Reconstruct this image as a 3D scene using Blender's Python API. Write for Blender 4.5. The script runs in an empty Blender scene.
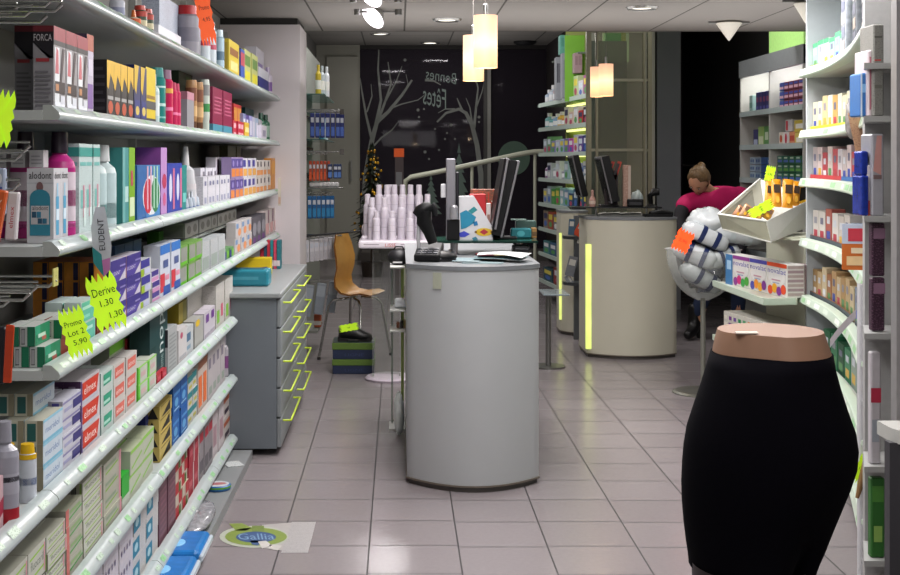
import bpy, bmesh, math, random
from mathutils import Vector, Matrix, Euler
random.seed(11)
PI = math.pi
K = 1300.0; U0 = 399.0; V0 = 160.0; H = 1.45
col = bpy.context.scene.collection

def P(u, v, Y):
    return Vector(((u-U0)*Y/K, Y, H-(v-V0)*Y/K))
def PX(u, Y): return (u-U0)*Y/K
def PZ(v, Y): return H-(v-V0)*Y/K

# ---------------------------------------------------------------- materials
def lin(c):
    if isinstance(c, str):
        c = c.lstrip('#'); c = [int(c[i:i+2], 16)/255 for i in (0, 2, 4)]
    return tuple((x/12.92 if x <= .04045 else ((x+.055)/1.055)**2.4) for x in c)+(1,)
_M = {}
def M(c, rough=.5, metal=0, emit=0, ink=None, var=.05, scale=40, alpha=None, spec=.5):
    key = (c, rough, metal, emit, ink, var, scale, alpha, spec)
    if key in _M: return _M[key]
    m = bpy.data.materials.new('mat_%d' % len(_M)); m.use_nodes = True
    nt = m.node_tree; b = nt.nodes['Principled BSDF']; L = nt.links.new
    b.inputs['Roughness'].default_value = rough; b.inputs['Metallic'].default_value = metal
    b.inputs['Specular IOR Level'].default_value = spec
    tc = nt.nodes.new('ShaderNodeTexCoord'); nz = nt.nodes.new('ShaderNodeTexNoise')
    nz.inputs['Scale'].default_value = scale; nz.inputs['Detail'].default_value = 2
    L(tc.outputs['Object'], nz.inputs['Vector'])
    mx = nt.nodes.new('ShaderNodeMix'); mx.data_type = 'RGBA'
    base = lin(c)
    mx.inputs[6].default_value = tuple(max(0, x*(1-var*2)) for x in base[:3])+(1,)
    mx.inputs[7].default_value = tuple(min(1, x*(1+var*2)) for x in base[:3])+(1,)
    L(nz.outputs['Fac'], mx.inputs[0]); out = mx.outputs[2]
    if ink:
        mp = nt.nodes.new('ShaderNodeMapping'); mp.inputs['Scale'].default_value = (170, 170, 330)
        n2 = nt.nodes.new('ShaderNodeTexNoise'); n2.inputs['Scale'].default_value = 1; n2.inputs['Detail'].default_value = 1
        L(tc.outputs['Object'], mp.inputs['Vector']); L(mp.outputs['Vector'], n2.inputs['Vector'])
        rp = nt.nodes.new('ShaderNodeValToRGB'); rp.color_ramp.elements[0].position = .56; rp.color_ramp.elements[1].position = .62
        rp.color_ramp.elements[1].color = (.65, .65, .65, 1)
        L(n2.outputs['Fac'], rp.inputs['Fac'])
        m2 = nt.nodes.new('ShaderNodeMix'); m2.data_type = 'RGBA'
        L(rp.outputs['Color'], m2.inputs[0]); L(out, m2.inputs[6]); m2.inputs[7].default_value = lin(ink); out = m2.outputs[2]
    L(out, b.inputs['Base Color'])
    if emit:
        L(out, b.inputs['Emission Color']); b.inputs['Emission Strength'].default_value = emit
    if alpha is not None: b.inputs['Alpha'].default_value = alpha
    _M[key] = m; return m
def glassmat(c, fac=.12, rough=.05):
    key = ('glass', c, fac, rough)
    if key in _M: return _M[key]
    m = bpy.data.materials.new('glass_%d' % len(_M)); m.use_nodes = True
    nt = m.node_tree; nt.nodes.remove(nt.nodes['Principled BSDF']); L = nt.links.new
    o = nt.nodes['Material Output']
    t = nt.nodes.new('ShaderNodeBsdfTransparent'); t.inputs[0].default_value = lin(c)
    g = nt.nodes.new('ShaderNodeBsdfPrincipled'); g.inputs['Roughness'].default_value = rough; g.inputs['Base Color'].default_value = lin(c)
    lw = nt.nodes.new('ShaderNodeLayerWeight'); lw.inputs['Blend'].default_value = .25
    ad = nt.nodes.new('ShaderNodeMath'); ad.operation = 'ADD'; ad.use_clamp = True; ad.inputs[1].default_value = fac
    ml = nt.nodes.new('ShaderNodeMath'); ml.operation = 'MULTIPLY'; ml.inputs[1].default_value = .6
    L(lw.outputs['Fresnel'], ml.inputs[0]); L(ml.outputs[0], ad.inputs[0])
    mx = nt.nodes.new('ShaderNodeMixShader'); L(ad.outputs[0], mx.inputs[0]); L(t.outputs[0], mx.inputs[1]); L(g.outputs[0], mx.inputs[2])
    L(mx.outputs[0], o.inputs['Surface'])
    _M[key] = m; return m

# ---------------------------------------------------------------- mesh builder
_T = {}
def text_geo(s):
    if s not in _T:
        c = bpy.data.curves.new('t', 'FONT'); c.body = s; c.resolution_u = 2
        o = bpy.data.objects.new('t', c); col.objects.link(o)
        me = bpy.data.meshes.new_from_object(o)
        vs = [v.co.xy.copy() for v in me.vertices]; fs = [tuple(p.vertices) for p in me.polygons]
        bpy.data.objects.remove(o); bpy.data.curves.remove(c); bpy.data.meshes.remove(me)
        x0 = min(v.x for v in vs); x1 = max(v.x for v in vs); y0 = min(v.y for v in vs); y1 = max(v.y for v in vs)
        _T[s] = ([((v.x-x0)/(x1-x0), (v.y-y0)/(y1-y0)) for v in vs], fs)
    return _T[s]

class MB:
    def __init__(s): s.dc = 0; s.v = []; s.f = []; s.mi = []; s.sm = []; s.mats = []
    def slot(s, m):
        if not isinstance(m, bpy.types.Material): m = M(m)
        if m not in s.mats: s.mats.append(m)
        return s.mats.index(m)
    def add(s, vs, fs, m, smooth=False, mx=None):
        b = len(s.v); k = s.slot(m)
        for p in vs:
            p = Vector(p); s.v.append(mx @ p if mx else p)
        for f in fs: s.f.append([b+i for i in f]); s.mi.append(k); s.sm.append(smooth)
        return s
    def box(s, x0, x1, y0, y1, z0, z1, m, mx=None):
        vs = [(x, y, z) for z in (z0, z1) for y in (y0, y1) for x in (x0, x1)]
        return s.add(vs, [(0, 2, 3, 1), (4, 5, 7, 6), (0, 1, 5, 4), (2, 6, 7, 3), (0, 4, 6, 2), (1, 3, 7, 5)], m, mx=mx)
    def rbox(s, x0, x1, y0, y1, z0, z1, m, r=.01, seg=2, mx=None):
        bm = bmesh.new(); bmesh.ops.create_cube(bm, size=1)
        for v in bm.verts: v.co = Vector(((x0+x1)/2+v.co.x*(x1-x0), (y0+y1)/2+v.co.y*(y1-y0), (z0+z1)/2+v.co.z*(z1-z0)))
        bmesh.ops.bevel(bm, geom=bm.edges[:], offset=r, segments=seg, affect='EDGES', profile=.5)
        bm.verts.index_update()
        s.add([v.co.copy() for v in bm.verts], [[v.index for v in f.verts] for f in bm.faces], m, smooth=False, mx=mx); bm.free(); return s
    def tube(s, pts, r, m, n=8, cap=True):
        pts = [Vector(p) for p in pts]; rs = r if isinstance(r, (list, tuple)) else [r]*len(pts)
        vs = []; fs = []; up = Vector((.123, .31, .94)).normalized()
        for i, p in enumerate(pts):
            d = (pts[min(i+1, len(pts)-1)]-pts[max(i-1, 0)]).normalized()
            a = d.cross(up)
            if a.length < .05: a = d.cross(Vector((1, 0, 0)))
            a.normalize(); b = d.cross(a)
            for k in range(n):
                t = 2*PI*k/n; vs.append(p+(a*math.cos(t)+b*math.sin(t))*rs[i])
        for i in range(len(pts)-1):
            for k in range(n): fs.append((i*n+k, i*n+(k+1) % n, (i+1)*n+(k+1) % n, (i+1)*n+k))
        s.add(vs, fs, m, True)
        if cap:
            s.add(vs[:n], [tuple(range(n))], m); s.add(vs[-n:], [tuple(range(n))], m)
        return s
    def lathe(s, prof, m, n=14, cx=0, cy=0, sx=1, sy=1, mx=None, a0=0, a1=2*PI, sharp=False):
        """prof: list of (r, z) or (r, z, material for the band above)"""
        full = abs(a1-a0-2*PI) < 1e-6; cnt = n if full else n+1
        for i in range(len(prof)-1):
            r0, z0 = prof[i][:2]; r1, z1 = prof[i+1][:2]
            mm = prof[i][2] if len(prof[i]) > 2 else m
            vs = []
            for r, z in ((r0, z0), (r1, z1)):
                for k in range(cnt):
                    t = a0+(a1-a0)*k/n; vs.append((cx+r*sx*math.cos(t), cy+r*sy*math.sin(t), z))
            s.add(vs, [(k, (k+1) % cnt, cnt+(k+1) % cnt, cnt+k) for k in range(n)], mm, abs(z1-z0) > 1e-5 and not sharp, mx)
        return s
    def disc(s, c, r, m, n=20, sx=1, sy=1, mx=None):
        s.add([(c[0]+r*sx*math.cos(2*PI*k/n), c[1]+r*sy*math.sin(2*PI*k/n), c[2]) for k in range(n)], [tuple(range(n))], m, mx=mx); return s
    def ell(s, c, rx, ry, rz, m, n=12, k=8, mx=None):
        prof = [(math.sin(PI*i/k), -math.cos(PI*i/k)) for i in range(k+1)]
        vs = []; fs = []
        for r, z in prof:
            for j in range(n):
                t = 2*PI*j/n; vs.append((c[0]+rx*r*math.cos(t), c[1]+ry*r*math.sin(t), c[2]+rz*z))
        for i in range(k):
            for j in range(n): fs.append((i*n+j, i*n+(j+1) % n, (i+1)*n+(j+1) % n, (i+1)*n+j))
        return s.add(vs, fs, m, True, mx)
    def poly(s, pts, m, mx=None): return s.add(pts, [tuple(range(len(pts)))], m, mx=mx)
    def prism(s, pts, z0, z1, m, mx=None):
        n = len(pts)
        vs = [(x, y, z0) for x, y in pts]+[(x, y, z1) for x, y in pts]
        fs = [tuple(range(n-1, -1, -1)), tuple(range(n, 2*n))]+[(i, (i+1) % n, n+(i+1) % n, n+i) for i in range(n)]
        return s.add(vs, fs, m, mx=mx)
    def decal(s, d, org, ex, ey, nrm, off=.0006):
        """d: (kind, x0,y0,x1,y1, colour[, text]) in the unit frame org + x*ex + y*ey"""
        s.dc += 1; org = Vector(org); ex = Vector(ex); ey = Vector(ey); o = Vector(nrm)*(off+.00012*s.dc)
        k = d[0]
        if k == 'p': pts = d[1]; c = d[2]; s.add([org+ex*x+ey*y+o for x, y in pts], [tuple(range(len(pts)))], c); return
        x0, y0, x1, y1, c = d[1:6]
        if k == 'r': s.add([org+ex*x+ey*y+o for x, y in ((x0, y0), (x1, y0), (x1, y1), (x0, y1))], [(0, 1, 2, 3)], c)
        elif k == 'e': s.add([org+ex*((x0+x1)/2+(x1-x0)/2*math.cos(t))+ey*((y0+y1)/2+(y1-y0)/2*math.sin(t))+o for t in [2*PI*i/14 for i in range(14)]], [tuple(range(14))], c)
        elif k == 't':
            vs, fs = text_geo(d[6]); s.add([org+ex*(x0+x*(x1-x0))+ey*(y0+y*(y1-y0))+o for x, y in vs], fs, c)
        elif k == 'v':      # vertical text, reads upwards turned
            vs, fs = text_geo(d[6]); s.add([org+ex*(x0+(1-y)*(x1-x0))+ey*(y0+x*(y1-y0))+o for x, y in vs], fs, c)
        elif k == 'w':      # vertical text reading downwards
            vs, fs = text_geo(d[6]); s.add([org+ex*(x0+y*(x1-x0))+ey*(y0+(1-x)*(y1-y0))+o for x, y in vs], fs, c)
    def mesh(s, name):
        me = bpy.data.meshes.new(name); me.from_pydata(s.v, [], s.f)
        for m in s.mats: me.materials.append(m)
        me.polygons.foreach_set('material_index', s.mi); me.polygons.foreach_set('use_smooth', s.sm); me.update(); return me
    def build(s, name, parent=None, loc=None, rz=0, **kw):
        o = bpy.data.objects.new(name, s.mesh(name)); col.objects.link(o)
        if parent is not None: o.parent = parent
        if loc is not None: o.location = loc
        if rz: o.rotation_euler[2] = rz
        for k, v in kw.items(): o[k] = v
        return o

LABELS = {}
def tag(o, label, cat, group=None):
    assert 4 <= len(label.split()) <= 16, (len(label.split()), label)
    LABELS[label] = LABELS.get(label, 0)+1
    o['label'] = label; o['category'] = cat
    if group: o['group'] = group
    return o
def empty(name, loc, label, cat, group=None, rz=0):
    o = bpy.data.objects.new(name, None); o.empty_display_size = .1; col.objects.link(o); o.location = loc; o.rotation_euler[2] = rz
    return tag(o, label, cat, group)
def dup(o, parent=None):
    c = o.copy(); col.objects.link(c)
    if parent is not None: c.parent = parent
    for ch in list(o.children): dup(ch, c)
    return c
def struct(mb, name, parent=None):
    o = mb.build(name, parent)
    if parent is None: o['kind'] = 'structure'
    return o
def W(mb, name, parent, **kw):
    l = parent.location
    if parent.parent is not None: l = l+parent.parent.location
    for v in mb.v: v -= l
    return mb.build(name, parent, **kw)
def solo(mb, name, label, cat, group=None):
    """a one-mesh thing built in world coordinates; origin moved to its base centre"""
    xs = [v.x for v in mb.v]; ys = [v.y for v in mb.v]; zs = [v.z for v in mb.v]
    c = Vector(((min(xs)+max(xs))/2, (min(ys)+max(ys))/2, min(zs)))
    for v in mb.v: v -= c
    o = mb.build(name, None, loc=c)
    return tag(o, label, cat, group)

# ---------------------------------------------------------------- surfaces
def tile_mat(name, c1, c2, joint, px, py, ox, oy, wx, wy, rough, bump=.0):
    m = bpy.data.materials.new(name); m.use_nodes = True
    nt = m.node_tree; b = nt.nodes['Principled BSDF']; L = nt.links.new
    tc = nt.nodes.new('ShaderNodeTexCoord'); sp = nt.nodes.new('ShaderNodeSeparateXYZ'); L(tc.outputs['Object'], sp.inputs[0])
    def math_(op, a, bv=None):
        n = nt.nodes.new('ShaderNodeMath'); n.operation = op
        for i, x in enumerate((a, bv)):
            if x is None: continue
            if isinstance(x, (int, float)): n.inputs[i].default_value = x
            else: L(x, n.inputs[i])
        return n.outputs[0]
    def line(c, period, off, w):
        t = math_('DIVIDE', math_('SUBTRACT', c, off), period)
        return math_('LESS_THAN', math_('FRACT', t), w/period), math_('FLOOR', t)
    lx, ix = line(sp.outputs[0], px, ox, wx)
    # rows slip a little from one column of tiles to the next
    wn = nt.nodes.new('ShaderNodeTexWhiteNoise'); wn.noise_dimensions = '1D'; L(ix, wn.inputs['W'])
    yy = math_('ADD', sp.outputs[1], math_('MULTIPLY', wn.outputs['Value'], .03))
    ly, iy = line(yy, py, oy, wy)
    j = math_('MAXIMUM', lx, math_('MULTIPLY', ly, .75))
    w2 = nt.nodes.new('ShaderNodeTexWhiteNoise'); w2.noise_dimensions = '2D'
    cb = nt.nodes.new('ShaderNodeCombineXYZ'); L(ix, cb.inputs[0]); L(iy, cb.inputs[1]); L(cb.outputs[0], w2.inputs['Vector'])
    nz = nt.nodes.new('ShaderNodeTexNoise'); nz.inputs['Scale'].default_value = 55; nz.inputs['Detail'].default_value = 6; L(tc.outputs['Object'], nz.inputs['Vector'])
    f = math_('ADD', math_('MULTIPLY', w2.outputs['Value'], .45), math_('MULTIPLY', nz.outputs['Fac'], .55))
    mx = nt.nodes.new('ShaderNodeMix'); mx.data_type = 'RGBA'; L(f, mx.inputs[0]); mx.inputs[6].default_value = lin(c1); mx.inputs[7].default_value = lin(c2)
    m2 = nt.nodes.new('ShaderNodeMix'); m2.data_type = 'RGBA'; L(j, m2.inputs[0]); L(mx.outputs[2], m2.inputs[6]); m2.inputs[7].default_value = lin(joint)
    L(m2.outputs[2], b.inputs['Base Color'])
    r = math_('ADD', math_('MULTIPLY', j, .4), rough); L(r, b.inputs['Roughness'])
    return m
FLOOR = tile_mat('floor_tiles', '#827b7c', '#928b8d', '#363233', .3345, .335, -.112-.003-.3345*12, 4.89-.335*30, .006, .011, .22)
CEIL = tile_mat('ceiling_tiles', '#8f8b86', '#98948f', '#55524e', .6, 1.73, -.567-.6*4, 7.84-1.73*6, .012, .012, .75)
CEIL2 = tile_mat('far_ceiling_tiles', '#74716c', '#7d7a75', '#4a4744', 1.2, 3.0, -.5-1.2*4, 17.4-3*4, .02, .02, .75)
def wallm(c): return M(c, .8, var=.03, scale=3)

f = MB(); f.box(-1.3, 3.6, -1.6, 19.3, -.1, 0, FLOOR); o = struct(f, 'floor')
f = MB(); f.box(-1.3, 3.6, -1.6, 9.57, 2.40, 2.5, CEIL); struct(f, 'ceiling')
f = MB(); f.box(-1.3, 3.6, 9.62, 19.3, 3.12, 3.2, CEIL2); struct(f, 'ceiling_far')
f = MB(); f.box(-1.3, 3.6, 9.572, 9.62, 2.40, 3.12, wallm('#6e6b66')); struct(f, 'trim_1')
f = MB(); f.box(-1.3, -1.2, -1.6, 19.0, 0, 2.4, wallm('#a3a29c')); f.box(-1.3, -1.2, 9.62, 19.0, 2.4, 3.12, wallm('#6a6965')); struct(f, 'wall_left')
f = MB(); f.box(3.4, 3.5, -1.6, 9.572, 0, 2.4, wallm('#b2b1ab')); struct(f, 'wall_right')
f = MB(); f.box(3.4, 3.5, 9.62, 16, 0, 3.12, wallm('#58585a')); struct(f, 'wall_right_far')
f = MB(); f.box(-1.3, 3.5, -1.6, -1.5, 0, 2.4, wallm('#8d8c88')); struct(f, 'wall_front')
f = MB(); f.box(2.0, 2.5, 12.8, 12.9, 0, 3.12, wallm('#5d5d56')); struct(f, 'wall_back')
f = MB(); f.box(2.5, 2.73, 12.6, 12.9, 0, 3.12, wallm('#a4a7ac')); struct(f, 'trim_2')           # grey post by the dark doorway
f = MB(); f.box(2.73, 3.4, 15.6, 15.7, 0, 3.12, wallm('#5a4a52')); struct(f, 'wall_stockroom')
f = MB(); f.box(2.63, 2.73, 12.9, 15.7, 0, 3.12, wallm('#2b2328')); struct(f, 'wall_stockroom_side')
f = MB(); f.box(2.15, 2.25, 12.9, 19.0, 0, 3.12, wallm('#2c2626')); struct(f, 'wall_side')
f = MB(); f.box(3.0, 3.395, 9.64, 10.54, 2.3, 3.1, M('#a6d27c', .7, emit=.45)); struct(f, 'trim_3')         # green fascia above the cubbies, its lit look put in as glow
# white pillar at the end of the wall shelving
f = MB(); f.box(-1.198, -.662, 8.69, 9.3, 0, 2.355, wallm('#cbc5c7')); f.box(-1.198, -.68, 8.71, 9.3, 2.355, 2.398, M('#2a2928')); struct(f, 'trim_4')
# grey wall beside the storefront with a flush door
f = MB(); f.box(-1.2, -.57, 18.9, 19.0, 0, 3.12, wallm('#a09f94')); struct(f, 'wall_back_left')
d = MB(); d.box(-1.05, -.60, 18.86, 18.9, 0, 2.95, wallm('#a8a79c'))
dd = struct(d, 'door_1')
h = MB(); h.box(-.70, -.68, 18.80, 18.86, 1.15, 1.45, M('#8f908c', .35, .8)); h.build('door_handle', dd)
# low grey ledge under the window
f = MB(); f.box(-.57, 2.15, 18.7, 19.0, 0, .16, wallm('#55524e')); struct(f, 'trim_5')
# ------------------------------------------------------------- storefront window
wg = MB(); 
wg.box(-.57, 1.23, 18.96, 18.98, .16, 3.12, glassmat('#857c8a', .15, .03)); wg.box(1.33, 2.15, 18.96, 18.98, .16, 3.12, glassmat('#857c8a', .12, .03))
win = struct(wg, 'window_1')
f = MB(); f.box(1.23, 1.285, 18.9, 19.0, .16, 3.12, M('#4a4947', .4)); f.box(1.285, 1.335, 18.88, 19.0, .16, 3.12, M('#9a9a94', .4)); f.box(-.57, 2.15, 18.9, 19, 3.06, 3.12, M('#2a2726')); f.build('window_frame', win)
# the street outside at night: dark pavement and a dark house front, faint purple glow added to tint the pane
f = MB(); f.box(-6, 8, 19.3, 27, -.1, 0, M('#151216', .7)); struct(f, 'pavement')
f = MB(); f.box(-6, 8, 26.9, 27.0, 0, 7, M('#2a1622', .9, emit=.35, var=.3, scale=.6)); struct(f, 'wall_street')

# window art, painted on the pane (seen from inside, the greeting reads mirrored)
YW = 18.95
ART = M('#b4b8b0', .8, alpha=.5, emit=.06)
ART2 = M('#7c8f84', .8, alpha=.6, emit=.12)
def art_tube(mb, pts, r, m=ART):
    """flat ribbon on the pane through pixel points"""
    q = [P(u, v, YW) for u, v in pts]; rs = [r*.62*(1-.7*i/(len(q)-1)) for i in range(len(q))]
    L_ = []; R_ = []
    for i, p in enumerate(q):
        t = (q[min(i+1, len(q)-1)]-q[max(i-1, 0)]); n = Vector((-t.z, 0, t.x)).normalized()*rs[i]
        L_.append(p+n); R_.append(p-n)
    k = len(q); mb.add(L_+R_, [(i, i+1, k+i+1, k+i) for i in range(k-1)], m)
t = MB()
art_tube(t, [(363, 215), (366, 175), (372, 140), (377, 122), (388, 112), (402, 95), (412, 80)], .075)
art_tube(t, [(372, 140), (366, 115), (362, 92), (360, 78)], .035)
art_tube(t, [(376, 124), (381, 100), (378, 70), (379, 48)], .04)
art_tube(t, [(378, 121), (385, 102), (391, 84), (388, 62)], .035)
art_tube(t, [(391, 108), (402, 104), (418, 100), (426, 94)], .02); art_tube(t, [(385, 102), (396, 82), (402, 66)], .022)
art_tube(t, [(370, 150), (381, 138), (392, 130), (398, 122)], .025); art_tube(t, [(367, 112), (372, 96), (371, 84)], .02)
art_tube(t, [(402, 95), (408, 84), (406, 74)], .015)
solo(t, 'tree_decal', 'tall bare white branching tree painted on the dark window by the grey door', 'window decal')
t = MB()
art_tube(t, [(482, 215), (481, 175), (477, 145), (472, 125), (466, 113), (459, 109), (446, 113), (437, 122)], .07)
art_tube(t, [(462, 110), (457, 98)], .03); art_tube(t, [(474, 128), (476, 108), (478, 88), (475, 75)], .035)
art_tube(t, [(472, 122), (470, 108), (466, 98)], .022); art_tube(t, [(476, 108), (482, 92), (484, 82)], .02); art_tube(t, [(455, 109), (445, 109), (438, 113)], .02)
solo(t, 'tree_decal', 'leaning white tree with drooping branch painted beside the window mullion', 'window decal')
def pine(u, v0, v1, w, lab):
    t = MB(); q = []; n = 7
    for i in range(n):
        f0 = i/n; q += [(u+w*(f0*.85+.12), v0+(v1-v0)*(i+1)/n), (u+w*(f0*.6), v0+(v1-v0)*(i+1)/n)]
    pts = [(u, v0)]+q[:-1]+[(u+w*.15, v1), (u-w*.15, v1)]+[(2*u-a, b) for a, b in reversed(q[:-1])]
    t.poly([P(a, b, YW) for a, b in pts], ART2); solo(t, 'pine_decal', lab, 'window decal', 'pine trees painted on the window')
pine(459, 143, 212, 15, 'taller grey pine tree painted low on the dark window'); pine(431, 174, 214, 13, 'shorter grey pine tree painted low on the dark window')
t = MB(); t.poly([P(514+16*math.cos(a), 158+17*math.sin(a), YW) for a in [2*PI*i/28 for i in range(28)]], M('#5f7566', .8, alpha=.8, emit=.1)); solo(t, 'moon_decal', 'grey green round moon disc painted on the window', 'window decal')
def mirrored(txt, u0, v0, u1, v1, rot, lab):
    """text on the pane, mirrored as seen from inside"""
    vs, fs = text_geo(txt); t = MB(); pts = []
    for x, y in vs:
        a = u1-(u1-u0)*x; b = v1-(v1-v0)*y+(a-u0)*rot; pts.append(P(a, b, YW))
    t.add(pts, fs, M('#a3b3ab', .8, alpha=.6, emit=.12)); solo(t, 'greeting_lettering', lab, 'window lettering', 'greeting painted on the window')
mirrored('Bonnes', 426, 68, 456, 79, .18, 'mirrored word Bonnes in pale script on the dark window')
mirrored('Fêtes', 423, 84, 446, 104, .25, 'mirrored word Fêtes in pale script on the dark window')
t = MB(); art_tube(t, [(425, 80), (434, 81), (441, 85)], .03); solo(t, 'swash_decal', 'pale swash stroke between the two painted greeting words', 'window decal')
snow = [(418, 110), (424, 109), (419, 117), (479, 117), (479, 122), (447, 133), (451, 125), (435, 129), (445, 139), (425, 152), (429, 159), (468, 60), (405, 60), (455, 139), (439, 150)]
for i, (u, v) in enumerate(snow):
    t = MB(); r = 1.1+.5*(i % 3 == 0); t.poly([P(u+r*math.cos(a), v+r*math.sin(a), YW) for a in [2*PI*k/8 for k in range(8)]], ART)
    solo(t, 'snowflake_decal', 'small white snow dot painted on the dark window', 'window decal', 'snow dots painted on the window')

# ------------------------------------------------------------- camera, lights, world
cd = bpy.data.cameras.new('camera'); cam = bpy.data.objects.new('camera', cd); col.objects.link(cam)
cam.location = (0, 0, H); cam.rotation_euler = (PI/2, 0, 0); cd.sensor_width = 36; cd.lens = 36*K/900
cd.shift_x = (450-U0)/900; cd.shift_y = -(287.5-V0)/900; cd.clip_end = 200
bpy.context.scene.camera = cam
w = bpy.data.worlds.new('world'); bpy.context.scene.world = w; w.use_nodes = True
w.node_tree.nodes['Background'].inputs[0].default_value = (.012, .008, .014, 1); w.node_tree.nodes['Background'].inputs[1].default_value = .6
sc = bpy.context.scene; sc.view_settings.view_transform = 'Standard'; sc.view_settings.look = 'None'; sc.view_settings.exposure = .02; sc.view_settings.gamma = .93
def area(name, x, y, z, sx, sy, e, c=(1, .965, .965), rot=(0, 0, 0), spread=PI):
    l = bpy.data.lights.new(name, 'AREA'); l.shape = 'RECTANGLE'; l.size = sx; l.size_y = sy; l.energy = e; l.color = c; l.spread = spread
    o = bpy.data.objects.new(name, l); col.objects.link(o); o.location = (x, y, z); o.rotation_euler = rot; return o
def point(name, p, e, c, r=.03):
    l = bpy.data.lights.new(name, 'POINT'); l.energy = e; l.color = c; l.shadow_soft_size = r
    o = bpy.data.objects.new(name, l); col.objects.link(o); o.location = p; return o
for y, e, sy in ((1.6, 22, 1.2), (3.4, 27, 1.2), (5.0, 26, 1.2), (6.3, 32, 1.2), (7.15, 26, .5)):  # ceiling lamps; the last is added to brighten the pillar
    area('aisle_light', .25, y, 2.37, .5, sy, e)
for x, y, e in ((1.3, 2.0, 12), (1.3, 4.2, 18), (1.75, 6.2, 17), (1.7, 7.1, 22)):  # last two are added to brighten the tray and second counter
    area('right_light', x, y, 2.37, .4, .8, e)
for x, y, e in ((-.1, 10.8, 20), (1.0, 11.5, 20), (-.1, 14.0, 26), (.6, 16.6, 26), (2.35, 9.9, 12), (-.25, 9.85, 12)):  # last lamp is added, hidden above the ceiling step, to light the hook packs
    area('far_light', x, y, 3.08, .4, .4, e)
for x, y, sx, sy, e in ((.5, 5.0, 1.6, 5.0, 34), (2.3, 8.3, 1.2, 2.0, 8), (.6, 8.6, 2.4, 1.2, 10), (.5, 14.8, 2.0, 7.0, 40)):
    area('ceiling_fill', x, y, 1.95, sx, sy, e, rot=(PI, 0, 0))  # added upward fill lamps in mid-air, without fixtures, to brighten the ceilings

area('front_fill', .3, -1.0, 2.1, 1.6, .5, 13, rot=(math.radians(62), 0, 0))  # added fill lamp behind the camera, brightening the faces turned to it
# ============================================================= long wall shelving
XS = -.78
WHITE = M('#b4b8b6', .45, var=.02); GREYM = M('#8f9092', .5, var=.02)
SZ = {1: 1.86, 2: 1.565, 3: 1.25, 4: .965, 5: .68, 6: .40, 7: .11}
SY = {1: (2.0, 8.62), 2: (2.99, 8.62), 3: (2.99, 8.62), 4: (2.99, 8.62), 5: (1.6, 6.3), 6: (1.6, 6.3), 7: (1.6, 6.3)}
ws = empty('wall_shelving', (-1.0, 4.5, 0), 'long white seven-tier wall shelving with tubular price rails, packed with products', 'shelving')
b = MB(); b.box(-1.199, -1.17, 1.6, 8.66, .0, 2.3, M('#8c8c88', .6, var=.02))
for y in (2.98, 4.31, 5.64, 6.97): b.box(-1.17, -1.166, y-.004, y+.004, 0, 2.3, M('#4a4a48'))
W(b, 'back_panel', ws)
for y in (2.985, 4.31, 5.64, 6.97, 8.64):
    b = MB(); b.box(-1.17, -1.14, y-.015, y+.015, 0, 2.3, M('#a9aaa6', .5)); W(b, 'upright', ws)
RAIL = M('#abb5b5', .3, var=.03); TAGC = M('#8dbd8c', .4, var=.25, scale=120); TAG2 = M('#b9cbbb', .4, ink='#6f8f72')
def rail_prof():
    """slanted price rail: (out, up) from the board edge round the front and back underneath"""
    return [(0, .012), (.014, .0125), (.020, .0115), (.0365, -.004), (.0395, -.011), (.0385, -.018), (.034, -.0225), (0, -.023)]
def rail(mb, y0, y1, z, m, x0=-.82):
    pr = rail_prof(); n = len(pr); vs = [(x0+px, y, z+pz) for y in (y0, y1) for px, pz in pr]
    mb.add(vs, [(i, i+1, n+i+1, n+i) for i in range(n-1)], m, True); mb.add(vs[:n], [tuple(range(n))], '#a9adaa'); mb.add(vs[n:], [tuple(range(n))], '#a9adaa')
for k in range(1, 8):
    z = SZ[k]; y0, y1 = SY[k]
    b = MB()
    if k <= 4: b.prism([(-1.17, y0), (-.82, y0), (-.82, y1-.06), (-.88, y1), (-1.17, y1)], z-.023, z, WHITE)
    else: b.box(-1.17, -.82, y0, y1, z-.023, z, WHITE)
    sh = W(b, 'shelf', ws)
    r = MB(); ye = y1-.07 if k <= 4 else y1
    cuts = [y0]+[y for y in (2.985, 4.31, 5.64, 6.97) if y0 < y < ye-.1]+[ye]
    for a, c in zip(cuts, cuts[1:]): rail(r, a+.002, c-.002, z, RAIL)
    if k <= 4:      # rounded rail end
        pr = rail_prof()
        r.add([(-.82+px*(1-.6*t), ye+.06*t, z+pz) for t in (0, 1) for px, pz in pr], [(i, i+1, len(pr)+i+1, len(pr)+i) for i in range(len(pr)-1)], RAIL, True)
    t = r; random.seed(k*7); y = y0+.05
    while y < ye-.1:
        ww = random.choice((.028, .04, .05, .06)); a0 = random.choice((.15, .3)); mm = random.choice((TAGC, TAG2, TAG2))
        dn = .003 if a0 < .2 else 0; e0, e1 = Vector((.0215+dn, 0, .0111-dn)), Vector((.0355, 0, -.0025)); q = [Vector((-.82, yy, z))+e+Vector((.0005, 0, .0006)) for yy in (y, y+ww) for e in (e0, e1)]
        t.add(q, [(0, 2, 3, 1)], mm)
        y += ww+random.choice((.02, .05, .1, .16))
    W(r, 'price_rail', sh)
b = MB(); b.box(-1.17, -.71, 1.6, 6.3, 0, .045, M('#858889', .4, var=.02)); W(b, 'plinth', ws)

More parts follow.
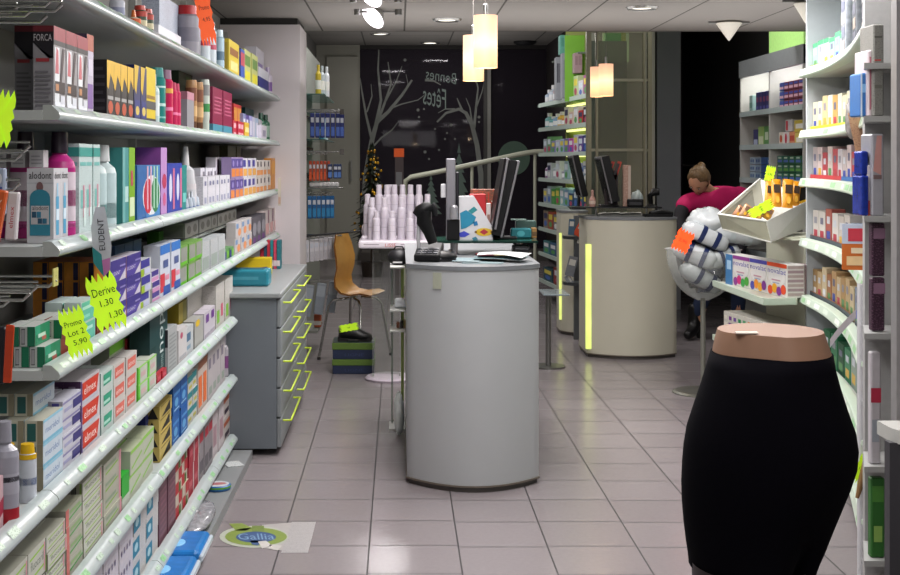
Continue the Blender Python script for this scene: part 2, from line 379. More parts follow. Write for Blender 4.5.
# ============================================================= drawer cabinet
GC = M('#6d747a', .55, var=.02, scale=8)
cab = empty('drawer_cabinet', (-.85, 7.2, 0), 'grey drawer cabinet with lime wire handles set into the wall shelving', 'cabinet')
b = MB(); b.box(-1.135, -.60, 6.37, 8.1, .035, .775, GC); b.box(-1.14, -.66, 6.5, 8.0, 0, .035, '#3a3a3a'); W(b, 'carcass', cab)
b = MB(); b.rbox(-1.135, -.575, 6.34, 8.12, .775, .80, M('#8f9394', .4, var=.02), .006); W(b, 'cabinet_top', cab)
LIME = M('#b9cf3a', .35, emit=.06)
for j in range(2):
    for i in range(5):
        ya, yb = 6.375+j*.866, 6.375+(j+1)*.866-.008; za = .04+i*.147; zb = za+.140
        d = MB(); d.rbox(-.60, -.578, ya, yb, za, zb, M('#84898b', .5, var=.02, scale=8), .004, 1); dr = W(d, 'drawer', cab)
        h = MB(); y0, y1 = ya+.12, yb-.12; zz = zb-.03
        h.tube([(-.578, y0, zz), (-.540, y0, zz), (-.540, y1, zz), (-.578, y1, zz)], .0055, LIME, 6)
        l = cab.location; 
        for v in h.v: v -= l
        h.build('handle', dr)
# ============================================================= sales counters
CREAM = M('#bfbcac', .45, var=.015, scale=6)
def counter(name, xl, xr, yf, ys, yb, ztop, label, strip=None, cream=CREAM):
    """plan: straight sides, bulged front between ys (sides) and yf (centre)"""
    c = empty(name, ((xl+xr)/2, (ys+yb)/2, 0), label, 'counter', 'sales counters')
    def plan(e):
        pts = []; n = 18
        for i in range(n+1):
            t = -1+2*i/n; pts.append(((xl+xr)/2+t*((xr-xl)/2+e), ys-(ys-yf)*(1-t*t)-e))
        return pts+[(xr+e, yb+e), (xl-e, yb+e)]
    b = MB(); pl = plan(0); n = len(pl)
    b.add([(x, y, z) for z in (.022, ztop-.018) for x, y in pl], [(i, (i+1) % n, n+(i+1) % n, n+i) for i in range(n)], cream, False)
    b.sm = [i < 18 for i in range(n)]
    W(b, 'body', c)
    b = MB(); b.prism(plan(-.008), 0, .022, M('#4d4844', .4)); W(b, 'kickplate', c)
    b = MB(); b.prism(plan(.004), .022, .030, M('#6a6258', .4)); W(b, 'base_trim', c)
    b = MB(); b.prism(plan(.005), ztop-.018, ztop, M('#74777a', .35, var=.02)); W(b, 'countertop', c)
    if strip:
        x0, x1, y0, y1, z0, z1 = strip; b = MB(); b.box(x0, x1, y0, y1, z0, z1, M('#d2ea7c', .5, emit=.95, var=.22, scale=7)); W(b, 'light_strip', c)
    return c
C1 = counter('sales_counter', .036, .628, 5.66, 5.84, 7.25, .985, 'nearest pale sales counter with curved front and black till things on top', None, M('#a9abac', .5, var=.015, scale=6))
b = MB(); b.prism([(.149, 5.721), (.184, 5.698), (.187, 5.705), (.152, 5.728)], .884, .955, M('#a3a696', .3))
o = W(b, 'clear_tab', C1)
C2 = counter('sales_counter', 1.385, 2.045, 9.43, 9.58, 10.0, 1.03, 'second pale counter with glowing yellow green strip on its side edge', (1.376, 1.43, 9.555, 9.60, .06, .83))
C3 = counter('sales_counter', 1.345, 1.575, 10.72, 10.86, 11.1, 1.03, 'farthest small counter, partly behind the second, with brochure pockets', (1.338, 1.378, 10.835, 10.87, .12, .84))
b = MB(); b.disc((1.965, 9.47, .935), .012, M('#e8e2c8', .3), 10, mx=Matrix.Identity(4)); 
# ============================================================= shapewear mannequin
YM = 2.77; S = K/YM
secs = [  # v, uL, uR, ry
 (330, 717, 824, .120), (341, 714, 828, .126), (352, 712, 832, .132), (366, 708, 834, .140), (384, 703, 839, .150), (405, 696, 846, .158),
 (428, 688.5, 854.5, .166), (446, 685.5, 857, .170), (464, 684, 855.5, .170), (484, 683, 849, .166), (504, 683.5, 841, .160), (524, 685, 833, .152), (542, 687, 826, .148), (555, 689, 820, .146), (566, 690, 816, .144)]
def loft(mb, rings, m, n=36, cap0=False, cap1=False):
    k = len(rings); vs = [p for r in rings for p in r]
    mb.add(vs, [(i*n+j, i*n+(j+1) % n, (i+1)*n+(j+1) % n, (i+1)*n+j) for i in range(k-1) for j in range(n)], m, True)
    if cap0: mb.add(rings[0], [tuple(range(n))], m)
    if cap1: mb.add(rings[-1], [tuple(range(n))], m)
def ring(cx, cy, z, rx, ry, n=36, sup=1.0):
    r = []
    for j in range(n):
        t = 2*PI*j/n; c_, s_ = math.cos(t), math.sin(t)
        r.append((cx+rx*math.copysign(abs(c_)**sup, c_), cy+ry*math.copysign(abs(s_)**sup, s_), z))
    return r
mq = empty('shapewear_mannequin', (.79, YM, 0), 'headless hip mannequin in black high-waisted shapewear standing in the aisle', 'mannequin')
SKIN = M('#8a6a55', .6, var=.02); BLK = M('#05040a', .9, var=.2, scale=120, spec=.08); HOSE = M('#2a1a1c', .5)
secs = [(v, a+2, b-(3+2*min(1, (v-330)/90)), ry) for v, a, b, ry in secs]      # a near ellipse reads wider than its middle section
R = [ring(PX((a+b)/2, YM), YM, PZ(v, YM), PX(b, YM)/2-PX(a, YM)/2, ry) for v, a, b, ry in secs]
for r_ in R[:3]:      # shallow dip in the flank of the waist
    for j in range(20, 27): r_[j] = (r_[j][0], YM+(r_[j][1]-YM)*(1-.22*math.sin(PI*(j-19)/8)), r_[j][2])
for r_, (v, a, b_, ry) in zip(R, secs):      # the fold between the two thighs, front and back
    dp = .05*max(0, min(1, (v-505)/55))
    for j in (29, 30, 31): r_[j] = (r_[j][0], r_[j][1]+dp*(1 if j == 30 else .35), r_[j][2])
    for j in (5, 6, 7): r_[j] = (r_[j][0], r_[j][1]-dp*(1 if j == 6 else .35), r_[j][2])
body = MB(); loft(body, R[:3], SKIN, cap0=False); body.add(R[0], [tuple(range(36))], SKIN)
# thighs, knees and calves to the floor, below the picture's edge
def legring(cx, cy, z, r, ry=None): return ring(cx, cy, z, r, ry or r, 36)
La = [(PZ(560, YM), .719, 2.75, .098, .122), (PZ(580, YM), .719, 2.75, .095, .118), (.50, .726, 2.72, .098, .108), (.42, .735, 2.73, .085, .088), (.34, .74, 2.74, .076, .078), (.22, .738, 2.76, .07, .07), (.08, .735, 2.77, .042, .042), (.02, .735, 2.76, .05, .06)]
Lb = [(PZ(560, YM), .80, 2.79, .088, .128), (PZ(580, YM), .797, 2.80, .086, .122), (.50, .80, 2.87, .08, .10), (.42, .80, 2.87, .084, .085), (.34, .80, 2.88, .074, .076), (.22, .80, 2.90, .068, .068), (.08, .80, 2.91, .04, .04), (.02, .80, 2.90, .048, .06)]
for Lg in (La, Lb):
    b = MB(); loft(b, [legring(x, y, z, rx, ry) for z, x, y, rx, ry in Lg], HOSE, cap1=True); W(b, 'leg', mq)
W(body, 'mannequin_body', mq)
b = MB(); b.tube([(.77, YM+.05, .014), (.77, YM+.05, .6)], .012, M('#77777a', .3, .8)); W(b, 'stand_pole', mq)
b = MB(); b.lathe([(.0, .0), (.17, .0), (.17, .012), (0, .014)], M('#77777a', .3, .8), 24, .77, YM+.05); W(b, 'stand_base', mq)
b = MB(); 
e = .004
R2 = [[((p[0]-PX((a+b_)/2, YM))*(1+e/.15)+PX((a+b_)/2, YM), (p[1]-YM)*(1+e/.15)+YM, p[2]) for p in r] for r, (v, a, b_, ry) in zip(R, secs)]
top_in = [(x, y, z-.002) for x, y, z in R[2]]
loft(b, [top_in]+R2[2:], BLK)
# hem, turned in
b.add(R2[-1], [tuple(range(36))], BLK)
W(b, 'shapewear', mq)
b = MB(); q = PZ(329.2, YM); b.box(.70, .745, YM-.075, YM-.06, q, q+.003, M('#d9cfc2')); W(b, 'size_label', mq)

# ============================================================= hair-spray stand
YS = 8.6; cx = PX(390, YS)
st = empty('spray_display_stand', (cx, YS, 0), 'clear acrylic floor stand with stepped white tray full of white spray cans', 'display stand')
b = MB(); b.lathe([(0, 0), (.16, 0), (.165, .012), (.15, .025), (0, .03)], M('#c4b9c4', .3), 32, cx, YS); W(b, 'base_plate', st)
b = MB()
for x0, x1 in ((-.115, -.105), (.06, .07)): b.box(cx+x0, cx+x1, YS-.06, YS+.06, .03, .9, glassmat('#f4f6f4', .05))
b.box(cx-.105, cx+.06, YS+.05, YS+.06, .03, .9, glassmat('#f4f6f4', .03)); W(b, 'acrylic_column', st)
zt = PZ(247, YS)
b = MB(); b.rbox(cx-.205, cx+.25, YS-.17, YS+.20, zt, zt+.055, M('#d9d2da', .35), .015); b.rbox(cx-.19, cx+.235, YS-.02, YS+.2, zt+.05, zt+.075, M('#d9d2da', .35), .01); b.rbox(cx-.19, cx+.235, YS+.08, YS+.2, zt+.075, zt+.14, M('#d9d2da', .35), .01)
b.decal(('t', 0, 0, 1, 1, '#b8524e', 'LISSE'), (cx-.03, YS-.171, zt+.012), (.07, 0, 0), (0, 0, .022), (0, -1, 0)); b.box(cx-.17, cx-.07, YS-.171, YS-.169, zt+.026, zt+.03, '#7a737b'); b.box(cx+.07, cx+.15, YS-.171, YS-.169, zt+.026, zt+.03, '#7a737b'); W(b, 'tray', st)
SPW = M('#cfc8d2', .35, var=.02)
def can_mesh(r, h):
    b = MB(); b.lathe([(0, 0), (r, 0), (r, h*.68), (r*.96, h*.72), (r*.72, h*.765), (r*.66, h*.77), (r*.66, h*.775), (r*.70, h*.78), (r*.68, h*.985), (r*.55, h), (0, h)], SPW, 16)
    b.lathe([(r+.0003, h*.28), (r+.0003, h*.30)], '#b5aeb8', 16); b.lathe([(r+.0003, h*.5), (r+.0003, h*.51)], '#b5aeb8', 16)
    return b.mesh('spray_can')
cs, cm_, cl = can_mesh(.025, .188), can_mesh(.027, .275), can_mesh(.027, .27)
def spray(me, u, dy, z, label, g): 
    o = bpy.data.objects.new('spray_can', me); col.objects.link(o); o.location = (PX(u, YS+dy), YS+dy, z); tag(o, label, 'spray can', g); return o
num = ['first', 'second', 'third', 'fourth', 'fifth', 'sixth', 'seventh', 'eighth', 'ninth', 'tenth', 'eleventh', 'twelfth', 'thirteenth', 'fourteenth', 'fifteenth', 'sixteenth', 'seventeenth', 'eighteenth', 'nineteenth', 'twentieth']
for i, u in enumerate((376.5, 392, 410, 424.5)): spray(cs, u, -.12, zt+.0551, f'short white spray can in front row of stepped tray, {num[i]} from chair side', 'white spray cans')
for i, u in enumerate((372, 384.5, 401.5, 418.5)): spray(cm_, u, -.05, zt+.0551, f'tall white spray can in middle row of stepped tray, {num[i]} from chair side', 'white spray cans')
for i, u in enumerate((367.5, 427.5)): spray(cm_, u, .03, zt+.0751, 'tall white spray can at the ' + ('chair' if i == 0 else 'counter')+' end of the third tray row', 'white spray cans')
for i, u in enumerate((379, 387, 394.5, 402.5, 410.5, 419)): spray(cl, u, .13, zt+.1401, f'white spray can on the raised back step, {num[i]} from chair side', 'white spray cans')
spray(cl, 389.8, .175, zt+.1401+.0, 'white spray can set behind all the others on the raised step', 'white spray cans').location.y += .012

# ============================================================= plywood chair
YC = 9.55
ch = empty('plywood_chair', (PX(362, YC), YC, 0), 'bent plywood shell chair with steel legs standing by the hook racks', 'chair', rz=0)
prof = [(342.5, 236), (344, 247), (347, 260), (347, 270), (344, 280), (345, 288), (352, 293.5), (362, 295), (374, 293), (383, 294.5)]
hw = [.13, .17, .18, .17, .165, .17, .18, .19, .19, .17]
b = MB(); ringsA = []; 
for (u, v), wd in zip(prof, hw):
    p = P(u, v, YC)
    ringsA.append([(p.x+.085*math.copysign(abs(t), t)*(-.35)+(.02 if abs(t) == 1 else 0), YC+wd*t, p.z+(.012 if abs(t) == 1 else 0)) for t in (-1, -.6, 0, .6, 1)])
vs = [p for r in ringsA for p in r]; th = [(x+.012, y, z+.010) for x, y, z in vs]; nn = len(vs)
fs = [(i*5+j, i*5+j+1, (i+1)*5+j+1, (i+1)*5+j) for i in range(9) for j in range(4)]
PLY = M('#b88a46', .4, var=.08, scale=14)
b.add(vs, fs, PLY, True); b.add(th, fs, PLY, True)
bd = [j for j in range(5)]+[i*5+4 for i in range(1, 10)]+[45+j for j in (3, 2, 1, 0)]+[i*5 for i in range(8, 0, -1)]
b.add(vs+th, [(bd[i], bd[(i+1) % len(bd)], nn+bd[(i+1) % len(bd)], nn+bd[i]) for i in range(len(bd))], M('#8a5a24', .5)); W(b, 'seat_shell', ch)
CHR = M('#a9a9a6', .22, .9)
for sx, sy in ((-1, -1), (1, -1), (-1, 1), (1, 1)):
    a = P(362+sx*12, 296, YC); e_ = (P(362+sx*24, 358, YC).x, YC+sy*.22, .008)
    b = MB(); b.tube([(PX(362, YC)+sx*.02, YC+sy*.05, a.z-.012), (a.x+sx*.02, YC+sy*.13, a.z-.022), (a.x+sx*.045, YC+sy*.155, a.z-.06), e_], .0095, CHR); 
    b.lathe([(0, 0), (.013, 0), (.013, .02), (0, .02)], '#222222', 8, e_[0], e_[1]); W(b, 'leg', ch)
ch.rotation_euler[2] = -.5; ch.location.x -= .05
# ============================================================= shoe boxes and clog
YB = 8.95
def shoebox(v0, v1, label):
    x0, x1 = PX(332, YB-.15), PX(374.5, YB-.15); z0, z1 = max(0, PZ(v1, YB-.15)), PZ(v0, YB-.15); h = z1-z0
    e = empty('shoe_box', ((x0+x1)/2, YB, z0), label, 'shoe box', 'shoe boxes under the clog')
    b = MB(); b.rbox(x0+.004, x1-.004, YB-.146, YB+.146, z0, z1-h*.30, M('#1b2744', .5, var=.1, scale=12), .003, 1); b.decal(('t', .3, .3, .75, .6, '#2d3b5e', 'LIGNE'), (x0, YB-.146, z0), (x1-x0, 0, 0), (0, 0, h*.6), (0, -1, 0)); W(b, 'box_body', e)
    b = MB(); b.rbox(x0, x1, YB-.15, YB+.15, z1-h*.42, z1, M('#56702a', .5), .003, 1); b.box(x0+.003, x1-.003, YB-.147, YB+.147, z1-.0005, z1+.0004, '#2c3a38'); W(b, 'lid', e); return z1
zA = shoebox(359.5, 376, 'lower blue shoe box with green lid on the floor under another'); 
zB = shoebox(343, 359.3, 'upper blue shoe box with green lid, carrying a black clog')
cg = empty('clog', (PX(353, YB-.05), YB-.05, zB+.001), 'black leather clog with a yellow price star on top of shoe boxes', 'shoe')
b = MB(); YK = YB-.05; x0 = PX(338, YK); sc_ = (PX(372, YK)-x0)
z0 = zB+.001
def sect(t, hw, zb, zt_): return [(x0+sc_*t, YK-hw, z0+zb), (x0+sc_*t, YK-hw*1.02, z0+zb+(zt_-zb)*.4), (x0+sc_*t, YK-hw*.7, z0+zb+(zt_-zb)*.85), (x0+sc_*t, YK, z0+zt_), (x0+sc_*t, YK+hw*.7, z0+zb+(zt_-zb)*.85), (x0+sc_*t, YK+hw*1.02, z0+zb+(zt_-zb)*.4), (x0+sc_*t, YK+hw, z0+zb)]
loft(b, [sect(.02, .02, .03, .085), sect(.08, .032, .025, .10), sect(.3, .036, .022, .115), sect(.42, .036, .02, .125), sect(.55, .04, .018, .105), sect(.75, .046, .016, .075), sect(.92, .04, .016, .055), sect(1.0, .018, .016, .04)], M('#121013', .4), 7, True, True); W(b, 'upper', cg)
b = MB(); 
pl = [(x0+sc_*t, YK+s*h_) for s, seq in ((-1, ((0, .03), (.2, .034), (.4, .03), (.75, .045), (.95, .04), (1.02, .015))), (1, ((1.02, .015), (.95, .04), (.75, .045), (.4, .03), (.2, .034), (0, .03)))) for t, h_ in seq]
b.prism(pl, z0+.012, z0+.026, '#171416'); b.box(x0, x0+.07, YK-.03, YK+.03, z0, z0+.03, '#171416'); b.prism([(x0+sc_*t, YK+y) for t, y in ((.6, -.04), (.95, -.038), (1.0, 0), (.95, .038), (.6, .04))], z0, z0+.016, '#171416'); W(b, 'sole', cg)
CHROME = M('#b5b5b2', .2, .95); WPL = M('#cfd0cc', .4, var=.02); STEEL = M('#8b8b88', .3, .9); DARK = M('#09090b', .45, spec=.3); DARKG = M('#141417', .5, spec=.3)
# ============================================================= ceiling fixtures
def pendant(u, v0, v1, Y, w, label, e=2.2):
    r = w*Y/K/2; x = PX(u, Y); z0, z1 = PZ(v1, Y), PZ(v0, Y)
    zc = 2.40 if Y < 9.57 else 3.12
    p = empty('pendant_lamp', (x, Y, z0), label, 'pendant lamp', 'cylinder pendant lamps')
    m = bpy.data.materials.new('shade'); m.use_nodes = True; nt = m.node_tree; bs = nt.nodes['Principled BSDF']; L = nt.links.new
    tc = nt.nodes.new('ShaderNodeTexCoord'); sp = nt.nodes.new('ShaderNodeSeparateXYZ'); L(tc.outputs['Generated'], sp.inputs[0])
    rp = nt.nodes.new('ShaderNodeValToRGB'); L(sp.outputs[2], rp.inputs[0])
    el = rp.color_ramp.elements; el[0].color = lin('#f5b98a'); el[1].color = lin('#e2a78a')
    q = el.new(.22); q.color = lin('#ffd9a0'); q = el.new(.48); q.color = lin('#fff2c4'); q = el.new(.72); q.color = lin('#f7c79c')
    L(rp.outputs[0], bs.inputs['Emission Color']); bs.inputs['Emission Strength'].default_value = 1.25; bs.inputs['Base Color'].default_value = lin('#806a55')
    b = MB(); b.lathe([(r, z0), (r, z1)], m, 28, x, Y); b.lathe([(r-.003, z0), (r-.003, z1)], m, 28, x, Y); b.lathe([(r-.004, z1), (.01, z1)], m, 28, x, Y); W(b, 'lamp_shade', p)
    b = MB(); b.lathe([(0, z0+.03), (r*.7, z0+.05), (r*.7, z1-.02), (0, z1-.02)], M('#ffe9bd', .5, emit=1.6, var=.01), 20, x, Y); W(b, 'diffuser', p)
    b = MB(); b.lathe([(0, z1), (.012, z1), (.012, z1+.05), (.004, z1+.055), (0, z1+.055)], STEEL, 10, x, Y); W(b, 'lamp_holder', p)
    b = MB(); b.tube([(x, Y, z1+.05), (x, Y, zc-.012)], .003, '#55514c', 6); W(b, 'cord', p)
    b = MB(); b.lathe([(0, zc-.018), (.04, zc-.014), (.04, zc), (0, zc)], STEEL, 16, x, Y); W(b, 'canopy', p)
    point('pendant_light', (x, Y, z0-.03), e, (1, .78, .5))
pendant(485.5, 15.5, 68, 5.9, 24, 'nearest glowing peach cylinder pendant lamp above the first counter')
pendant(473.5, 35.5, 81, 6.75, 21, 'second glowing cylinder pendant lamp overlapping behind the nearest one')
pendant(606, 64, 96, 9.6, 14.5, 'glowing cylinder pendant lamp in front of the glass showcase', 1.5)
pendant(596.5, 67, 97, 10.0, 12.5, 'farthest pendant lamp, half hidden behind its neighbour at the showcase', 1)
def downlight(u, Y, zc, label, on=1.0, r=.085):
    x = PX(u, Y); d = empty('downlight', (x, Y, zc-.01), label, 'ceiling light', 'recessed downlights')
    b = MB(); b.lathe([(r*.78, zc-.014), (r*.9, zc-.016), (r, zc-.002), (r, zc)], M('#b9b9b6', .25, .8), 24, x, Y); W(b, 'trim_ring', d)
    b = MB(); b.lathe([(0, zc-.006), (r*.45, zc-.006, M('#fff4e4', .4, emit=2.2*on)), (r*.6, zc-.008, M('#8a8a86', .3, .6)), (r*.78, zc-.012)], M('#fff4e4', .4, emit=2.5*on), 20, x, Y); W(b, 'lamp_disc', d)
downlight(447, PX(0, 1)*0+ .95*K/141, 2.40, 'round recessed downlight above the first counter near the peach pendants', .9, .10)
downlight(642, .95*K/153, 2.40, 'round recessed downlight at the top of the photo past the far lamps', .35, .10)
downlight(380, 1.67*K/126.3, 3.12, 'small recessed downlight in the raised far ceiling towards the grey door', .6, .14)
downlight(430, 1.67*K/117.4, 3.12, 'small bright recessed downlight in far ceiling before the painted window', .9, .15)
e = empty('smoke_detector', (PX(525, 18.3), 18.3, 3.08), 'dark small ceiling sensor at the edge of the far ceiling', 'ceiling sensor')
b = MB(); b.lathe([(0, 3.06), (.12, 3.07), (.16, 3.10), (.16, 3.12)], '#1a1a1c', 20, PX(525, 18.3), 18.3); W(b, 'housing', e)
# tilting track spots
def spot(u, v, Y, label, sz=.085):
    p = P(u, v, Y); t = empty('track_spot', (p.x, Y, 2.34), label, 'spotlight', 'tilting ceiling spots')
    b = MB(); b.tube([(p.x-.10, Y, 2.385), (p.x+.16, Y, 2.385)], .008, STEEL); b.lathe([(0, 2.36), (.022, 2.365), (.022, 2.4), (0, 2.4)], STEEL, 14, p.x+.16, Y); b.lathe([(0, 2.36), (.02, 2.365), (.02, 2.4), (0, 2.4)], STEEL, 14, p.x-.1, Y); W(b, 'mount_bar', t)
    nz_ = Vector((-.60, -.50, -.62)).normalized(); xa = nz_.cross(Vector((0, 1, 0))).normalized(); ya = nz_.cross(xa); mx = Matrix.Identity(4)
    for i_, ax in enumerate((xa, ya, nz_)): mx[0][i_], mx[1][i_], mx[2][i_] = ax.x, ax.y, ax.z
    mx.translation = p
    b = MB(); b.lathe([(0, -.07), (sz*.5, -.06), (sz*1.04, 0), (sz*1.0, .003)], M('#b4b4b2', .3, .3), 24, mx=mx); W(b, 'reflector', t)
    b = MB(); b.disc((0, 0, .0035), sz*.98, M('#fff6ff', .4, emit=3.0, var=.01), 24, mx=mx); W(b, 'lamp_face', t)
spot(373, 17, 8.2, 'lit tilting ceiling spot below the ceiling near the white pillar'); spot(370.5, -5, 7.55, 'lit tilting ceiling spot cut off by the top of the photo')
def cone(u, v0, v1, Y, w, label):
    x = PX(u, Y); z0, z1 = PZ(v1, Y), min(2.385, PZ(v0, Y)); r = w*Y/K/2
    t = empty('cone_spot', (x, Y, z0), label, 'ceiling light', 'white cone ceiling lights')
    b = MB(); b.lathe([(0, z0), (r*.12, z0+.01), (r, z1), (r*.95, z1+.004)], M('#dcd8cc', .4, emit=.12, var=.02), 24, x, Y); W(b, 'cone_shade', t)
    b = MB(); b.tube([(x-.14, Y, 2.39), (x+.14, Y, 2.39)], .008, STEEL); b.lathe([(0, z1), (.02, z1), (.02, 2.4), (0, 2.4)], STEEL, 10, x, Y); W(b, 'mount_bar', t)
    l = area('cone_up', x+.05, Y, z1+.03, .05, .05, .5, (.9, .95, 1), (PI, 0, 0))
cone(729, 19, 41, 8.9, 26, 'white downward pointing cone light in front of the dark doorway'); cone(806, 4, 24, 7.7, 24, 'white downward pointing cone light above the curved shelving')

# ============================================================= handrail by the window
hr = empty('handrail', (.1, 15, 0), 'pale sloping tubular handrail in front of the dark storefront window', 'handrail')
HR = M('#c4c6b4', .4, var=.02)
b = MB(); b.tube([P(405, 262, 15), P(405, 192, 15), P(405.5, 181, 15), P(411, 177, 15), P(440, 171.5, 15), P(520, 154, 15), P(534, 151.8, 15), P(560, 151, 15)], .029, HR, 10); W(b, 'rail', hr)
for u, v in ((405, 190), (472, 165), (535, 152)):
    b = MB(); b.tube([P(u, v, 15.02), (PX(u, 15.02), 15.02, 0)], .02, HR, 8); W(b, 'post', hr)
# ============================================================= christmas tree & totem by the window
def tinsel_tree():
    random.seed(5); Y = 16.2; cx_ = PX(372, Y); z1 = PZ(142, Y)
    t = empty('christmas_tree', (cx_, Y, 0), 'small dark christmas tree with gold baubles beside the painted tree', 'christmas tree')
    b = MB(); b.tube([(cx_, Y, 0), (cx_, Y, z1-.1)], .02, '#3a2a1a'); b.lathe([(0, 0), (.12, 0), (.14, .18), (0, .18)], '#30261e', 14, cx_, Y); W(b, 'trunk', t)
    b = MB()
    for i in range(420):
        h = random.random(); z = .45+(z1-.45)*h; r = (.30*(1-h)+.03)*random.uniform(.5, 1); a = random.uniform(0, 2*PI); c_, s_ = math.cos(a), math.sin(a)
        p0 = Vector((cx_+c_*r*.3, Y+s_*r*.3, z+.02)); p1 = Vector((cx_+c_*r, Y+s_*r, z-.05)); n = Vector((-s_, c_, 0))*.02
        b.add([p0, p1+n, p1+(p1-p0)*.2, p1-n], [(0, 1, 2, 3)], random.choice(('#16240f', '#1f2d12', '#0f1a0c')))
    o = W(b, 'needles', t)
    for i in range(46):
        h = random.random(); z = .55+(z1-.6)*h; r = .29*(1-h)+.03; a = random.uniform(PI, 2*PI)
        b = MB(); b.ell((cx_+math.cos(a)*r, Y+math.sin(a)*r, z), .017, .017, .017, M(random.choice(('#c79a2c', '#b8882a', '#7a5a20')), .25, .7, emit=.12), 8, 6); W(b, 'bauble', t)
tinsel_tree()
Y = 14; tt = empty('leaflet_totem', (PX(399, Y), Y, 0), 'slim grey totem with bright orange header behind the spray cans', 'display totem')
b = MB(); b.box(PX(395, Y), PX(403.5, Y), Y-.05, Y+.05, 0, PZ(157, Y), M('#4a3c3e', .4)); W(b, 'totem_body', tt)
b = MB(); b.prism([(PX(394, Y), Y-.06), (PX(404, Y), Y-.06), (PX(404, Y), Y+.02), (PX(394, Y), Y+.02)], PZ(157, Y), PZ(148.5, Y), M('#d95a1c', .5, emit=.15)); W(b, 'orange_header', tt)
b = MB(); b.box(PX(396, Y), PX(402, Y), Y-.055, Y-.05, PZ(186, Y), PZ(172, Y), '#7c7c80'); W(b, 'leaflet_pocket', tt)
# planter box and low parcels by the window ledge
b = MB(); b.box(PX(361, 18), PX(380, 18), 17.9, 18.3, 0, .17, M('#4f4a45', .6)); b.box(PX(362, 18), PX(379, 18), 17.92, 18.28, .17, .19, '#6d6862'); solo(b, 'low_plinth', 'low grey box on the floor under the painted window', 'box')

# ============================================================= peg racks behind the pillar (left wall)
rk = empty('hook_rack', (-.8, 10.6, 0), 'wall rack with chrome hooks and glass shelves just past the white pillar', 'display rack')
b = MB(); b.box(-1.19, -.76, 9.32, 12.5, 0, 2.38, M('#7b7d76', .6, var=.02)); W(b, 'rack_panel', rk)
b = MB()
for v in (115, 148, 178): b.box(-.76, -.74, 9.6, 11.2, PZ(v, 10)-.012, PZ(v, 10)+.012, CHROME)
W(b, 'hook_bar', rk)
for v in (96, 173, 140):
    b = MB(); b.box(-.76, -.57, 9.9, 11.4, PZ(v, 10.2)-.004, PZ(v, 10.2)+.004, glassmat('#9fc0bb', .3)); W(b, 'glass_shelf', rk)
hooksets = []
def hook(x1, y, z, lab_col=None):
    b = MB(); b.tube([(-.758, y, z+.0), (x1-.02, y, z), (x1, y, z+.018)], .0035, CHROME, 6); b.tube([(-.758, y, z+.02), (x1-.01, y, z+.022)], .003, CHROME, 6)
    if lab_col: b.box(x1-.012, x1-.009, y-.022, y+.022, z+.0, z+.03, lab_col)
    W(b, 'hook', rk)
def hang_card(name, x, y, z, w, h, c1, c2, label, cat, g, d=.012, extra=()):
    """a carded pack hanging on a hook, its face turned to the viewer (-Y)"""
    b = MB(); b.rbox(-w/2, w/2, -d/2, d/2, -h, 0, c1, min(.004, d*.3), 1)
    b.decal(('r', .12, .08, .88, .45, c2), (-w/2, -d/2, -h), (w, 0, 0), (0, 0, h), (0, -1, 0)); b.decal(('r', .15, .62, .85, .82, '#c9cdd6'), (-w/2, -d/2, -h), (w, 0, 0), (0, 0, h), (0, -1, 0))
    for q in extra: b.decal(q, (-w/2, -d/2, -h), (w, 0, 0), (0, 0, h), (0, -1, 0))
    o = b.build(name, None, (x, y, z)); return tag(o, label, cat, g)
# row 1: blue packs; hooks at v ~113
for i, u in enumerate((307, 312, 317, 322, 327, 332, 336)):
    Yh = 9.75; x = PX(u, Yh)+.04
    hang_card('blue_blister_pack', x, Yh+.02*i, PZ(113, Yh), .033, .185, '#1c2b73', '#4d6fc0', f'dark blue carded pack on the upper hook row, {num[i]} from the pillar', 'blister pack', 'blue packs on the upper hooks')
    hook(x+.0, Yh+.02*i+.01, PZ(112, Yh))
b = MB(); b.tube([(PX(303, 9.75), 9.74, PZ(111, 9.75)), (PX(342, 9.75), 9.74, PZ(111, 9.75))], .005, CHROME, 6); b.box(PX(340, 9.75), PX(344, 9.75), 9.72, 9.75, PZ(112, 9.75)-.02, PZ(112, 9.75)+.02, '#4a4744'); W(b, 'hook_rail', rk)
for i, u in enumerate((306.5, 310, 313.5, 317, 320.5, 324)):
    Yh = 9.8; x = PX(u, Yh)+.03
    hang_card('orange_brush_pack', x, Yh+.015*i, PZ(161, Yh), .022, .15, '#b3421f', '#d8592a', f'orange slim pack on the second hook row, {num[i]} from the pillar', 'blister pack', 'orange packs on the second hooks'); hook(x, Yh+.015*i+.01, PZ(154, Yh))
for i, u in enumerate((330, 335.5, 339)):
    Yh = 9.85; x = PX(u, Yh)+.0
    hang_card('navy_blister_pack', x, Yh+.02*i, PZ(164, Yh), .034, .11, '#1d3460', '#5d86c9', f'small navy pack on the second hook row, {num[i]} after the orange packs', 'blister pack', 'navy packs on the second hooks')
b = MB(); b.tube([(PX(303, 9.8), 9.79, PZ(152, 9.8)), (PX(343, 9.8), 9.79, PZ(152, 9.8))], .005, CHROME, 6); b.box(PX(340, 9.8), PX(344, 9.8), 9.77, 9.8, PZ(152, 9.8)-.02, PZ(152, 9.8)+.02, '#5a5754'); W(b, 'hook_rail', rk)
for i in range(7):
    b = MB(); x = PX(312+i*4, 9.9); b.rbox(-.02, .02, -.03, .03, 0, .035, M('#c9c9c9', .4), .012, 2); o = b.build('white_pouch', None, (x, 9.9+.01*i, PZ(187, 9.9)+.001)); tag(o, f'small white pouch on the wire shelf under orange packs, {num[i]} from the pillar', 'pouch', 'white pouches on the wire shelf')
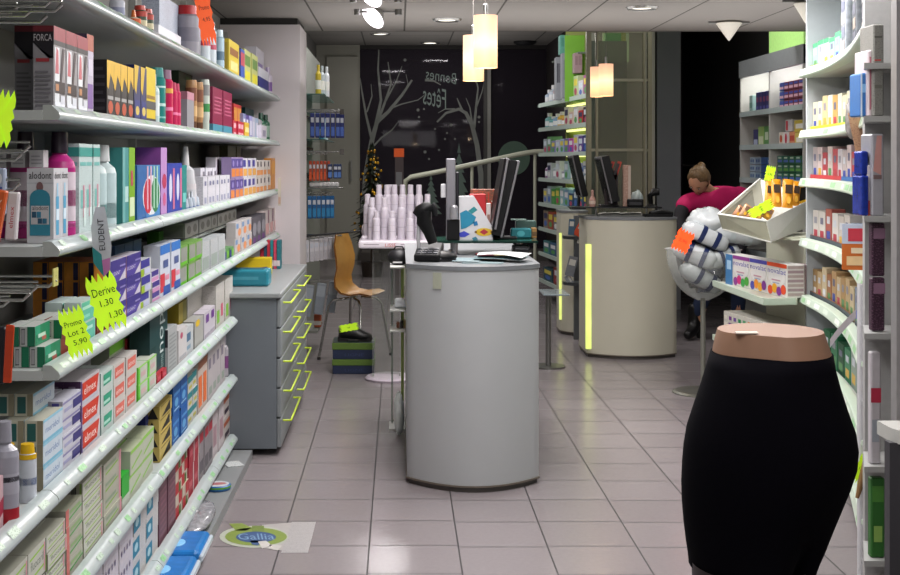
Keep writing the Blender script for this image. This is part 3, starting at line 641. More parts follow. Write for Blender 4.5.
b = MB(); b.tube([(PX(303, 9.9), 9.87, PZ(188, 9.9)), (PX(343, 9.9), 9.87, PZ(187.5, 9.9))], .006, CHROME, 6); b.box(-.76, PX(340, 9.9), 9.86, 10.1, PZ(188, 9.9)-.004, PZ(188, 9.9)+.002, glassmat('#aab5b5', .3)); W(b, 'wire_shelf', rk)
for i, u in enumerate((307, 311.5, 316, 320.5, 325, 329)):
    Yh = 9.8; x = PX(u, Yh)+.02
    hang_card('teal_blister_pack', x, Yh+.015*i, PZ(196, Yh), .032, .17, '#0f5b92', '#2a86b8', f'blue teal pack on the third hook row, {num[i]} from the pillar', 'blister pack', 'teal packs on the third hooks'); hook(x, Yh+.015*i+.01, PZ(195, Yh))
# white clips row and grey bags
for i, u in enumerate((307, 312, 316.5, 321, 325.5, 330, 335, 339)):
    Yh = 9.6; x = PX(u, Yh)
    hang_card('white_carded_pack', x, Yh+.012*i, PZ(240-i*.5, Yh), .033, .165, '#d5d3d8' if i < 7 else '#1c2c6b', '#c4c2c8' if i < 7 else '#2c3c80', f'white rounded carded pack on the lower hook row, {num[i]} from the pillar' if i < 7 else 'navy carded pack ending the lower row of white packs', 'blister pack', 'white packs on the lower hooks', .02); hook(x, Yh+.012*i+.012, PZ(238, Yh))
b = MB(); b.tube([(PX(303, 9.6), 9.58, PZ(236, 9.6)), (PX(360, 9.6), 9.58, PZ(231, 9.6))], .007, '#2a2a2c', 6); b.tube([(PX(303, 9.6), 9.56, PZ(238, 9.6)), (PX(342, 9.6), 9.56, PZ(235, 9.6))], .006, CHROME, 6); W(b, 'hook_rail', rk)
for i, u in enumerate((310, 322, 334)):
    Yh = 9.62; x = PX(u, Yh)
    b = MB(); n_ = 6
    b.rbox(-.035, .035, -.012, .012, -.235, 0, M('#8f979f', .3, var=.06, scale=20), .008, 2); b.box(-.03, .03, -.0125, -.012, -.10, -.02, '#a5adb5')
    o = b.build('grey_hanging_bag', None, (x, Yh+.03*i, PZ(285-i*1.5, Yh))); o.rotation_euler = (0, math.radians(8), 0); tag(o, f'translucent grey bag hanging low on the hook rack, {num[i]} from the pillar', 'hanging bag', 'grey bags on the lowest hooks'); hook(x, Yh+.03*i+.02, PZ(284, Yh))
b = MB(); b.rbox(-.025, .03, -.03, .03, 0, .10, M('#a8532f', .5), .012, 2); b.box(-.025, .03, -.031, -.030, .02, .05, '#c9c4bb'); o = b.build('orange_pouch', None, (PX(317, 9.75), 9.8, PZ(328, 9.75))); tag(o, 'orange brown pouch at the bottom of the hook rack', 'pouch')
b = MB(); b.box(-.76, -.60, 9.6, 10.2, PZ(328, 9.75)-.02, PZ(328, 9.75)-.001, M('#7b7d76', .6)); W(b, 'low_ledge', rk)
for i, (u, v, cc) in enumerate(((317, 66, '#c9b23c'), (320, 68, '#b7c2c9'), (324, 70, '#d8dce0'), (318, 112, '#4f97b0'), (321, 113, '#bfd3da'))):
    Y = 10.2; z = PZ(96, 10.2)+.0045 if i < 3 else PZ(140, 10.2)+.0045
    h = .24 if i < 3 else .18
    b = MB(); r = .022; b.lathe([(0, 0), (r, 0), (r, h*.7), (r*.5, h*.8), (r*.5, h), (0, h)], cc, 12); b.lathe([(r+.0004, h*.2), (r+.0004, h*.5)], '#e9e9e4', 12); o = b.build('lotion_bottle', None, (PX(u, Y)+.03*0+.01, Y+.1*i, z)); tag(o, ['yellow', 'grey', 'white', 'blue', 'pale blue'][i]+' lotion bottle on the '+('upper' if i < 3 else 'lower')+' glass shelf of the hook rack', 'bottle')

# ============================================================= small side stand at the counter
sd = empty('accessory_stand', (PX(398, 7.0), 7.0, 0), 'narrow white acrylic stand with three trays tucked left of the first counter', 'display stand')
for v in (265, 308, 328):
    b = MB(); b.rbox(PX(390, 7), PX(405.5, 7), 6.9, 7.15, PZ(v, 7)-.01, PZ(v, 7)+.002, M('#cfd0cb', .3), .003, 1); W(b, 'tray', sd)
b = MB(); b.box(PX(391, 7), PX(393, 7), 7.10, 7.14, 0, PZ(265, 7), glassmat('#cfd6d0', .2)); b.box(PX(401, 7), PX(404, 7), 7.10, 7.14, 0, PZ(265, 7), M('#93a35c', .4)); b.box(PX(389, 7), PX(405, 7), 6.95, 7.15, 0, .012, '#c9c9c6'); W(b, 'stand_frame', sd)
b = MB(); b.ell((0, 0, .04), .06, .05, .045, M('#131217', .5), 16, 10); b.tube([(-.03, -.0, .075), (-.015, -.01, .098), (.02, -.01, .098), (.035, 0, .075)], .004, '#131217'); b.box(-.03, .02, -.05, -.046, .012, .02, '#c9c9c9')
o = b.build('eyewear_case', None, (PX(398.5, 7.0), 7.0, PZ(265, 7)+.002)); tag(o, 'black soft case on top tray of the small side stand', 'case')
b = MB(); b.rbox(-.04, .03, -.03, .03, 0, .05, M('#cfd3d8', .4), .01, 2); o = b.build('white_packet', None, (PX(402, 7), 7.0, PZ(308, 7)+.003)); tag(o, 'white packet on the middle tray of the side stand', 'packet')
b = MB()
for i, cc in enumerate(('#7c4a30', '#2a2522', '#a58b60')): b.rbox(-.03+i*.02, -.012+i*.02, -.03, .03, 0, .03+.006*i, cc, .004, 1)
o = b.build('brown_sachet', None, (PX(402, 7), 7.0, PZ(328, 7)+.003)); tag(o, 'small brown and black sachet bundle on lowest side stand tray', 'sachet')
def crumple(rx, ry, rz, seed, m, n=20, k=12):
    random.seed(seed); b = MB(); vs = []; fs = []
    for i in range(k+1):
        a = PI*i/k
        for j in range(n):
            t = 2*PI*j/n; w_ = 1+random.uniform(-.09, .09)
            vs.append((rx*math.sin(a)*math.cos(t)*w_, ry*math.sin(a)*math.sin(t)*w_, rz*(1-math.cos(a))*w_*.5*2))
    for i in range(k):
        for j in range(n): fs.append((i*n+j, i*n+(j+1) % n, (i+1)*n+(j+1) % n, (i+1)*n+j))
    b.add(vs, fs, m, True); return b
FILM = M('#d8dddb', .25, var=.08, scale=30)
b = crumple(.028, .07, .11, 3, FILM); o = b.build('plastic_bag', None, (.0, 6.85, 0)); tag(o, 'crumpled white plastic bag on the floor against the first counter', 'plastic bag')
# ============================================================= things on the first counter
YG = 6.35; zg = PZ(241, YG)
gs = empty('glass_till_shelf', (PX(487, YG), YG, .985), 'green-edged glass shelf on short steel legs above the first counter top', 'till shelf')
b = MB(); b.box(PX(437, YG), PX(538, YG), YG-.0, YG+.36, zg-.010, zg, glassmat('#3f6a5c', .35)); b.box(PX(437, YG), PX(538, YG), YG-.001, YG, zg-.009, zg-.001, M('#0e2a24', .2)); W(b, 'glass_top', gs)
for u, y in ((455.5, YG+.03), (525, YG+.3), (455.5, YG+.33)):
    b = MB(); b.lathe([(.022, .985), (.022, .99), (.013, .992), (.013, zg-.0105)], M('#8d8a8c', .25, .8), 14, PX(u, YG), y); W(b, 'leg', gs)
Y = YG+.05
p = empty('display_pole', (PX(451, Y), Y, zg), 'upright grey display post standing on the glass till shelf', 'till display')
b = MB(); b.rbox(PX(446.3, Y), PX(455.5, Y), Y, Y+.045, zg, PZ(158.5, Y), M('#77767c', .4, .3, var=.02), .004, 1); W(b, 'post', p)
b = MB(); b.rbox(PX(456, Y), PX(459, Y), Y+.01, Y+.04, zg, PZ(172, Y), M('#1b1a20', .3), .003, 1); b.rbox(PX(447, Y), PX(459.5, Y), Y-.015, Y, zg, PZ(219, Y), M('#09080b', .4, spec=.3), .004, 1); W(b, 'black_cover', p)
b = MB(); b.lathe([(0, PZ(219, Y)), (.02, PZ(219, Y)), (.019, PZ(207, Y)), (.012, PZ(205, Y)), (0, PZ(205, Y))], M('#9b9a9e', .3, .5), 14, PX(454, Y), Y-.02); W(b, 'silver_knob', p)
b = MB(); b.rbox(PX(441, Y), PX(446, Y), Y+.02, Y+.05, PZ(198, Y), PZ(184, Y), M('#b9b9bd', .35), .003, 1); W(b, 'card_reader', p)
# greeting-card box with plain abstract shapes, and red boxes behind
Y = YG+.08
b = MB(); pr = [P(458, 239.5, Y), P(458, 196.5, Y), P(474, 196, Y), P(498, 238, Y), P(493, 240.6, Y)]
pr = [(p_.x, p_.z) for p_ in pr]; pr = [(PX(458, Y), zg+.001), (PX(458, Y), PZ(196.5, Y)), (PX(474, Y), PZ(196, Y)), (PX(493, Y), PZ(228, Y)), (PX(493, Y), zg+.001)]
n = len(pr); b.add([(x, Y, z) for x, z in pr]+[(x, Y+.10, z) for x, z in pr], [tuple(range(n)), tuple(range(2*n-1, n-1, -1))]+[(i, (i+1) % n, n+(i+1) % n, n+i) for i in range(n)], M('#c2c2c6', .4, var=.02))
def scr(pts, c): b.add([(PX(u, Y), Y-.0015, PZ(v, Y)) for u, v in pts], [tuple(range(len(pts)))], c)
scr([(460, 213), (466, 210), (476, 217), (474, 223), (466, 228), (461, 229)], '#1f7d9c'); scr([(468, 211), (474, 206.5), (477.5, 210), (472, 214)], '#2a7f86'); scr([(473, 222), (477, 221), (478, 225), (474, 226)], '#1f6d9c')
scr([(459, 233), (464, 231), (470, 234), (465, 237), (460, 237)], '#3a43b0'); scr([(472, 238), (476, 236.5), (478, 239.5), (473, 239.8)], '#3d7d92')
scr([(476+8+8.5*math.cos(a), 232+4*math.sin(a)) for a in [2*PI*k/16 for k in range(16)]], '#c9a92c'); 
b.add([(PX(u, Y), Y-.002, PZ(v, Y)) for u, v in ((479.5, 232), (484, 229), (488.5, 232), (484, 234.8))], [(0, 1, 2, 3)], '#a02a35')
for q in ((475.8, 232), (491.7, 232)): b.add([(PX(q[0]+1.4*math.cos(a), Y), Y-.002, PZ(q[1]+1.2*math.sin(a), Y)) for a in [2*PI*k/8 for k in range(8)]], [tuple(range(8))], '#6a4a1c')
solo(b, 'leaflet_box', 'white slanted leaflet holder printed with blue shapes and a yellow oval', 'leaflet holder')
Y2 = YG+.26
b = MB(); b.rbox(PX(470, Y2), PX(486, Y2), Y2, Y2+.07, zg+.001, PZ(194, Y2), M('#a8242a', .4), .003, 1); b.decal(('r', .2, .3, .8, .5, '#d9c9b0'), (PX(470, Y2), Y2, zg), (PX(486, Y2)-PX(470, Y2), 0, 0), (0, 0, .2), (0, -1, 0)); solo(b, 'red_gift_box', 'bright red box behind the white leaflet holder', 'box')
b = MB(); b.rbox(PX(470.5, Y2+.08), PX(497, Y2+.08), Y2+.08, Y2+.099, zg+.001, PZ(189, Y2+.08), M('#6a4a3a', .5, ink='#c0502e', var=.2), .003, 1)
for i in range(12):
    random.seed(i); b.decal(('r', .1+.07*(i % 11), .55+.3*random.random(), .16+.07*(i % 11), .62+.3*random.random(), random.choice(('#c9622e', '#b03a2a', '#c9a93c', '#4f7a3a', '#d8cfc0'))), (PX(470.5, Y2+.08), Y2+.08, zg), (PX(497, Y2)-PX(470.5, Y2), 0, 0), (0, 0, PZ(189, Y2)-zg), (0, -1, 0))
solo(b, 'brochure_rack', 'colourful orange and brown brochure stack behind the red box', 'brochures')
b = MB(); b.rbox(PX(486, Y2), PX(490.5, Y2), Y2-.03, Y2-.006, zg+.001, PZ(203, Y2), M('#b9b0ae', .4), .003, 1); b.decal(('r', .2, .2, .8, .8, '#8a6a62'), (PX(486, Y2), Y2-.03, zg), (PX(490.5, Y2)-PX(486, Y2), 0, 0), (0, 0, .15), (0, -1, 0)); solo(b, 'white_stick_pack', 'slim pale stick pack beside the red box on the till shelf', 'pack')
# till monitors seen edge on
def monitor(name, u0, u1, vt, vb, lean, Y, th, label, stand=True, zb=None):
    """a screen seen nearly edge on: bottom at u0, top at u1"""
    zb = zg+.001 if zb is None else zb
    m_ = empty(name, (PX(u0, Y), Y+.1, zb), label, 'monitor', 'till monitors')
    bt = Vector((PX(u0, Y), Y, PZ(vb, Y))); tp = Vector((PX(u1, Y), Y, PZ(vt, Y))); d = (tp-bt); L_ = d.length; d.normalize(); nrm = Vector((d.z, 0, -d.x))
    mx = Matrix.Identity(4)
    for i_, ax in enumerate((Vector((0, 1, 0)), -nrm if lean > 0 else nrm, d)):
        mx[0][i_], mx[1][i_], mx[2][i_] = ax.x, ax.y, ax.z
    mx.translation = bt
    b = MB(); b.rbox(0, .30, 0, th, 0, L_, M('#0c0c0f', .4, spec=.3), .004, 1, mx=mx); W(b, 'housing', m_)
    b = MB(); b.rbox(-.003, .303, -.010, .001, -.003, L_+.003, M('#77767a', .35, .3), .003, 1, mx=mx); W(b, 'bezel', m_)
    b = MB(); b.box(.015, .285, -.012, -.010, .015, L_-.015, M('#0a0a0d', .15), mx=mx); W(b, 'screen', m_)
    if stand:
        b = MB(); cpt = mx @ Vector((.15, th, L_*.4)); f_ = Vector((cpt.x+.03*lean, cpt.y, zb)); b.tube([cpt, (cpt.x+.02*lean, cpt.y, cpt.z-.03), f_], .012, '#0e0e11'); b.rbox(f_.x-.07, f_.x+.07, f_.y-.07, f_.y+.07, zb, zb+.012, '#0e0e11', .004, 1); W(b, 'stand', m_)
    return m_
monitor('till_monitor', 494.5, 507, 158.5, 229, 1, YG+.02, .012, 'thin silver edged till screen leaning right, nearest the leaflet holder', False)
monitor('till_monitor', 500.5, 518, 161, 237, 1, YG+.045, .045, 'thick black till monitor leaning right on the glass shelf', True)
# behind: small boxes, teal pack on glass shelf
Y3 = YG+.2
b = MB(); b.rbox(PX(511, Y3), PX(531.5, Y3), Y3, Y3+.06, zg+.001, PZ(228.5, Y3), M('#1f7078', .4), .006, 1); b.decal(('e', .3, .2, .7, .8, '#4aa0a8'), (PX(511, Y3), Y3, zg), (.1, 0, 0), (0, 0, .05), (0, -1, 0)); solo(b, 'teal_packet', 'teal packet lying on the glass shelf beside the monitors', 'packet')
b = MB(); b.rbox(PX(531.8, Y3), PX(537, Y3), Y3+.01, Y3+.06, zg+.001, PZ(228, Y3), M('#8a6a3c', .6), .003, 1); b.box(PX(531.8, Y3), PX(537, Y3), Y3+.009, Y3+.01, PZ(236, Y3), PZ(232, Y3), '#5a4426'); solo(b, 'cardboard_box', 'small brown cardboard box at the end of the glass shelf', 'box')
b = MB(); b.rbox(PX(516, Y3+.1), PX(536, Y3+.1), Y3+.09, Y3+.155, zg+.001, PZ(221.5, Y3), M('#35504a', .5), .004, 1); b.box(PX(513, Y3), PX(528, Y3), Y3+.09, Y3+.13, PZ(221, Y3), PZ(220, Y3), '#8fa59c'); solo(b, 'green_box', 'dark green box behind the teal packet on the glass shelf', 'box')
# on the worktop: scanner, terminal, papers, mouse-like receipt unit
zt = .985
Y = 6.0
sn = empty('barcode_scanner', (PX(425, Y), Y, zt), 'black handheld barcode scanner standing in its cradle on the first counter', 'barcode scanner')
b = MB(); b.tube([P(431.5, 206, Y), P(426, 208, Y), P(420, 212, Y), P(416, 216, Y)], [.022, .03, .032, .022], DARK, 12); b.tube([P(424, 211, Y), P(424, 222, Y), P(429, 232, Y), P(433, 243, Y)], [.034, .036, .026, .022], DARK, 12); W(b, 'scanner_body', sn)
b = MB(); b.tube([P(431, 205, Y), P(434.5, 209, Y), P(435, 216, Y)], [.02, .018, .012], DARKG, 10); W(b, 'scanner_head', sn)
b = MB(); b.tube([P(419, 222, Y), P(418, 238, Y), (PX(420, Y), Y+.01, zt+.02)], [.008, .009, .012], M('#a5a5a8', .3), 8); b.lathe([(0, zt), (.06, zt), (.055, zt+.015), (0, zt+.02)], DARK, 18, PX(428, Y), Y+.02); W(b, 'cradle', sn)
Y = 6.0
kp = empty('payment_terminal', (PX(428, Y), Y-.03, zt), 'black payment terminal with grey keys lying on the counter corner', 'payment terminal')
mx = Matrix.Translation((PX(426, Y), Y-.06, zt+.005)) @ Euler((math.radians(14), 0, math.radians(-8))).to_matrix().to_4x4()
b = MB(); b.rbox(-.055, .065, -.02, .17, .0, .035, DARK, .008, 2, mx=mx); W(b, 'terminal_body', kp)
b = MB()
for i in range(4):
    for j in range(3): b.box(-.045+i*.026, -.025+i*.026, -.005+j*.03, .013+j*.03, .035, .039, M('#45464b', .5), mx=mx)
W(b, 'keypad', kp)
b = MB(); b.ell((0, 0, .02), .075, .05, .028, DARK, 18, 10); b.lathe([(0, 0), (.07, 0), (.07, .012), (0, .012)], DARKG, 18, sy=.7); b.box(-.03, .0, -.05, -.047, .012, .016, '#8a8a90'); o = b.build('receipt_puck', None, (PX(441, 5.98), 5.98, zt)); tag(o, 'low rounded black device in front of the glass shelf leg', 'till device')
def sheets(pts, z0, c, label, curl=0, off=.0):
    b = MB(); n_ = 8; (a, b_, c_, d_) = [Vector(q) for q in pts]; top = []; 
    for i in range(n_+1):
        t = i/n_; l_ = a.lerp(d_, t); r_ = b_.lerp(c_, t)
        for k_ in range(n_+1):
            s_ = k_/n_; q = l_.lerp(r_, s_); q.z = z0+curl*(math.sin(s_*PI)*.5+s_*s_*.6*t); top.append(q)
    fs = [(i*(n_+1)+k_, i*(n_+1)+k_+1, (i+1)*(n_+1)+k_+1, (i+1)*(n_+1)+k_) for i in range(n_) for k_ in range(n_)]
    b.add(top, fs, M(c, .6, ink='#7f868a' if c != '#3c5a60' else None), True); b.add([q-Vector((0, 0, .001)) for q in top], fs, M(c, .6), True); solo(b, 'paper_sheet', label, 'paper', 'papers on the first counter')
sheets([(.28, 5.82, 0), (.46, 5.80, 0), (.50, 6.02, 0), (.30, 6.08, 0)], zt+.002, '#5f7478', 'grey green sheet lying on the counter in front of the others')
sheets([(.24, 5.90, 0), (.36, 5.86, 0), (.40, 6.10, 0), (.26, 6.12, 0)], zt+.006, '#6c7f84', 'bluish sheet under the glass shelf leg on the counter')
sheets([(.34, 5.95, 0), (.55, 5.86, 0), (.60, 6.02, 0), (.36, 6.14, 0)], zt+.012, '#3f5f63', 'dark teal sheet in the middle of the paper pile', .01)
sheets([(.36, 6.02, 0), (.55, 5.84, 0), (.61, 5.98, 0), (.38, 6.20, 0)], zt+.024, '#b4b8b8', 'white curled sheet on top of the paper pile', .02)
b = MB(); b.rbox(PX(476, 6.3), PX(510, 6.3), 6.28, 6.34, zt, zt+.012, M('#6a1f2c', .5), .002, 1); b.box(PX(494, 6.3), PX(509, 6.3), 6.275, 6.28, zt+.002, zt+.012, '#b0a578'); solo(b, 'red_notebook', 'thin dark red notebook under the glass shelf', 'notebook')
b = MB(); b.rbox(PX(513, 6.4), PX(530, 6.4), 6.38, 6.48, zt, zt+.045, M('#1c1d22', .5), .01, 2); b.tube([(PX(515, 6.4), 6.37, zt+.03), (PX(528, 6.4), 6.37, zt+.028)], .003, '#55565a'); solo(b, 'black_wallet', 'black pouch under the end of the glass shelf', 'pouch')
# ============================================================= things on the second and third counter
zt2 = 1.03
Y = 9.75
bs2 = empty('till_bridge', (PX(625, Y), Y, zt2), 'dark thin raised shelf with rod legs on the second counter', 'till shelf')
b = MB(); b.box(PX(571, Y), PX(662, Y), Y, Y+.2, PZ(208.3, Y), PZ(207, Y), M('#1c1e20', .3)); W(b, 'shelf_plate', bs2)
for u in (597, 648):
    b = MB(); b.tube([(PX(u, Y), Y+.05, zt2), (PX(u, Y), Y+.05, PZ(208.4, Y))], .008, STEEL); W(b, 'leg', bs2)
zb2 = PZ(207, Y)+.001
monitor('till_monitor', 612.5, 601.5, 157, 203, -1, 9.78, .06, 'black monitor back with pale edge on the second counter', True, zb2)
monitor('till_monitor', 582.5, 573, 156, 197, -1, 10.95, .05, 'black monitor standing on the farthest counter', True, zt2)
b = MB(); b.tube([P(651, 205, 9.9), P(650, 196, 9.9), P(654, 192, 9.9), P(659, 192, 9.9)], [.02, .022, .03, .026], DARK, 10); b.lathe([(0, zb2), (.04, zb2), (.03, zb2+.015), (0, zb2+.02)], DARK, 14, PX(651, 9.9), 9.9); solo(b, 'barcode_scanner', 'black barcode scanner on the shelf of the second counter', 'barcode scanner')
b = MB(); b.tube([P(650, 214, 9.6), P(660, 212.5, 9.62), P(673, 214, 9.62)], [.02, .03, .018], DARK, 10); b.box(PX(645, 9.6), PX(672, 9.6), 9.58, 9.7, zt2, zt2+.02, DARK); solo(b, 'black_keyboard', 'low black keyboard at the right end of the second counter', 'keyboard')
b = MB(); b.rbox(PX(597, 9.8), PX(643, 9.8), 9.7, 9.85, zt2, zt2+.018, M('#8b8b86', .6, ink='#444444'), .004, 1)
for i in range(6): b.poly([(PX(598+i*7, 9.68), 9.66, zt2+.02+.004*(i % 3)), (PX(606+i*7, 9.68), 9.67, zt2+.026), (PX(606+i*7, 9.8), 9.8, zt2+.03), (PX(599+i*7, 9.8), 9.8, zt2+.024)], ('#b9b8b2', '#9a9a95', '#c9c8c2')[i % 3])
solo(b, 'paper_pile', 'untidy flat pile of papers on the second counter', 'papers')
b = MB()
for i, (u0, u1, v0, v1) in enumerate(((606, 612, 161, 175), (612, 619, 161, 177))):
    b.add([P(u0-4+3, v1, 9.9), P(u0+3+3, v0, 9.9), P(u1+3, v0+1, 9.9), P(u1-3, v1+3, 9.9)], [(0, 1, 2, 3)], M('#b3382a', .5)); b.add([P(u0+1, v1-3, 9.895), P(u0+5, v0+2, 9.895), P(u1+1, v0+3, 9.895), P(u1-3, v1-2, 9.895)], [(0, 1, 2, 3)], '#3a3034')
b.rbox(PX(605, 9.9), PX(618, 9.9), 9.9, 9.93, zb2, PZ(170, 9.9), M('#33282a', .5), .004, 1); solo(b, 'red_leaflet_stand', 'black and red framed leaflet stand on the second counter', 'leaflet stand')
b = MB(); b.rbox(PX(623, 9.85), PX(630.5, 9.85), 9.84, 9.87, zb2, PZ(165, 9.85), M('#a07f72', .5, ink='#d8c0b0'), .003, 1); b.box(PX(628, 9.85), PX(630.5, 9.85), 9.838, 9.84, zb2, PZ(166, 9.85), '#c0b0a6'); solo(b, 'cosmetic_box', 'tall pinkish cosmetics box on the second counter shelf', 'carton')
b = crumple(.05, .04, .06, 8, M('#9aa5a5', .3, var=.2), 12, 8); o = b.build('clear_wrap', None, (PX(637, 9.85), 9.86, zb2)); tag(o, 'small crumpled clear wrapped parcel on the second counter shelf', 'parcel')
b = MB(); b.rbox(PX(627, 9.82), PX(643, 9.82), 9.8, 9.83, zb2, PZ(199, 9.8), DARK, .006, 1); b.box(PX(629, 9.82), PX(641, 9.82), 9.798, 9.8, PZ(205, 9.8), PZ(202, 9.8), '#2f2f33'); solo(b, 'black_tray', 'black pen tray in front of the pinkish box', 'tray')
b = MB(); b.lathe([(0, 0), (.022, 0), (.026, .05), (.018, .07), (.01, .08), (.01, .12), (0, .13)], '#b08a80', 12); b.lathe([(.0265, .02), (.0268, .045)], '#c9b5a8', 12); o = b.build('hand_gel_bottle', None, (PX(592.5, 9.8), 9.8, zb2)); tag(o, 'small pinkish gel bottle beside the second counter monitor', 'bottle')
# brochure pockets between the lit strips
bp = empty('brochure_holder', (PX(577, 10.3), 10.4, 0), 'tiered dark acrylic brochure holder between the two glowing strips', 'brochure holder')
for v0 in (237, 283):
    b = MB(); Yb = 10.35; pts = [(PX(564+26*i/8, Yb), Yb-.10*math.sin(PI*i/8)) for i in range(9)]
    b.prism(pts+[(PX(590, Yb), Yb+.1), (PX(564, Yb), Yb+.1)], PZ(v0+2, Yb), PZ(v0-1, Yb), M('#3c4043', .3)); W(b, 'tier', bp)
b = MB(); b.box(PX(575, 10.45), PX(580, 10.45), 10.5, 10.54, 0, 1.0, '#55585a'); W(b, 'spine', bp)
for i, (u, v, w_, h_, cc, ro, lab) in enumerate(((571, 236, 6, 16, '#3f5f7a', 4, 'blue leaflet'), (577, 237, 9, 13, '#d0502a', 28, 'bright orange leaflet'), (584, 236, 6, 14, '#7a3f34', 10, 'brown red leaflet'), (569, 276, 9, 20, '#757980', 14, 'grey folded leaflet'), (577, 262, 8, 34, '#4d5156', 8, 'dark grey tall leaflet'), (566, 284, 9, 6, '#8f949a', 60, 'pale grey leaflet'))):
    Yb = 10.22+.02*i; b = MB(); s_ = Yb/K; b.rbox(-w_/2*s_, w_/2*s_, -.004, .004, 0, h_*s_, cc, .001, 1); b.decal(('r', .15, .55, .85, .85, '#c9c9c4'), (-w_/2*s_, -.004, 0), (w_*s_, 0, 0), (0, 0, h_*s_), (0, -1, 0)); o = b.build('leaflet', None, (PX(u, Yb), Yb, PZ(v-1 if v < 250 else min(v, 281), Yb))); o.rotation_euler[1] = math.radians(ro); tag(o, lab+' in the '+('upper' if v < 250 else 'lower')+' tier of the brochure holder', 'leaflet')
b = MB(); zz = PZ(292, 9.0); b.rbox(PX(541, 9), PX(567, 9), 8.85, 9.2, zz-.012, zz, glassmat('#b9c4c8', .45), .004, 1); b.tube([(PX(550, 9), 9.1, 0), (PX(550, 9), 9.1, zz-.0125)], .02, STEEL); b.lathe([(0, 0), (.12, 0), (.12, .012), (0, .014)], STEEL, 20, PX(550, 9), 9.1); solo(b, 'glass_side_table', 'round-footed table with pale glass top behind the first counter', 'side table')
# ============================================================= curved shelving on the right
CPTS = [(2.135, 6.95), (2.065, 6.33), (1.91, 5.58), (1.70, 4.83), (1.545, 4.33)]
def cr(p0, p1, p2, p3, t):
    return [.5*((2*b)+(-a+c)*t+(2*a-5*b+4*c-d)*t*t+(-a+3*b-3*c+d)*t**3) for a, b, c, d in zip(p0, p1, p2, p3)]
def cpath(t):
    t = max(0, min(1, t))*(len(CPTS)-1); i = min(int(t), len(CPTS)-2); f = t-i
    g = lambda k: CPTS[k] if 0 <= k < len(CPTS) else (tuple(2*a-b for a, b in zip(CPTS[0], CPTS[1])) if k < 0 else tuple(2*a-b for a, b in zip(CPTS[-1], CPTS[-2])))
    return Vector(cr(g(i-1), g(i), g(i+1), g(i+2), f)+[0])
def cframe(t):
    p = cpath(t); d = (cpath(min(1, t+.01))-cpath(max(0, t-.01))).normalized(); n = Vector((d.y, -d.x, 0)); return p, d, n   # n points into the aisle
CZ = {'A': 1.915, 'B': 1.590, 'C': 1.335, 'D': 1.015, 'E': .715, 'F': .41, 'G': .11}
CN = {'A': 'top curved shelf', 'B': 'second curved shelf', 'C': 'third curved shelf', 'D': 'fourth curved shelf', 'E': 'fifth curved shelf', 'F': 'sixth curved shelf', 'G': 'lowest curved shelf'}
gd = empty('curved_shelving', (2.1, 5.6, 0), 'bowed white shelving with pale green price rails behind the mannequin', 'shelving')
RAILG = M('#c3d2c2', .3, var=.03); NS = 24
b = MB(); q = [cframe(i/NS) for i in range(NS+1)]
vs = [tuple((p-n*.36)+Vector((0, 0, z))) for z in (0, 2.36) for p, d, n in q]; b.add(vs, [(i, i+1, NS+2+i, NS+1+i) for i in range(NS)], M('#a9b1b5', .5, var=.02), True)
vs = [tuple((p-n*.40)+Vector((0, 0, z))) for z in (0, 2.36) for p, d, n in q]; b.add(vs, [(i, i+1, NS+2+i, NS+1+i) for i in range(NS)], M('#a9b1b5', .5, var=.02), True); W(b, 'back_panel', gd)
for k, z in CZ.items():
    b = MB(); top = [tuple(p-n*o+Vector((0, 0, zz))) for zz in (z, z-.025) for o in (.05, .36) for p, d, n in q]; m_ = NS+1
    fs = []
    for i in range(NS): fs += [(i, i+1, m_+i+1, m_+i), (2*m_+i, 2*m_+i+1, 3*m_+i+1, 3*m_+i), (i, i+1, 2*m_+i+1, 2*m_+i)]
    fs += [(0, m_, 3*m_, 2*m_), (NS, m_+NS, 3*m_+NS, 2*m_+NS)]
    b.add(top, fs, M('#c5c9c3', .45, var=.02)); sh = W(b, 'shelf', gd)
    pr = [(-.055, -.026), (-.004, -.026), (0, -.020), (-.010, .016), (-.014, .018), (-.055, .018)]; n_ = len(pr)
    b = MB(); vs = [tuple(p+n*a+Vector((0, 0, z+h))) for p, d, n in q for a, h in pr]
    b.add(vs, [(i*n_+j, i*n_+j+1, (i+1)*n_+j+1, (i+1)*n_+j) for i in range(NS) for j in range(n_-1)], RAILG, False); b.add(vs[:n_], [tuple(range(n_))], RAILG); b.add(vs[-n_:], [tuple(range(n_))], RAILG)
    random.seed(ord(k)); t = .03
    while t < .95:
        w_ = random.choice((.03, .05)); 
        v4 = []
        for tt_ in (t, t+w_):
            p, d, n = cframe(tt_)
            for a, h in ((-.0013, -.012), (-.0075, .010)): v4.append(tuple(p+n*a+Vector((0, 0, z+h))))
        b.add(v4, [(0, 2, 3, 1)], random.choice(('#9cc79a', '#d7e3d5', '#e3e8e0'))); t += w_+random.choice((.02, .04, .08))
    W(b, 'price_rail', sh)
def strip(t0, t1, z, c, off=-.062, h=.02, name='pusher_strip'):
    b = MB(); n_ = 8; r = [cframe(t0+(t1-t0)*i/n_) for i in range(n_+1)]
    for o in (0, -.004):
        b.add([tuple(p+n*(off+o)+Vector((0, 0, zz))) for zz in (z, z+h) for p, d, n in r], [(i, i+1, n_+2+i, n_+1+i) for i in range(n_)], c, True)
    W(b, name, gd)
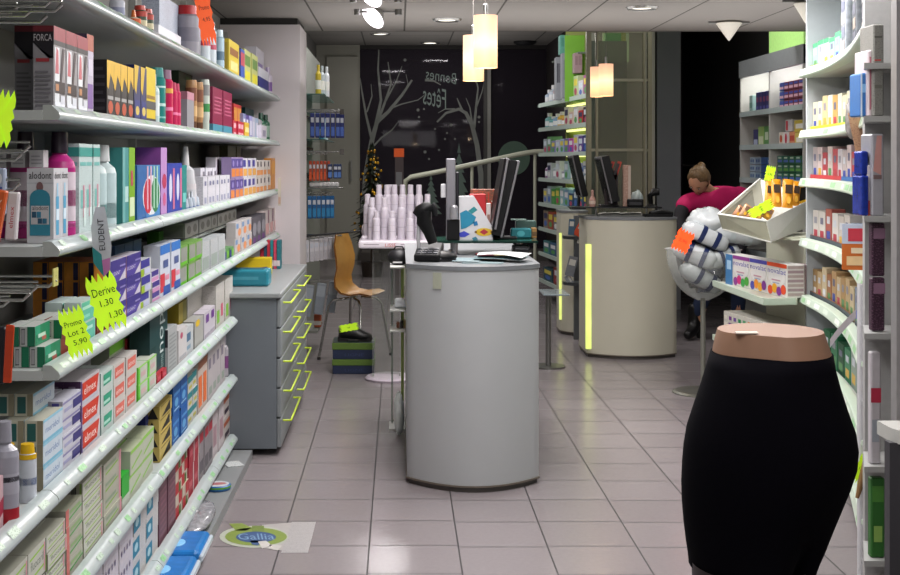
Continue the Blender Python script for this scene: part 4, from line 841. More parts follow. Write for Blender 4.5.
for a in (('A', 0, .42, '#7c8a3c'), ('B', 0, .48, '#c3c930'), ('B', .48, .62, '#3f6fa0'), ('B', .62, .85, '#5fa02c'), ('C', 0, .3, '#b3323a'), ('C', .3, .5, '#2f5f9a'), ('C', .52, .85, '#5fa02c'), ('D', 0, .35, '#8c4a48'), ('D', .5, .85, '#55a83c'), ('E', 0, .4, '#a06a48'), ('E', .45, .75, '#55a83c')):
    strip(a[1], a[2], CZ[a[0]]+.018, a[3])
    if a[0] in 'DE': strip(a[1], a[2], CZ[a[0]]+.0, '#3c4650', -.061, .036, 'strip_holder')
# white ribbed end post with price columns
b = MB()
for i in range(4): b.tube([(1.53+i*.026, 4.30-.012*i, 0), (1.53+i*.026, 4.30-.012*i, 1.04)], .0125, M('#c9c9cc', .3, var=.02), 8)
b.box(1.52, 1.66, 4.30, 4.315, 0, 1.04, M('#b9b9bb', .4)); 
for i in range(7): b.box(1.525, 1.62, 4.272, 4.30, .12+i*.13, .135+i*.13, ('#9a9c9e', '#b7c9b4')[i % 2])
W(b, 'end_post', gd)
b = MB(); random.seed(3)
q_ = [P(856, 318, 4.45), P(848, 326, 4.45), P(838, 337, 4.45), P(830, 348, 4.45)]
b.add([tuple(p+Vector((0, 0, dz))) for p in q_ for dz in (0, .03)], [(2*i, 2*i+2, 2*i+3, 2*i+1) for i in range(3)], M('#bdb6bb', .4)); W(b, 'loose_price_strip', gd)

# ------------------------------------------------------------- end cap unit
ec = empty('end_cap_unit', (2.1, 7.3, 0), 'cream end-cap unit at the far end of the curved shelving', 'display unit')
CRM = M('#c4c6b4', .5, var=.02)
b = MB(); b.box(2.19, 2.42, 7.02, 7.75, 0, 1.015, CRM); W(b, 'carcass', ec)
for z in (.715, .39):
    b = MB(); b.prism([(1.90, 7.86), (1.915, 6.82), (2.10, 6.86), (2.15, 7.0), (2.42, 7.0), (2.42, 7.86)], z-.03, z, M('#c3c6b8', .45)); W(b, 'shelf', ec)
    b = MB(); b.prism([(1.895, 7.86), (1.91, 6.815), (1.925, 6.825), (1.912, 7.86)], z-.025, z+.008, RAILG); b.prism([(1.91, 6.812), (2.09, 6.85), (2.09, 6.87), (1.91, 6.83)], z-.025, z+.008, RAILG); W(b, 'price_rail', ec)
b = MB(); b.box(2.08, 2.12, 7.2, 7.24, 0, .35, STEEL); b.box(2.0, 2.13, 7.0, 7.7, 0, .03, '#8a8a86'); W(b, 'foot', ec)
# nutrition packs along the slanted left face
fl = Vector((1.945, 7.74, 0)); fr = Vector((2.06, 6.90, 0)); fd = (fr-fl).normalized(); fn = Vector((fd.y, -fd.x, 0))  # into aisle
rzv = math.atan2(fd.y, fd.x)
def milk_pack(a, b_, label, hues, txt):
    L_ = (fr-fl).length; w_ = (b_-a)*L_-.004; h = .178
    m_ = MB(); m_.rbox(0, w_, 0, .10, 0, h, M('#c9c8c4', .5, var=.02), .003, 1)
    random.seed(len(label)); O = (0, 0, 0); ex = (w_, 0, 0); ey = (0, 0, h); nr = (0, -1, 0)
    if txt:
        m_.decal(('r', 0, .88, 1, 1, hues[0]), O, ex, ey, nr)
        m_.decal(('e', .05, .3, .95, .86, '#d3d2d0'), O, ex, ey, nr, .0009)
        m_.decal(('t', .04, .68, .96, .84, '#4a4aa0', 'novalac'), O, ex, ey, nr, .001)
        for i, c_ in enumerate(hues): 
            x = .04+.9*i/max(1, len(hues)); m_.decal(('e', x, .02+.06*(i % 2), x+.26, .30+.08*(i % 2), c_), O, ex, ey, nr, .0008+.0002*i)
        m_.decal(('r', .25, .46, .7, .5, '#b98a9a'), O, ex, ey, nr, .0013); m_.decal(('r', .3, .38, .65, .41, '#8a9ab9'), O, ex, ey, nr, .0013)
    else:
        m_.decal(('r', 0, 0, 1, 1, '#3f77a8'), O, ex, ey, nr); m_.decal(('r', .2, .5, .8, .8, '#9fc0d8'), O, ex, ey, nr, .0009)
    for i in range(7): m_.box(w_, w_+.0008, .006, .094, .012+i*.024, .027+i*.024, ('#a89a98', '#9c8a90')[i % 2])
    o = m_.build('infant_milk_pack', None, tuple(fl+fd*(a*L_)+Vector((0, 0, .715)))); o.rotation_euler[2] = rzv
    # the pack runs away from the aisle: flip depth when needed
    tag(o, label, 'milk pack', 'infant milk packs on the end cap'); return o
ps = [(.0, .13), (.13, .42), (.42, .70), (.70, 1.0)]
milk_pack(*ps[0], 'narrow blue sided milk pack at the far end of the end cap shelf', ['#3f77a8'], None)
milk_pack(*ps[1], 'novalac milk pack with pink and green bubbles next to blue one', ['#8a3f8c', '#c2307a', '#3c9a4a', '#4a9a3a'], 'n')
milk_pack(*ps[2], 'novalac milk pack with orange and purple bubbles in the middle', ['#4a4aa0', '#d98a2a', '#d9a02a', '#7a2f8a'], 'n')
milk_pack(*ps[3], 'novalac milk pack with red orange border at the near corner', ['#d0502a', '#d9a02a', '#7a2f8a', '#cf4a26'], 'n')
o = MB(); o.rbox(0, .14, 0, .11, 0, .175, M('#a8969a', .5, ink='#7a6a70'), .003, 1); o = o.build('infant_milk_pack', None, (2.075, 6.925, .715)); o.rotation_euler[2] = math.radians(14); tag(o, 'plain mauve backed milk pack turned sideways at the shelf corner', 'milk pack', 'infant milk packs on the end cap')
cols_ = ['#d9d3c8', '#7a3f8c', '#6f4a98', '#2f8a5a', '#4a9a6a', '#d98a3a', '#c9a23a', '#2f4f8a', '#3f5fa0', '#8a8f98', '#a8a8a4', '#b3aea4']
for i, c_ in enumerate(cols_):
    b = MB(); b.rbox(0, .066, 0, .19, 0, .165, M('#c9c7be', .5, ink='#a8a59c'), .003, 1); b.decal(('r', .12, .1, .88, .62, c_), (0, 0, 0), (.066, 0, 0), (0, 0, .165), (0, -1, 0)); b.decal(('r', .2, .72, .8, .85, c_), (0, 0, 0), (.066, 0, 0), (0, 0, .165), (0, -1, 0))
    o = b.build('baby_care_carton', None, tuple(fl+fd*(i*.069)+Vector((-.012, 0, .39)))); o.rotation_euler[2] = rzv
    tag(o, f'slim white carton with coloured spine under the milk packs, {num[i]} from far end', 'carton', 'slim cartons on the lower end cap shelf')
# ------------------------------------------------------------- sloping tray with yellow packets
tr = empty('sloping_tray', tuple(P(771, 242, 6.84)), 'white sloping tray with clear front holding yellow packets on the end cap', 'display tray')
T = {k: P(*a) for k, a in dict(L=(718.5, 214, 6.95), N=(766, 221, 6.84), R=(813, 198, 7.5), B=(760, 179, 7.62), l=(723, 229, 6.99), n=(771, 242, 6.86), r=(810, 226, 7.46), b=(764, 205, 7.55)).items()}
WT = M('#d8d9d4', .45, var=.02)
def slab(mb, q, m, th=.004):
    q = [Vector(x) for x in q]; n = (q[1]-q[0]).cross(q[2]-q[0]).normalized()*th; mb.add(q+[x+n for x in q], [(0, 1, 2, 3), (7, 6, 5, 4), (0, 4, 5, 1), (1, 5, 6, 2), (2, 6, 7, 3), (3, 7, 4, 0)], m)
b = MB(); slab(b, (T['N'], T['n'], T['r'], T['R']), WT); W(b, 'side_panel', tr)
b = MB(); slab(b, (T['L'], T['l'], T['n'], T['N']), glassmat('#c5c5b6', .5)); W(b, 'clear_front', tr)
b = MB(); b.tube([T['B'], T['L'], T['N']], .006, WT, 6); b.tube([T['l'], T['n']], .006, WT, 6); W(b, 'front_lip', tr)
b = MB(); slab(b, (T['l'], T['b'], T['r'], T['n']), WT); W(b, 'tray_bottom', tr)
b = MB(); slab(b, (T['B'], T['b'], T['l'], T['L']), glassmat('#c5c5b6', .5)); W(b, 'far_side', tr)
b = MB(); slab(b, (T['R'], T['r'], T['b'], T['B']), WT); W(b, 'back_wall', tr)
b = MB(); b.box(2.1, 2.3, 7.1, 7.45, 1.015, 1.03, CRM); b.prism([(2.12, 7.02), (2.42, 7.02), (2.42, 7.75), (2.12, 7.75)], 1.0152, 1.02, CRM); W(b, 'support', tr)
def pouch(u0, v0, u1, v1, Y, c, lab, name='snack_packet', tw=0, win='#3a2a1c'):
    b = MB(); w_ = abs(u1-u0)*Y/K; h = abs(v1-v0)*Y/K; n_ = 8
    for s_ in (-1, 1):
        vs = []
        for i in range(n_+1):
            for j in range(n_+1):
                x = i/n_; z = j/n_; bulge = .016*(math.sin(PI*x)*math.sin(PI*z))**.6 if 0 < x < 1 and 0 < z < 1 else 0
                vs.append(((x-.5)*w_, s_*bulge, z*h))
        b.add(vs, [(i*(n_+1)+j, (i+1)*(n_+1)+j, (i+1)*(n_+1)+j+1, i*(n_+1)+j+1) for i in range(n_) for j in range(n_)], M(c, .3, var=.12, scale=30), True)
    if win:
        b.decal(('r', .18, .48, .82, .78, win), (-w_/2, -.018, 0), (w_, 0, 0), (0, 0, h), (0, -1, 0)); b.decal(('e', .3, .12, .7, .38, '#d9a83c'), (-w_/2, -.018, 0), (w_, 0, 0), (0, 0, h), (0, -1, 0))
    p = P((u0+u1)/2, v1, Y); o = b.build(name, None, tuple(p)); o.rotation_euler = (math.radians(-16), math.radians(tw), 0); return o
for i, (u0, v0, u1, v1, Y, tw) in enumerate(((764, 180, 773, 206, 7.30, 8), (772, 178, 782, 207, 7.28, 2), (782, 178, 793, 208, 7.26, 6), (790, 180, 799, 206, 7.36, 10))):
    tag(pouch(u0, v0, u1, v1, Y, '#c98a1e', '', tw=tw), f'yellow orange packet with dark window standing in the tray, {num[i]} from person', 'packet', 'yellow packets in the sloping tray')
f = MB(); 
pts = [P(795, 188, 7.42), P(811, 184, 7.42), P(811, 200, 7.42), P(797, 203, 7.42)]; 
for i in range(4): f.tube([pts[i], pts[(i+1) % 4]], .009, M('#c9a01c', .4), 6)
f.add([p+Vector((0, .012, 0)) for p in pts], [(0, 1, 2, 3)], M('#22201c', .4)); f.add([p+Vector((0, .014, 0)) for p in pts], [(0, 1, 2, 3)], M('#22201c', .4)); solo(f, 'yellow_box', 'yellow framed box with black window at the back corner of the tray', 'carton')
for i, (u0, v0, u1, v1, Y, c_, tw) in enumerate(((731, 203, 739, 217, 7.05, '#a87a5a', 40), (738, 202, 746, 217, 7.02, '#b08a6a', 34), (745, 204, 752, 219, 7.0, '#a0704c', 40), (752, 205, 760, 220, 7.0, '#b0802c', 35), (760, 206, 770, 219, 7.02, '#b5821e', 30))):
    o = pouch(u0, v0, u1, v1, Y, c_, '', 'small_sachet', tw, '#7a5a4a'); tag(o, f'small brown glossy sachet lying in the front of the tray, {num[i]} from person', 'sachet', 'sachets in the sloping tray')
# ------------------------------------------------------------- fluorescent star signs
def star_outline(w_, h, n=5, seed=0):
    """spiky-ended price sign outline, long axis vertical"""
    random.seed(seed); L_, R_ = [], []
    tops = []
    for i in range(2*n+1): tops.append((-w_/2+w_*i/(2*n), h/2-(0 if i % 2 else .16*h)*1.0))
    side = [(w_/2*1.0, .22*h), (w_/2*.86, .16*h), (w_/2*1.06, .04*h), (w_/2*.84, -.03*h), (w_/2*1.05, -.16*h), (w_/2*.88, -.22*h), (w_/2*1.0, -.32*h)]
    bots = [(x, -y) for x, y in reversed(tops)]
    return tops+side+bots+[(-x, y) for x, y in reversed(side)]
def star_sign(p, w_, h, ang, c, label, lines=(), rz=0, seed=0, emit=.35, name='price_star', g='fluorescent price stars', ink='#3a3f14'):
    b = MB(); o_ = star_outline(w_, h, 5, seed); 
    # fan from the centre keeps the concave outline right
    n = len(o_)
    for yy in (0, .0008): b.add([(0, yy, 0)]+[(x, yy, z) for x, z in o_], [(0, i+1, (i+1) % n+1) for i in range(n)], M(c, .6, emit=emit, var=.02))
    for i, (txt, x0, z0, x1, z1) in enumerate(lines): b.decal(('t', x0, z0, x1, z1, ink, txt), (-w_/2, 0, -h/2), (w_, 0, 0), (0, 0, h), (0, -1, 0), .0008)
    o = b.build(name, None, tuple(p)); o.rotation_euler = (0, math.radians(ang), math.radians(rz)); return tag(o, label, 'price sign', g)
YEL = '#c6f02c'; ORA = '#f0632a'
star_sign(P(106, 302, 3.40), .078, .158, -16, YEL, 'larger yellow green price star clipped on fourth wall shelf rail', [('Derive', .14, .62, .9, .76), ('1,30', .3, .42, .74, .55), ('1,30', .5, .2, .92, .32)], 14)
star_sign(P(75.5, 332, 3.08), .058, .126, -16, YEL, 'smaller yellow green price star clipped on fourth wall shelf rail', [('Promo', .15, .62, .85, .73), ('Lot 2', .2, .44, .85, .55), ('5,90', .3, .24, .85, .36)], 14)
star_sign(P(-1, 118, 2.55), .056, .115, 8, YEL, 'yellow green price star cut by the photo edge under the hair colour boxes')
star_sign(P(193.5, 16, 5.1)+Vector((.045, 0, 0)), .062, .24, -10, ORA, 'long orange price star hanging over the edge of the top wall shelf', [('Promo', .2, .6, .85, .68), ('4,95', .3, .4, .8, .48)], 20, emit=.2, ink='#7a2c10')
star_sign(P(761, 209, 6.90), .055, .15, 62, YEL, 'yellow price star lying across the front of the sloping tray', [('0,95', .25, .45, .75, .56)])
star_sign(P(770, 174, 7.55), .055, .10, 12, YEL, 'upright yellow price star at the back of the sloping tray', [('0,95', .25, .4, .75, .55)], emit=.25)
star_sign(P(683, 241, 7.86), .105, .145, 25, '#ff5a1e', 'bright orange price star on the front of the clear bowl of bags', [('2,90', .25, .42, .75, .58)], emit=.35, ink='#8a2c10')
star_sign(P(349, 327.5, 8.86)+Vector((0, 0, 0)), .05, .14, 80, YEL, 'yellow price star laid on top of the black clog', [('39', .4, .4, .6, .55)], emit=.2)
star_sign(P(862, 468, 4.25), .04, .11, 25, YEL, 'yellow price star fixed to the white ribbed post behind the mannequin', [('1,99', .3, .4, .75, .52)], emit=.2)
# ------------------------------------------------------------- bowl of bags
Y = 8.1; cx_ = PX(703, Y)
bw = empty('bowl_stand', (cx_, Y, 0), 'clear plastic bowl on a grey pole and round foot, full of wrapped packs', 'display bowl')
zr = PZ(250, Y); r = .226
b = MB(); b.lathe([(.03, zr-.315)]+[(r*math.sin(a), zr-.31*math.cos(a)) for a in [PI/2*i/10 for i in range(2, 11)]]+[(r+.012, zr+.006)], glassmat('#eef0ee', .10), 32, cx_, Y); W(b, 'bowl', bw)
b = MB(); b.lathe([(.016, .02), (.016, zr-.30)], M('#9a9a92', .3, .7), 14, cx_, Y); W(b, 'pole', bw)
b = MB(); b.lathe([(.19, 0), (.19, .006), (.17, .014), (.02, .02), (.016, .05)], M('#7f8079', .35, .7), 32, cx_, Y); W(b, 'foot', bw)
def pack(loc, sz, rot, label, seed, band='#1d2a52'):
    random.seed(seed); b = MB(); n_ = 10; vs = []; 
    for i in range(n_+1):
        a = PI*i/n_
        for j in range(14):
            t = 2*PI*j/14; e_ = .55; w_ = 1+random.uniform(-.04, .04)
            f = lambda x: math.copysign(abs(x)**e_, x)
            vs.append((sz[0]*f(math.cos(a))*w_, sz[1]*abs(f(math.sin(a)))*f(math.cos(t))*w_, sz[2]*abs(f(math.sin(a)))*f(math.sin(t))*w_))
    b.add(vs, [(i*14+j, i*14+(j+1) % 14, (i+1)*14+(j+1) % 14, (i+1)*14+j) for i in range(n_) for j in range(14)], M('#b9bec0', .25, var=.05, scale=25), True)
    for s_ in (-.35, .3):
        q = []
        for k_ in range(13):
            t = -PI/2*.0+PI*1.0*k_/12+PI
            for x in (s_*sz[0], (s_+.2)*sz[0]): q.append((x, 1.03*sz[1]*math.copysign(abs(math.cos(t))**.55, math.cos(t)), 1.05*sz[2]*math.copysign(abs(math.sin(t))**.55, math.sin(t))*-1))
        b.add(q, [(2*i, 2*i+1, 2*i+3, 2*i+2) for i in range(12)], M(band, .35), True)
        b.add([(x, y, -z) for x, y, z in q], [(2*i, 2*i+1, 2*i+3, 2*i+2) for i in range(12)], M(band, .35), True)
    o = b.build('wrapped_pack', None, loc); o.rotation_euler = [math.radians(a) for a in rot]; return tag(o, label, 'wrapped pack', 'navy banded packs in the clear bowl')
pack((cx_-.02, Y-.02, zr-.17), (.14, .075, .055), (0, 30, 10), 'navy banded white pack at the bottom of the clear bowl', 1)
pack((cx_-.06, Y-.05, zr-.02), (.14, .07, .06), (10, 22, -15), 'navy banded white pack leaning at the person side of the bowl', 2)
pack((cx_+.10, Y-.02, zr-.04), (.13, .075, .055), (0, -18, 25), 'navy banded white pack inside the bowl toward the shelving', 3)
pack((cx_-.0, Y-.06, zr+.09), (.15, .07, .055), (0, 26, 5), 'navy banded white pack lying on top of the bowl heap', 4)
pack((cx_+.20, Y+.0, zr+.10), (.17, .08, .06), (0, 8, 8), 'long clear wrapped pack reaching from the bowl over the milk packs', 5, '#a8b0b2')
b = crumple(.13, .11, .08, 17, M('#bfc4c5', .25, var=.06, scale=22), 24, 12); o = b.build('clear_bag', None, (cx_+.03, Y+.0, zr+.10)); tag(o, 'crumpled clear plastic bag topping the heap in the bowl', 'plastic bag')
# far end panel of the curved shelving
p, d, n = cframe(0)
b = MB(); a0 = p-n*.045; a1 = p-n*.40
b.add([tuple(q+Vector((0, 0, z))+dd) for z in (0, 2.37) for dd in (Vector((0, 0, 0)), Vector((0, .02, 0))) for q in (a0, a1)], [(0, 1, 5, 4), (2, 3, 7, 6), (4, 5, 7, 6), (0, 2, 6, 4), (1, 3, 7, 5)], M('#b3b8bc', .5, var=.02)); W(b, 'end_panel', gd)
# ============================================================= rack nearest the camera on the right + post
nr = empty('side_rack', (1.6, 4.05, 0), 'shallow white rack between the curved shelving and the grey post', 'shelving')
SR = {}
b = MB(); b.box(1.505, 1.80, 4.20, 4.22, 0, 2.3, M('#a9a9a8', .5)); W(b, 'back_panel', nr)
for v in (63, 116, 216, 333, 466, 560):
    z = PZ(v, 4.0); SR[v] = z
    b = MB(); b.prism([(1.428, 3.99), (1.80, 3.99), (1.80, 4.20), (1.50, 4.20)], z-.018, z, M('#a4a5a3', .45, var=.02)); W(b, 'shelf', nr)
f = MB(); f.box(PX(884, 3.55), PX(884, 3.55)+.035, 3.46, 3.5, 0, 2.4, M('#8a8888', .4)); f.box(PX(884, 3.55)+.035, 1.52, 3.44, 3.55, 0, 2.4, M('#b0adaa', .4, var=.02)); f.box(1.37, 1.375, 3.438, 3.44, 0, 2.4, '#55524f'); struct(f, 'trim_6')
sc_ = empty('grey_side_cabinet', (1.5, 3.3, 0), 'dark grey low cabinet with light rounded top at the edge of the photo', 'cabinet')
b = MB(); b.box(PX(884.5, 3.335), 1.7, 3.3, 3.335, 0, PZ(443, 3.3), M('#3f3e42', .5)); W(b, 'carcass', sc_)
b = MB(); z1, z0 = PZ(430, 3.3), PZ(440, 3.3); n_ = 10; x0 = PX(877, 3.42)
pl = [(x0+.03*(1-math.cos(PI/2*i/n_)), 3.34-.06*math.sin(PI/2*i/n_)) for i in range(n_+1)]; pl = [(x0, 3.42)]+pl+[(1.7, 3.28), (1.7, 3.42)]
b.prism(pl, z0-.01, z1, M('#b9b9b4', .35, var=.02)); W(b, 'cabinet_top', sc_)
Y = 4.02
def rbox_item(name, u0, u1, v0, shelf, Y, dep, c, label, cat, decs=(), rough=.45, ink=None):
    z = SR[shelf]; w_ = PX(u1, Y)-PX(u0, Y); h = PZ(v0, Y)-z
    b = MB(); b.rbox(0, w_, 0, dep, 0, h, M(c, rough, ink=ink, var=.05), .004, 1)
    for q in decs: b.decal(q, (0, 0, 0), (w_, 0, 0), (0, 0, h), (0, -1, 0))
    o = b.build(name, None, (PX(u0, Y), Y, z)); return tag(o, label, cat)
rbox_item('skincare_box', 873.5, 884, 24, 116, 4.0, .12, '#7d7d78', 'tall grey box with red line on the side rack by the post', 'carton', [('r', .1, .60, .7, .615, '#b03030'), ('r', .1, .85, .8, .87, '#55554f'), ('r', .1, .3, .8, .34, '#66665f')], ink='#5f5f5a')
rbox_item('skincare_box', 868, 873, 50, 116, 4.02, .12, '#c9bcc0', 'thin pinkish white box next to the tall grey box', 'carton', [('r', .3, .1, .7, .9, '#a86a78')])
rbox_item('skincare_box', 860.5, 867.5, 73, 116, 4.04, .1, '#2f6fb0', 'blue box with white end at the aisle end of the side rack', 'carton', [('r', .1, .55, .9, .75, '#7fb2dc'), ('r', 0, 0, .25, 1, '#c9d6e0')])
rbox_item('silver_gift_bag', 872, 884, 134, 216, 4.0, .1, '#9a9aa0', 'silver foil bag with pink label on the side rack', 'gift bag', [('p', [(.1, .55), (.75, .5), (.8, .98), (.4, .98)], '#b98a84'), ('r', .1, .45, .8, .5, '#6d5a5a')], .2)
o = MB(); o.rbox(0, .022, 0, .09, 0, .125, M('#2a3f9c', .15, .3, var=.3, scale=60), .006, 2); o.rbox(.002, .024, .01, .08, .125, .20, M('#2a3f9c', .15, .3, var=.3, scale=50), .006, 2); o = o.build('foil_packet', None, (1.428, 4.01, SR[216])); tag(o, 'shiny deep blue foil packet at the aisle end of the side rack', 'packet')
rbox_item('plastic_sack', 866.5, 872, 165, 216, 4.02, .1, '#c9c3c6', 'white packet with orange patch between blue foil and silver bag', 'packet', [('r', .2, .0, 1, .3, '#c24a2c')])
for i, (v0, v1) in enumerate(((228, 275), (275, 330))):
    z = SR[333]+.003 if i else SR[333]+.173; h = .165
    b = MB(); b.rbox(0, .04, 0, .03, 0, h, M('#3a2233', .4, ink='#7a5a6f'), .004, 1); b.decal(('r', .1, .7, .9, .9, '#8a6a80'), (0, 0, 0), (.045, 0, 0), (0, 0, h), (0, -1, 0)); o = b.build('aubergine_box', None, (PX(872, 4.02), 4.02, z)); tag(o, ('upper' if i == 0 else 'lower')+' dark aubergine box of the pair stacked on side rack', 'carton', 'aubergine boxes on the side rack')
rbox_item('red_lotion_box', 871, 881, 352, 466, 4.02, .03, '#b8b4b8', 'pale box with red stripe low on the side rack', 'carton', [('r', 0, .55, 1, .68, '#b0304a'), ('r', .1, .2, .8, .4, '#9aa0a8')])
rbox_item('green_herbal_box', 871, 885, 478, 560, 4.02, .03, '#2f6a2a', 'upper green herbal box at the bottom of the side rack', 'carton', [('r', .1, .7, .9, .9, '#4f8a3a'), ('r', .2, .2, .8, .4, '#8ab05a')])
# small curved handle strap hanging at the post
b = MB(); b.tube([P(866, 458, 4.24), P(862, 480, 4.24), P(857, 498, 4.24)], [.008, .012, .006], M('#8a6a44', .5), 8); solo(b, 'wooden_comb', 'brown curved wooden strap hanging at the ribbed white post', 'strap')
# ============================================================= cubby shelving on the right wall
cb = empty('cubby_shelving', (3.1, 10.3, 0), 'white two-bay cubby shelving on the right wall behind the person', 'shelving')
CW = M('#b4b4b0', .5, var=.02); YC0, YC1, YCM = 9.41, 11.14, 10.27; XC = 2.925
b = MB(); b.box(3.38, 3.398, YC0, YC1, 0, 2.29, CW); W(b, 'back_panel', cb)
for y in (YC0, YCM, YC1):
    b = MB(); b.box(XC, 3.38, y-.012, y+.012, 0, 2.29, CW); W(b, 'upright', cb)
b = MB(); b.box(XC-.01, XC+.02, YC0-.012, YC1+.012, 2.15, 2.29, M('#8f9496', .5)); b.box(XC+.02, 3.38, YC0, YC1, 2.27, 2.29, CW); W(b, 'fascia', cb)
CBZ = [1.845, 1.565, 1.29, 1.0, .7, .4, .1]
for z in CBZ:
    b = MB(); b.box(XC+.0, 3.38, YC0, YC1, z-.02, z, CW); b.box(XC-.008, XC, YC0, YC1, z-.03, z+.012, M('#a8b5b5', .4)); W(b, 'shelf', cb)
for y in ((YC0+YCM)/2, (YC1+YCM)/2):
    area('cubby_light', 3.1, y, 2.25, .3, .6, 6, (1, .97, .92)); area('cubby_light_low', 3.0, y, 1.83, .06, .6, 1.2, (1, .97, .92))
def cub(bay, k, items):
    """items: (y0, y1, z0, h, depth offset, colour, decals, label, ...)"""
    a = YC0 if bay == 0 else YCM
    for (f0, f1, z0, h, c, decs, lab, cat) in items:
        y1 = a+(1-f0)*.86; y0 = a+(1-f1)*.86; z = CBZ[k]+z0
        b = MB(); b.rbox(0, .2, 0, y1-y0-.004, 0, h, M(c, .5), .003, 1)
        for q in decs: b.decal(q, (0, y1-y0-.004, 0), (0, -(y1-y0-.004), 0), (0, 0, h), (-1, 0, 0))
        o = b.build('cubby_carton', None, (XC+.05, y0+.002, z)); tag(o, lab, cat)
bayn = ['near', 'far']
# top row: near bay red-blue cartons in three layers, far bay navy packs
for l_ in range(3):
    cub(0, 0, [(.12+.14*i, .26+.14*i, .07*l_, .066, ('#6a2a3f', '#2a4a8a')[(i == 0)], [('r', .1, .2, .9, .5, '#c9a0b0'), ('r', .1, .6, .9, .85, '#3a4a9a')], f'red and blue carton in near cubby top row, {num[i]} of {["bottom", "middle", "top"][l_]} layer', 'carton') for i in range(6)])
cub(0, 0, [(.80, .96, .21, .07, '#3f8ac2', [('r', .2, .2, .8, .8, '#9ccbe6')], 'small bright blue box on top of the red and blue cartons', 'carton')])
cub(1, 0, [(.1, .22, 0, .15, '#7f9a98', [('r', .1, .3, .9, .6, '#4f7a70')], 'grey green box at the far end of far cubby top row', 'carton')]+[(.34+.115*i, .45+.115*i, 0, .165, '#27285c', [('r', .15, .5, .85, .75, '#7a3a5c'), ('r', .15, .15, .85, .3, '#4a4a8a')], f'navy pack in far cubby top row, {num[i]} from its dark end', 'carton') for i in range(5)])
cub(1, 1, [(.25, .42, 0, .14, '#3f3f6a', [('r', .1, .1, .9, .4, '#a0a8c0')], 'dark violet box in far cubby second row', 'carton'), (.42, .62, 0, .16, '#8fae6a', [('r', .1, .1, .9, .5, '#c9d0b4')], 'pale green box in far cubby second row', 'carton'), (.62, .80, 0, .16, '#5f8f58', [('r', .2, .3, .8, .7, '#c2d0b8')], 'mid green box in far cubby second row', 'carton'), (.80, .97, 0, .13, '#9ab27a', [('r', .1, .3, .9, .5, '#4f7a4a')], 'light green low box in far cubby second row', 'carton')])
cub(0, 1, [(.1, .24, 0, .10, '#c9c4bc', [('e', .2, .2, .8, .8, '#b05030')], 'white box with orange dot in near cubby second row', 'carton'), (.24, .40, 0, .10, '#c9c4c4', [('e', .3, .1, .7, .9, '#b02040')], 'white box with red bottle picture in near cubby second row', 'carton'), (.30, .5, .103, .09, '#c2c2c4', [('r', .1, .1, .4, .9, '#c23a4a')], 'white box with red end stacked in near cubby second row', 'carton'), (.42, .58, 0, .10, '#c98a6a', [('r', .1, .3, .9, .7, '#b04a3a')], 'orange red box in near cubby second row', 'carton'), (.58, .98, 0, .09, '#c9b860', [('r', .1, .2, .9, .6, '#d8d8d0')], 'lower yellow white long box in near cubby second row', 'carton'), (.56, .97, .093, .09, '#c2b04a', [('r', .1, .3, .9, .7, '#e0e0da')], 'upper yellow white long box in near cubby second row', 'carton')])
for l_ in range(3):
    cub(1, 2, [(.12+.2*i, .31+.2*i, .062*l_, .058, ('#8fa0ae', '#7f93a6', '#3a5f95')[i], [('r', .15, .3, .4, .7, '#3f5a8a'), ('r', .55, .3, .8, .7, '#3f5a8a')], f'blue grey carton in far cubby third row, {num[i]} of {["bottom", "middle", "top"][l_]} layer', 'carton') for i in range(3)]+([(.72, .95, .062*l_, .058, '#3a6a9a', [('r', .2, .2, .8, .6, '#b0c4d4')], f'mid blue carton closing far cubby third row, {["bottom", "middle", "top"][l_]} layer', 'carton')]))
    cub(0, 2, [(.05+.18*i, .22+.18*i, .065*l_, .062, ('#2f6a58', '#26604a', '#1f5a3a', '#2a5f44', '#33604f')[i], [('r', .1, .2, .9, .5, '#4f6ab0' if l_ != 1 else '#5f9a4a'), ('r', .2, .65, .8, .85, '#b0c4b4')], f'dark green carton in near cubby third row, {num[i]} of {["bottom", "middle", "top"][l_]} layer', 'carton') for i in range(5)])
for i in range(5):
    cub(1, 3, [(.1+.17*i, .25+.17*i, 0, .14, ('#6f8088', '#7a3f4a', '#4f6a80', '#8a3a4a', '#5a6a74')[i], [('r', .2, .2, .8, .7, '#a0a8b0')], f'dim carton in far cubby fourth row behind the person, {num[i]} from far end', 'carton')])
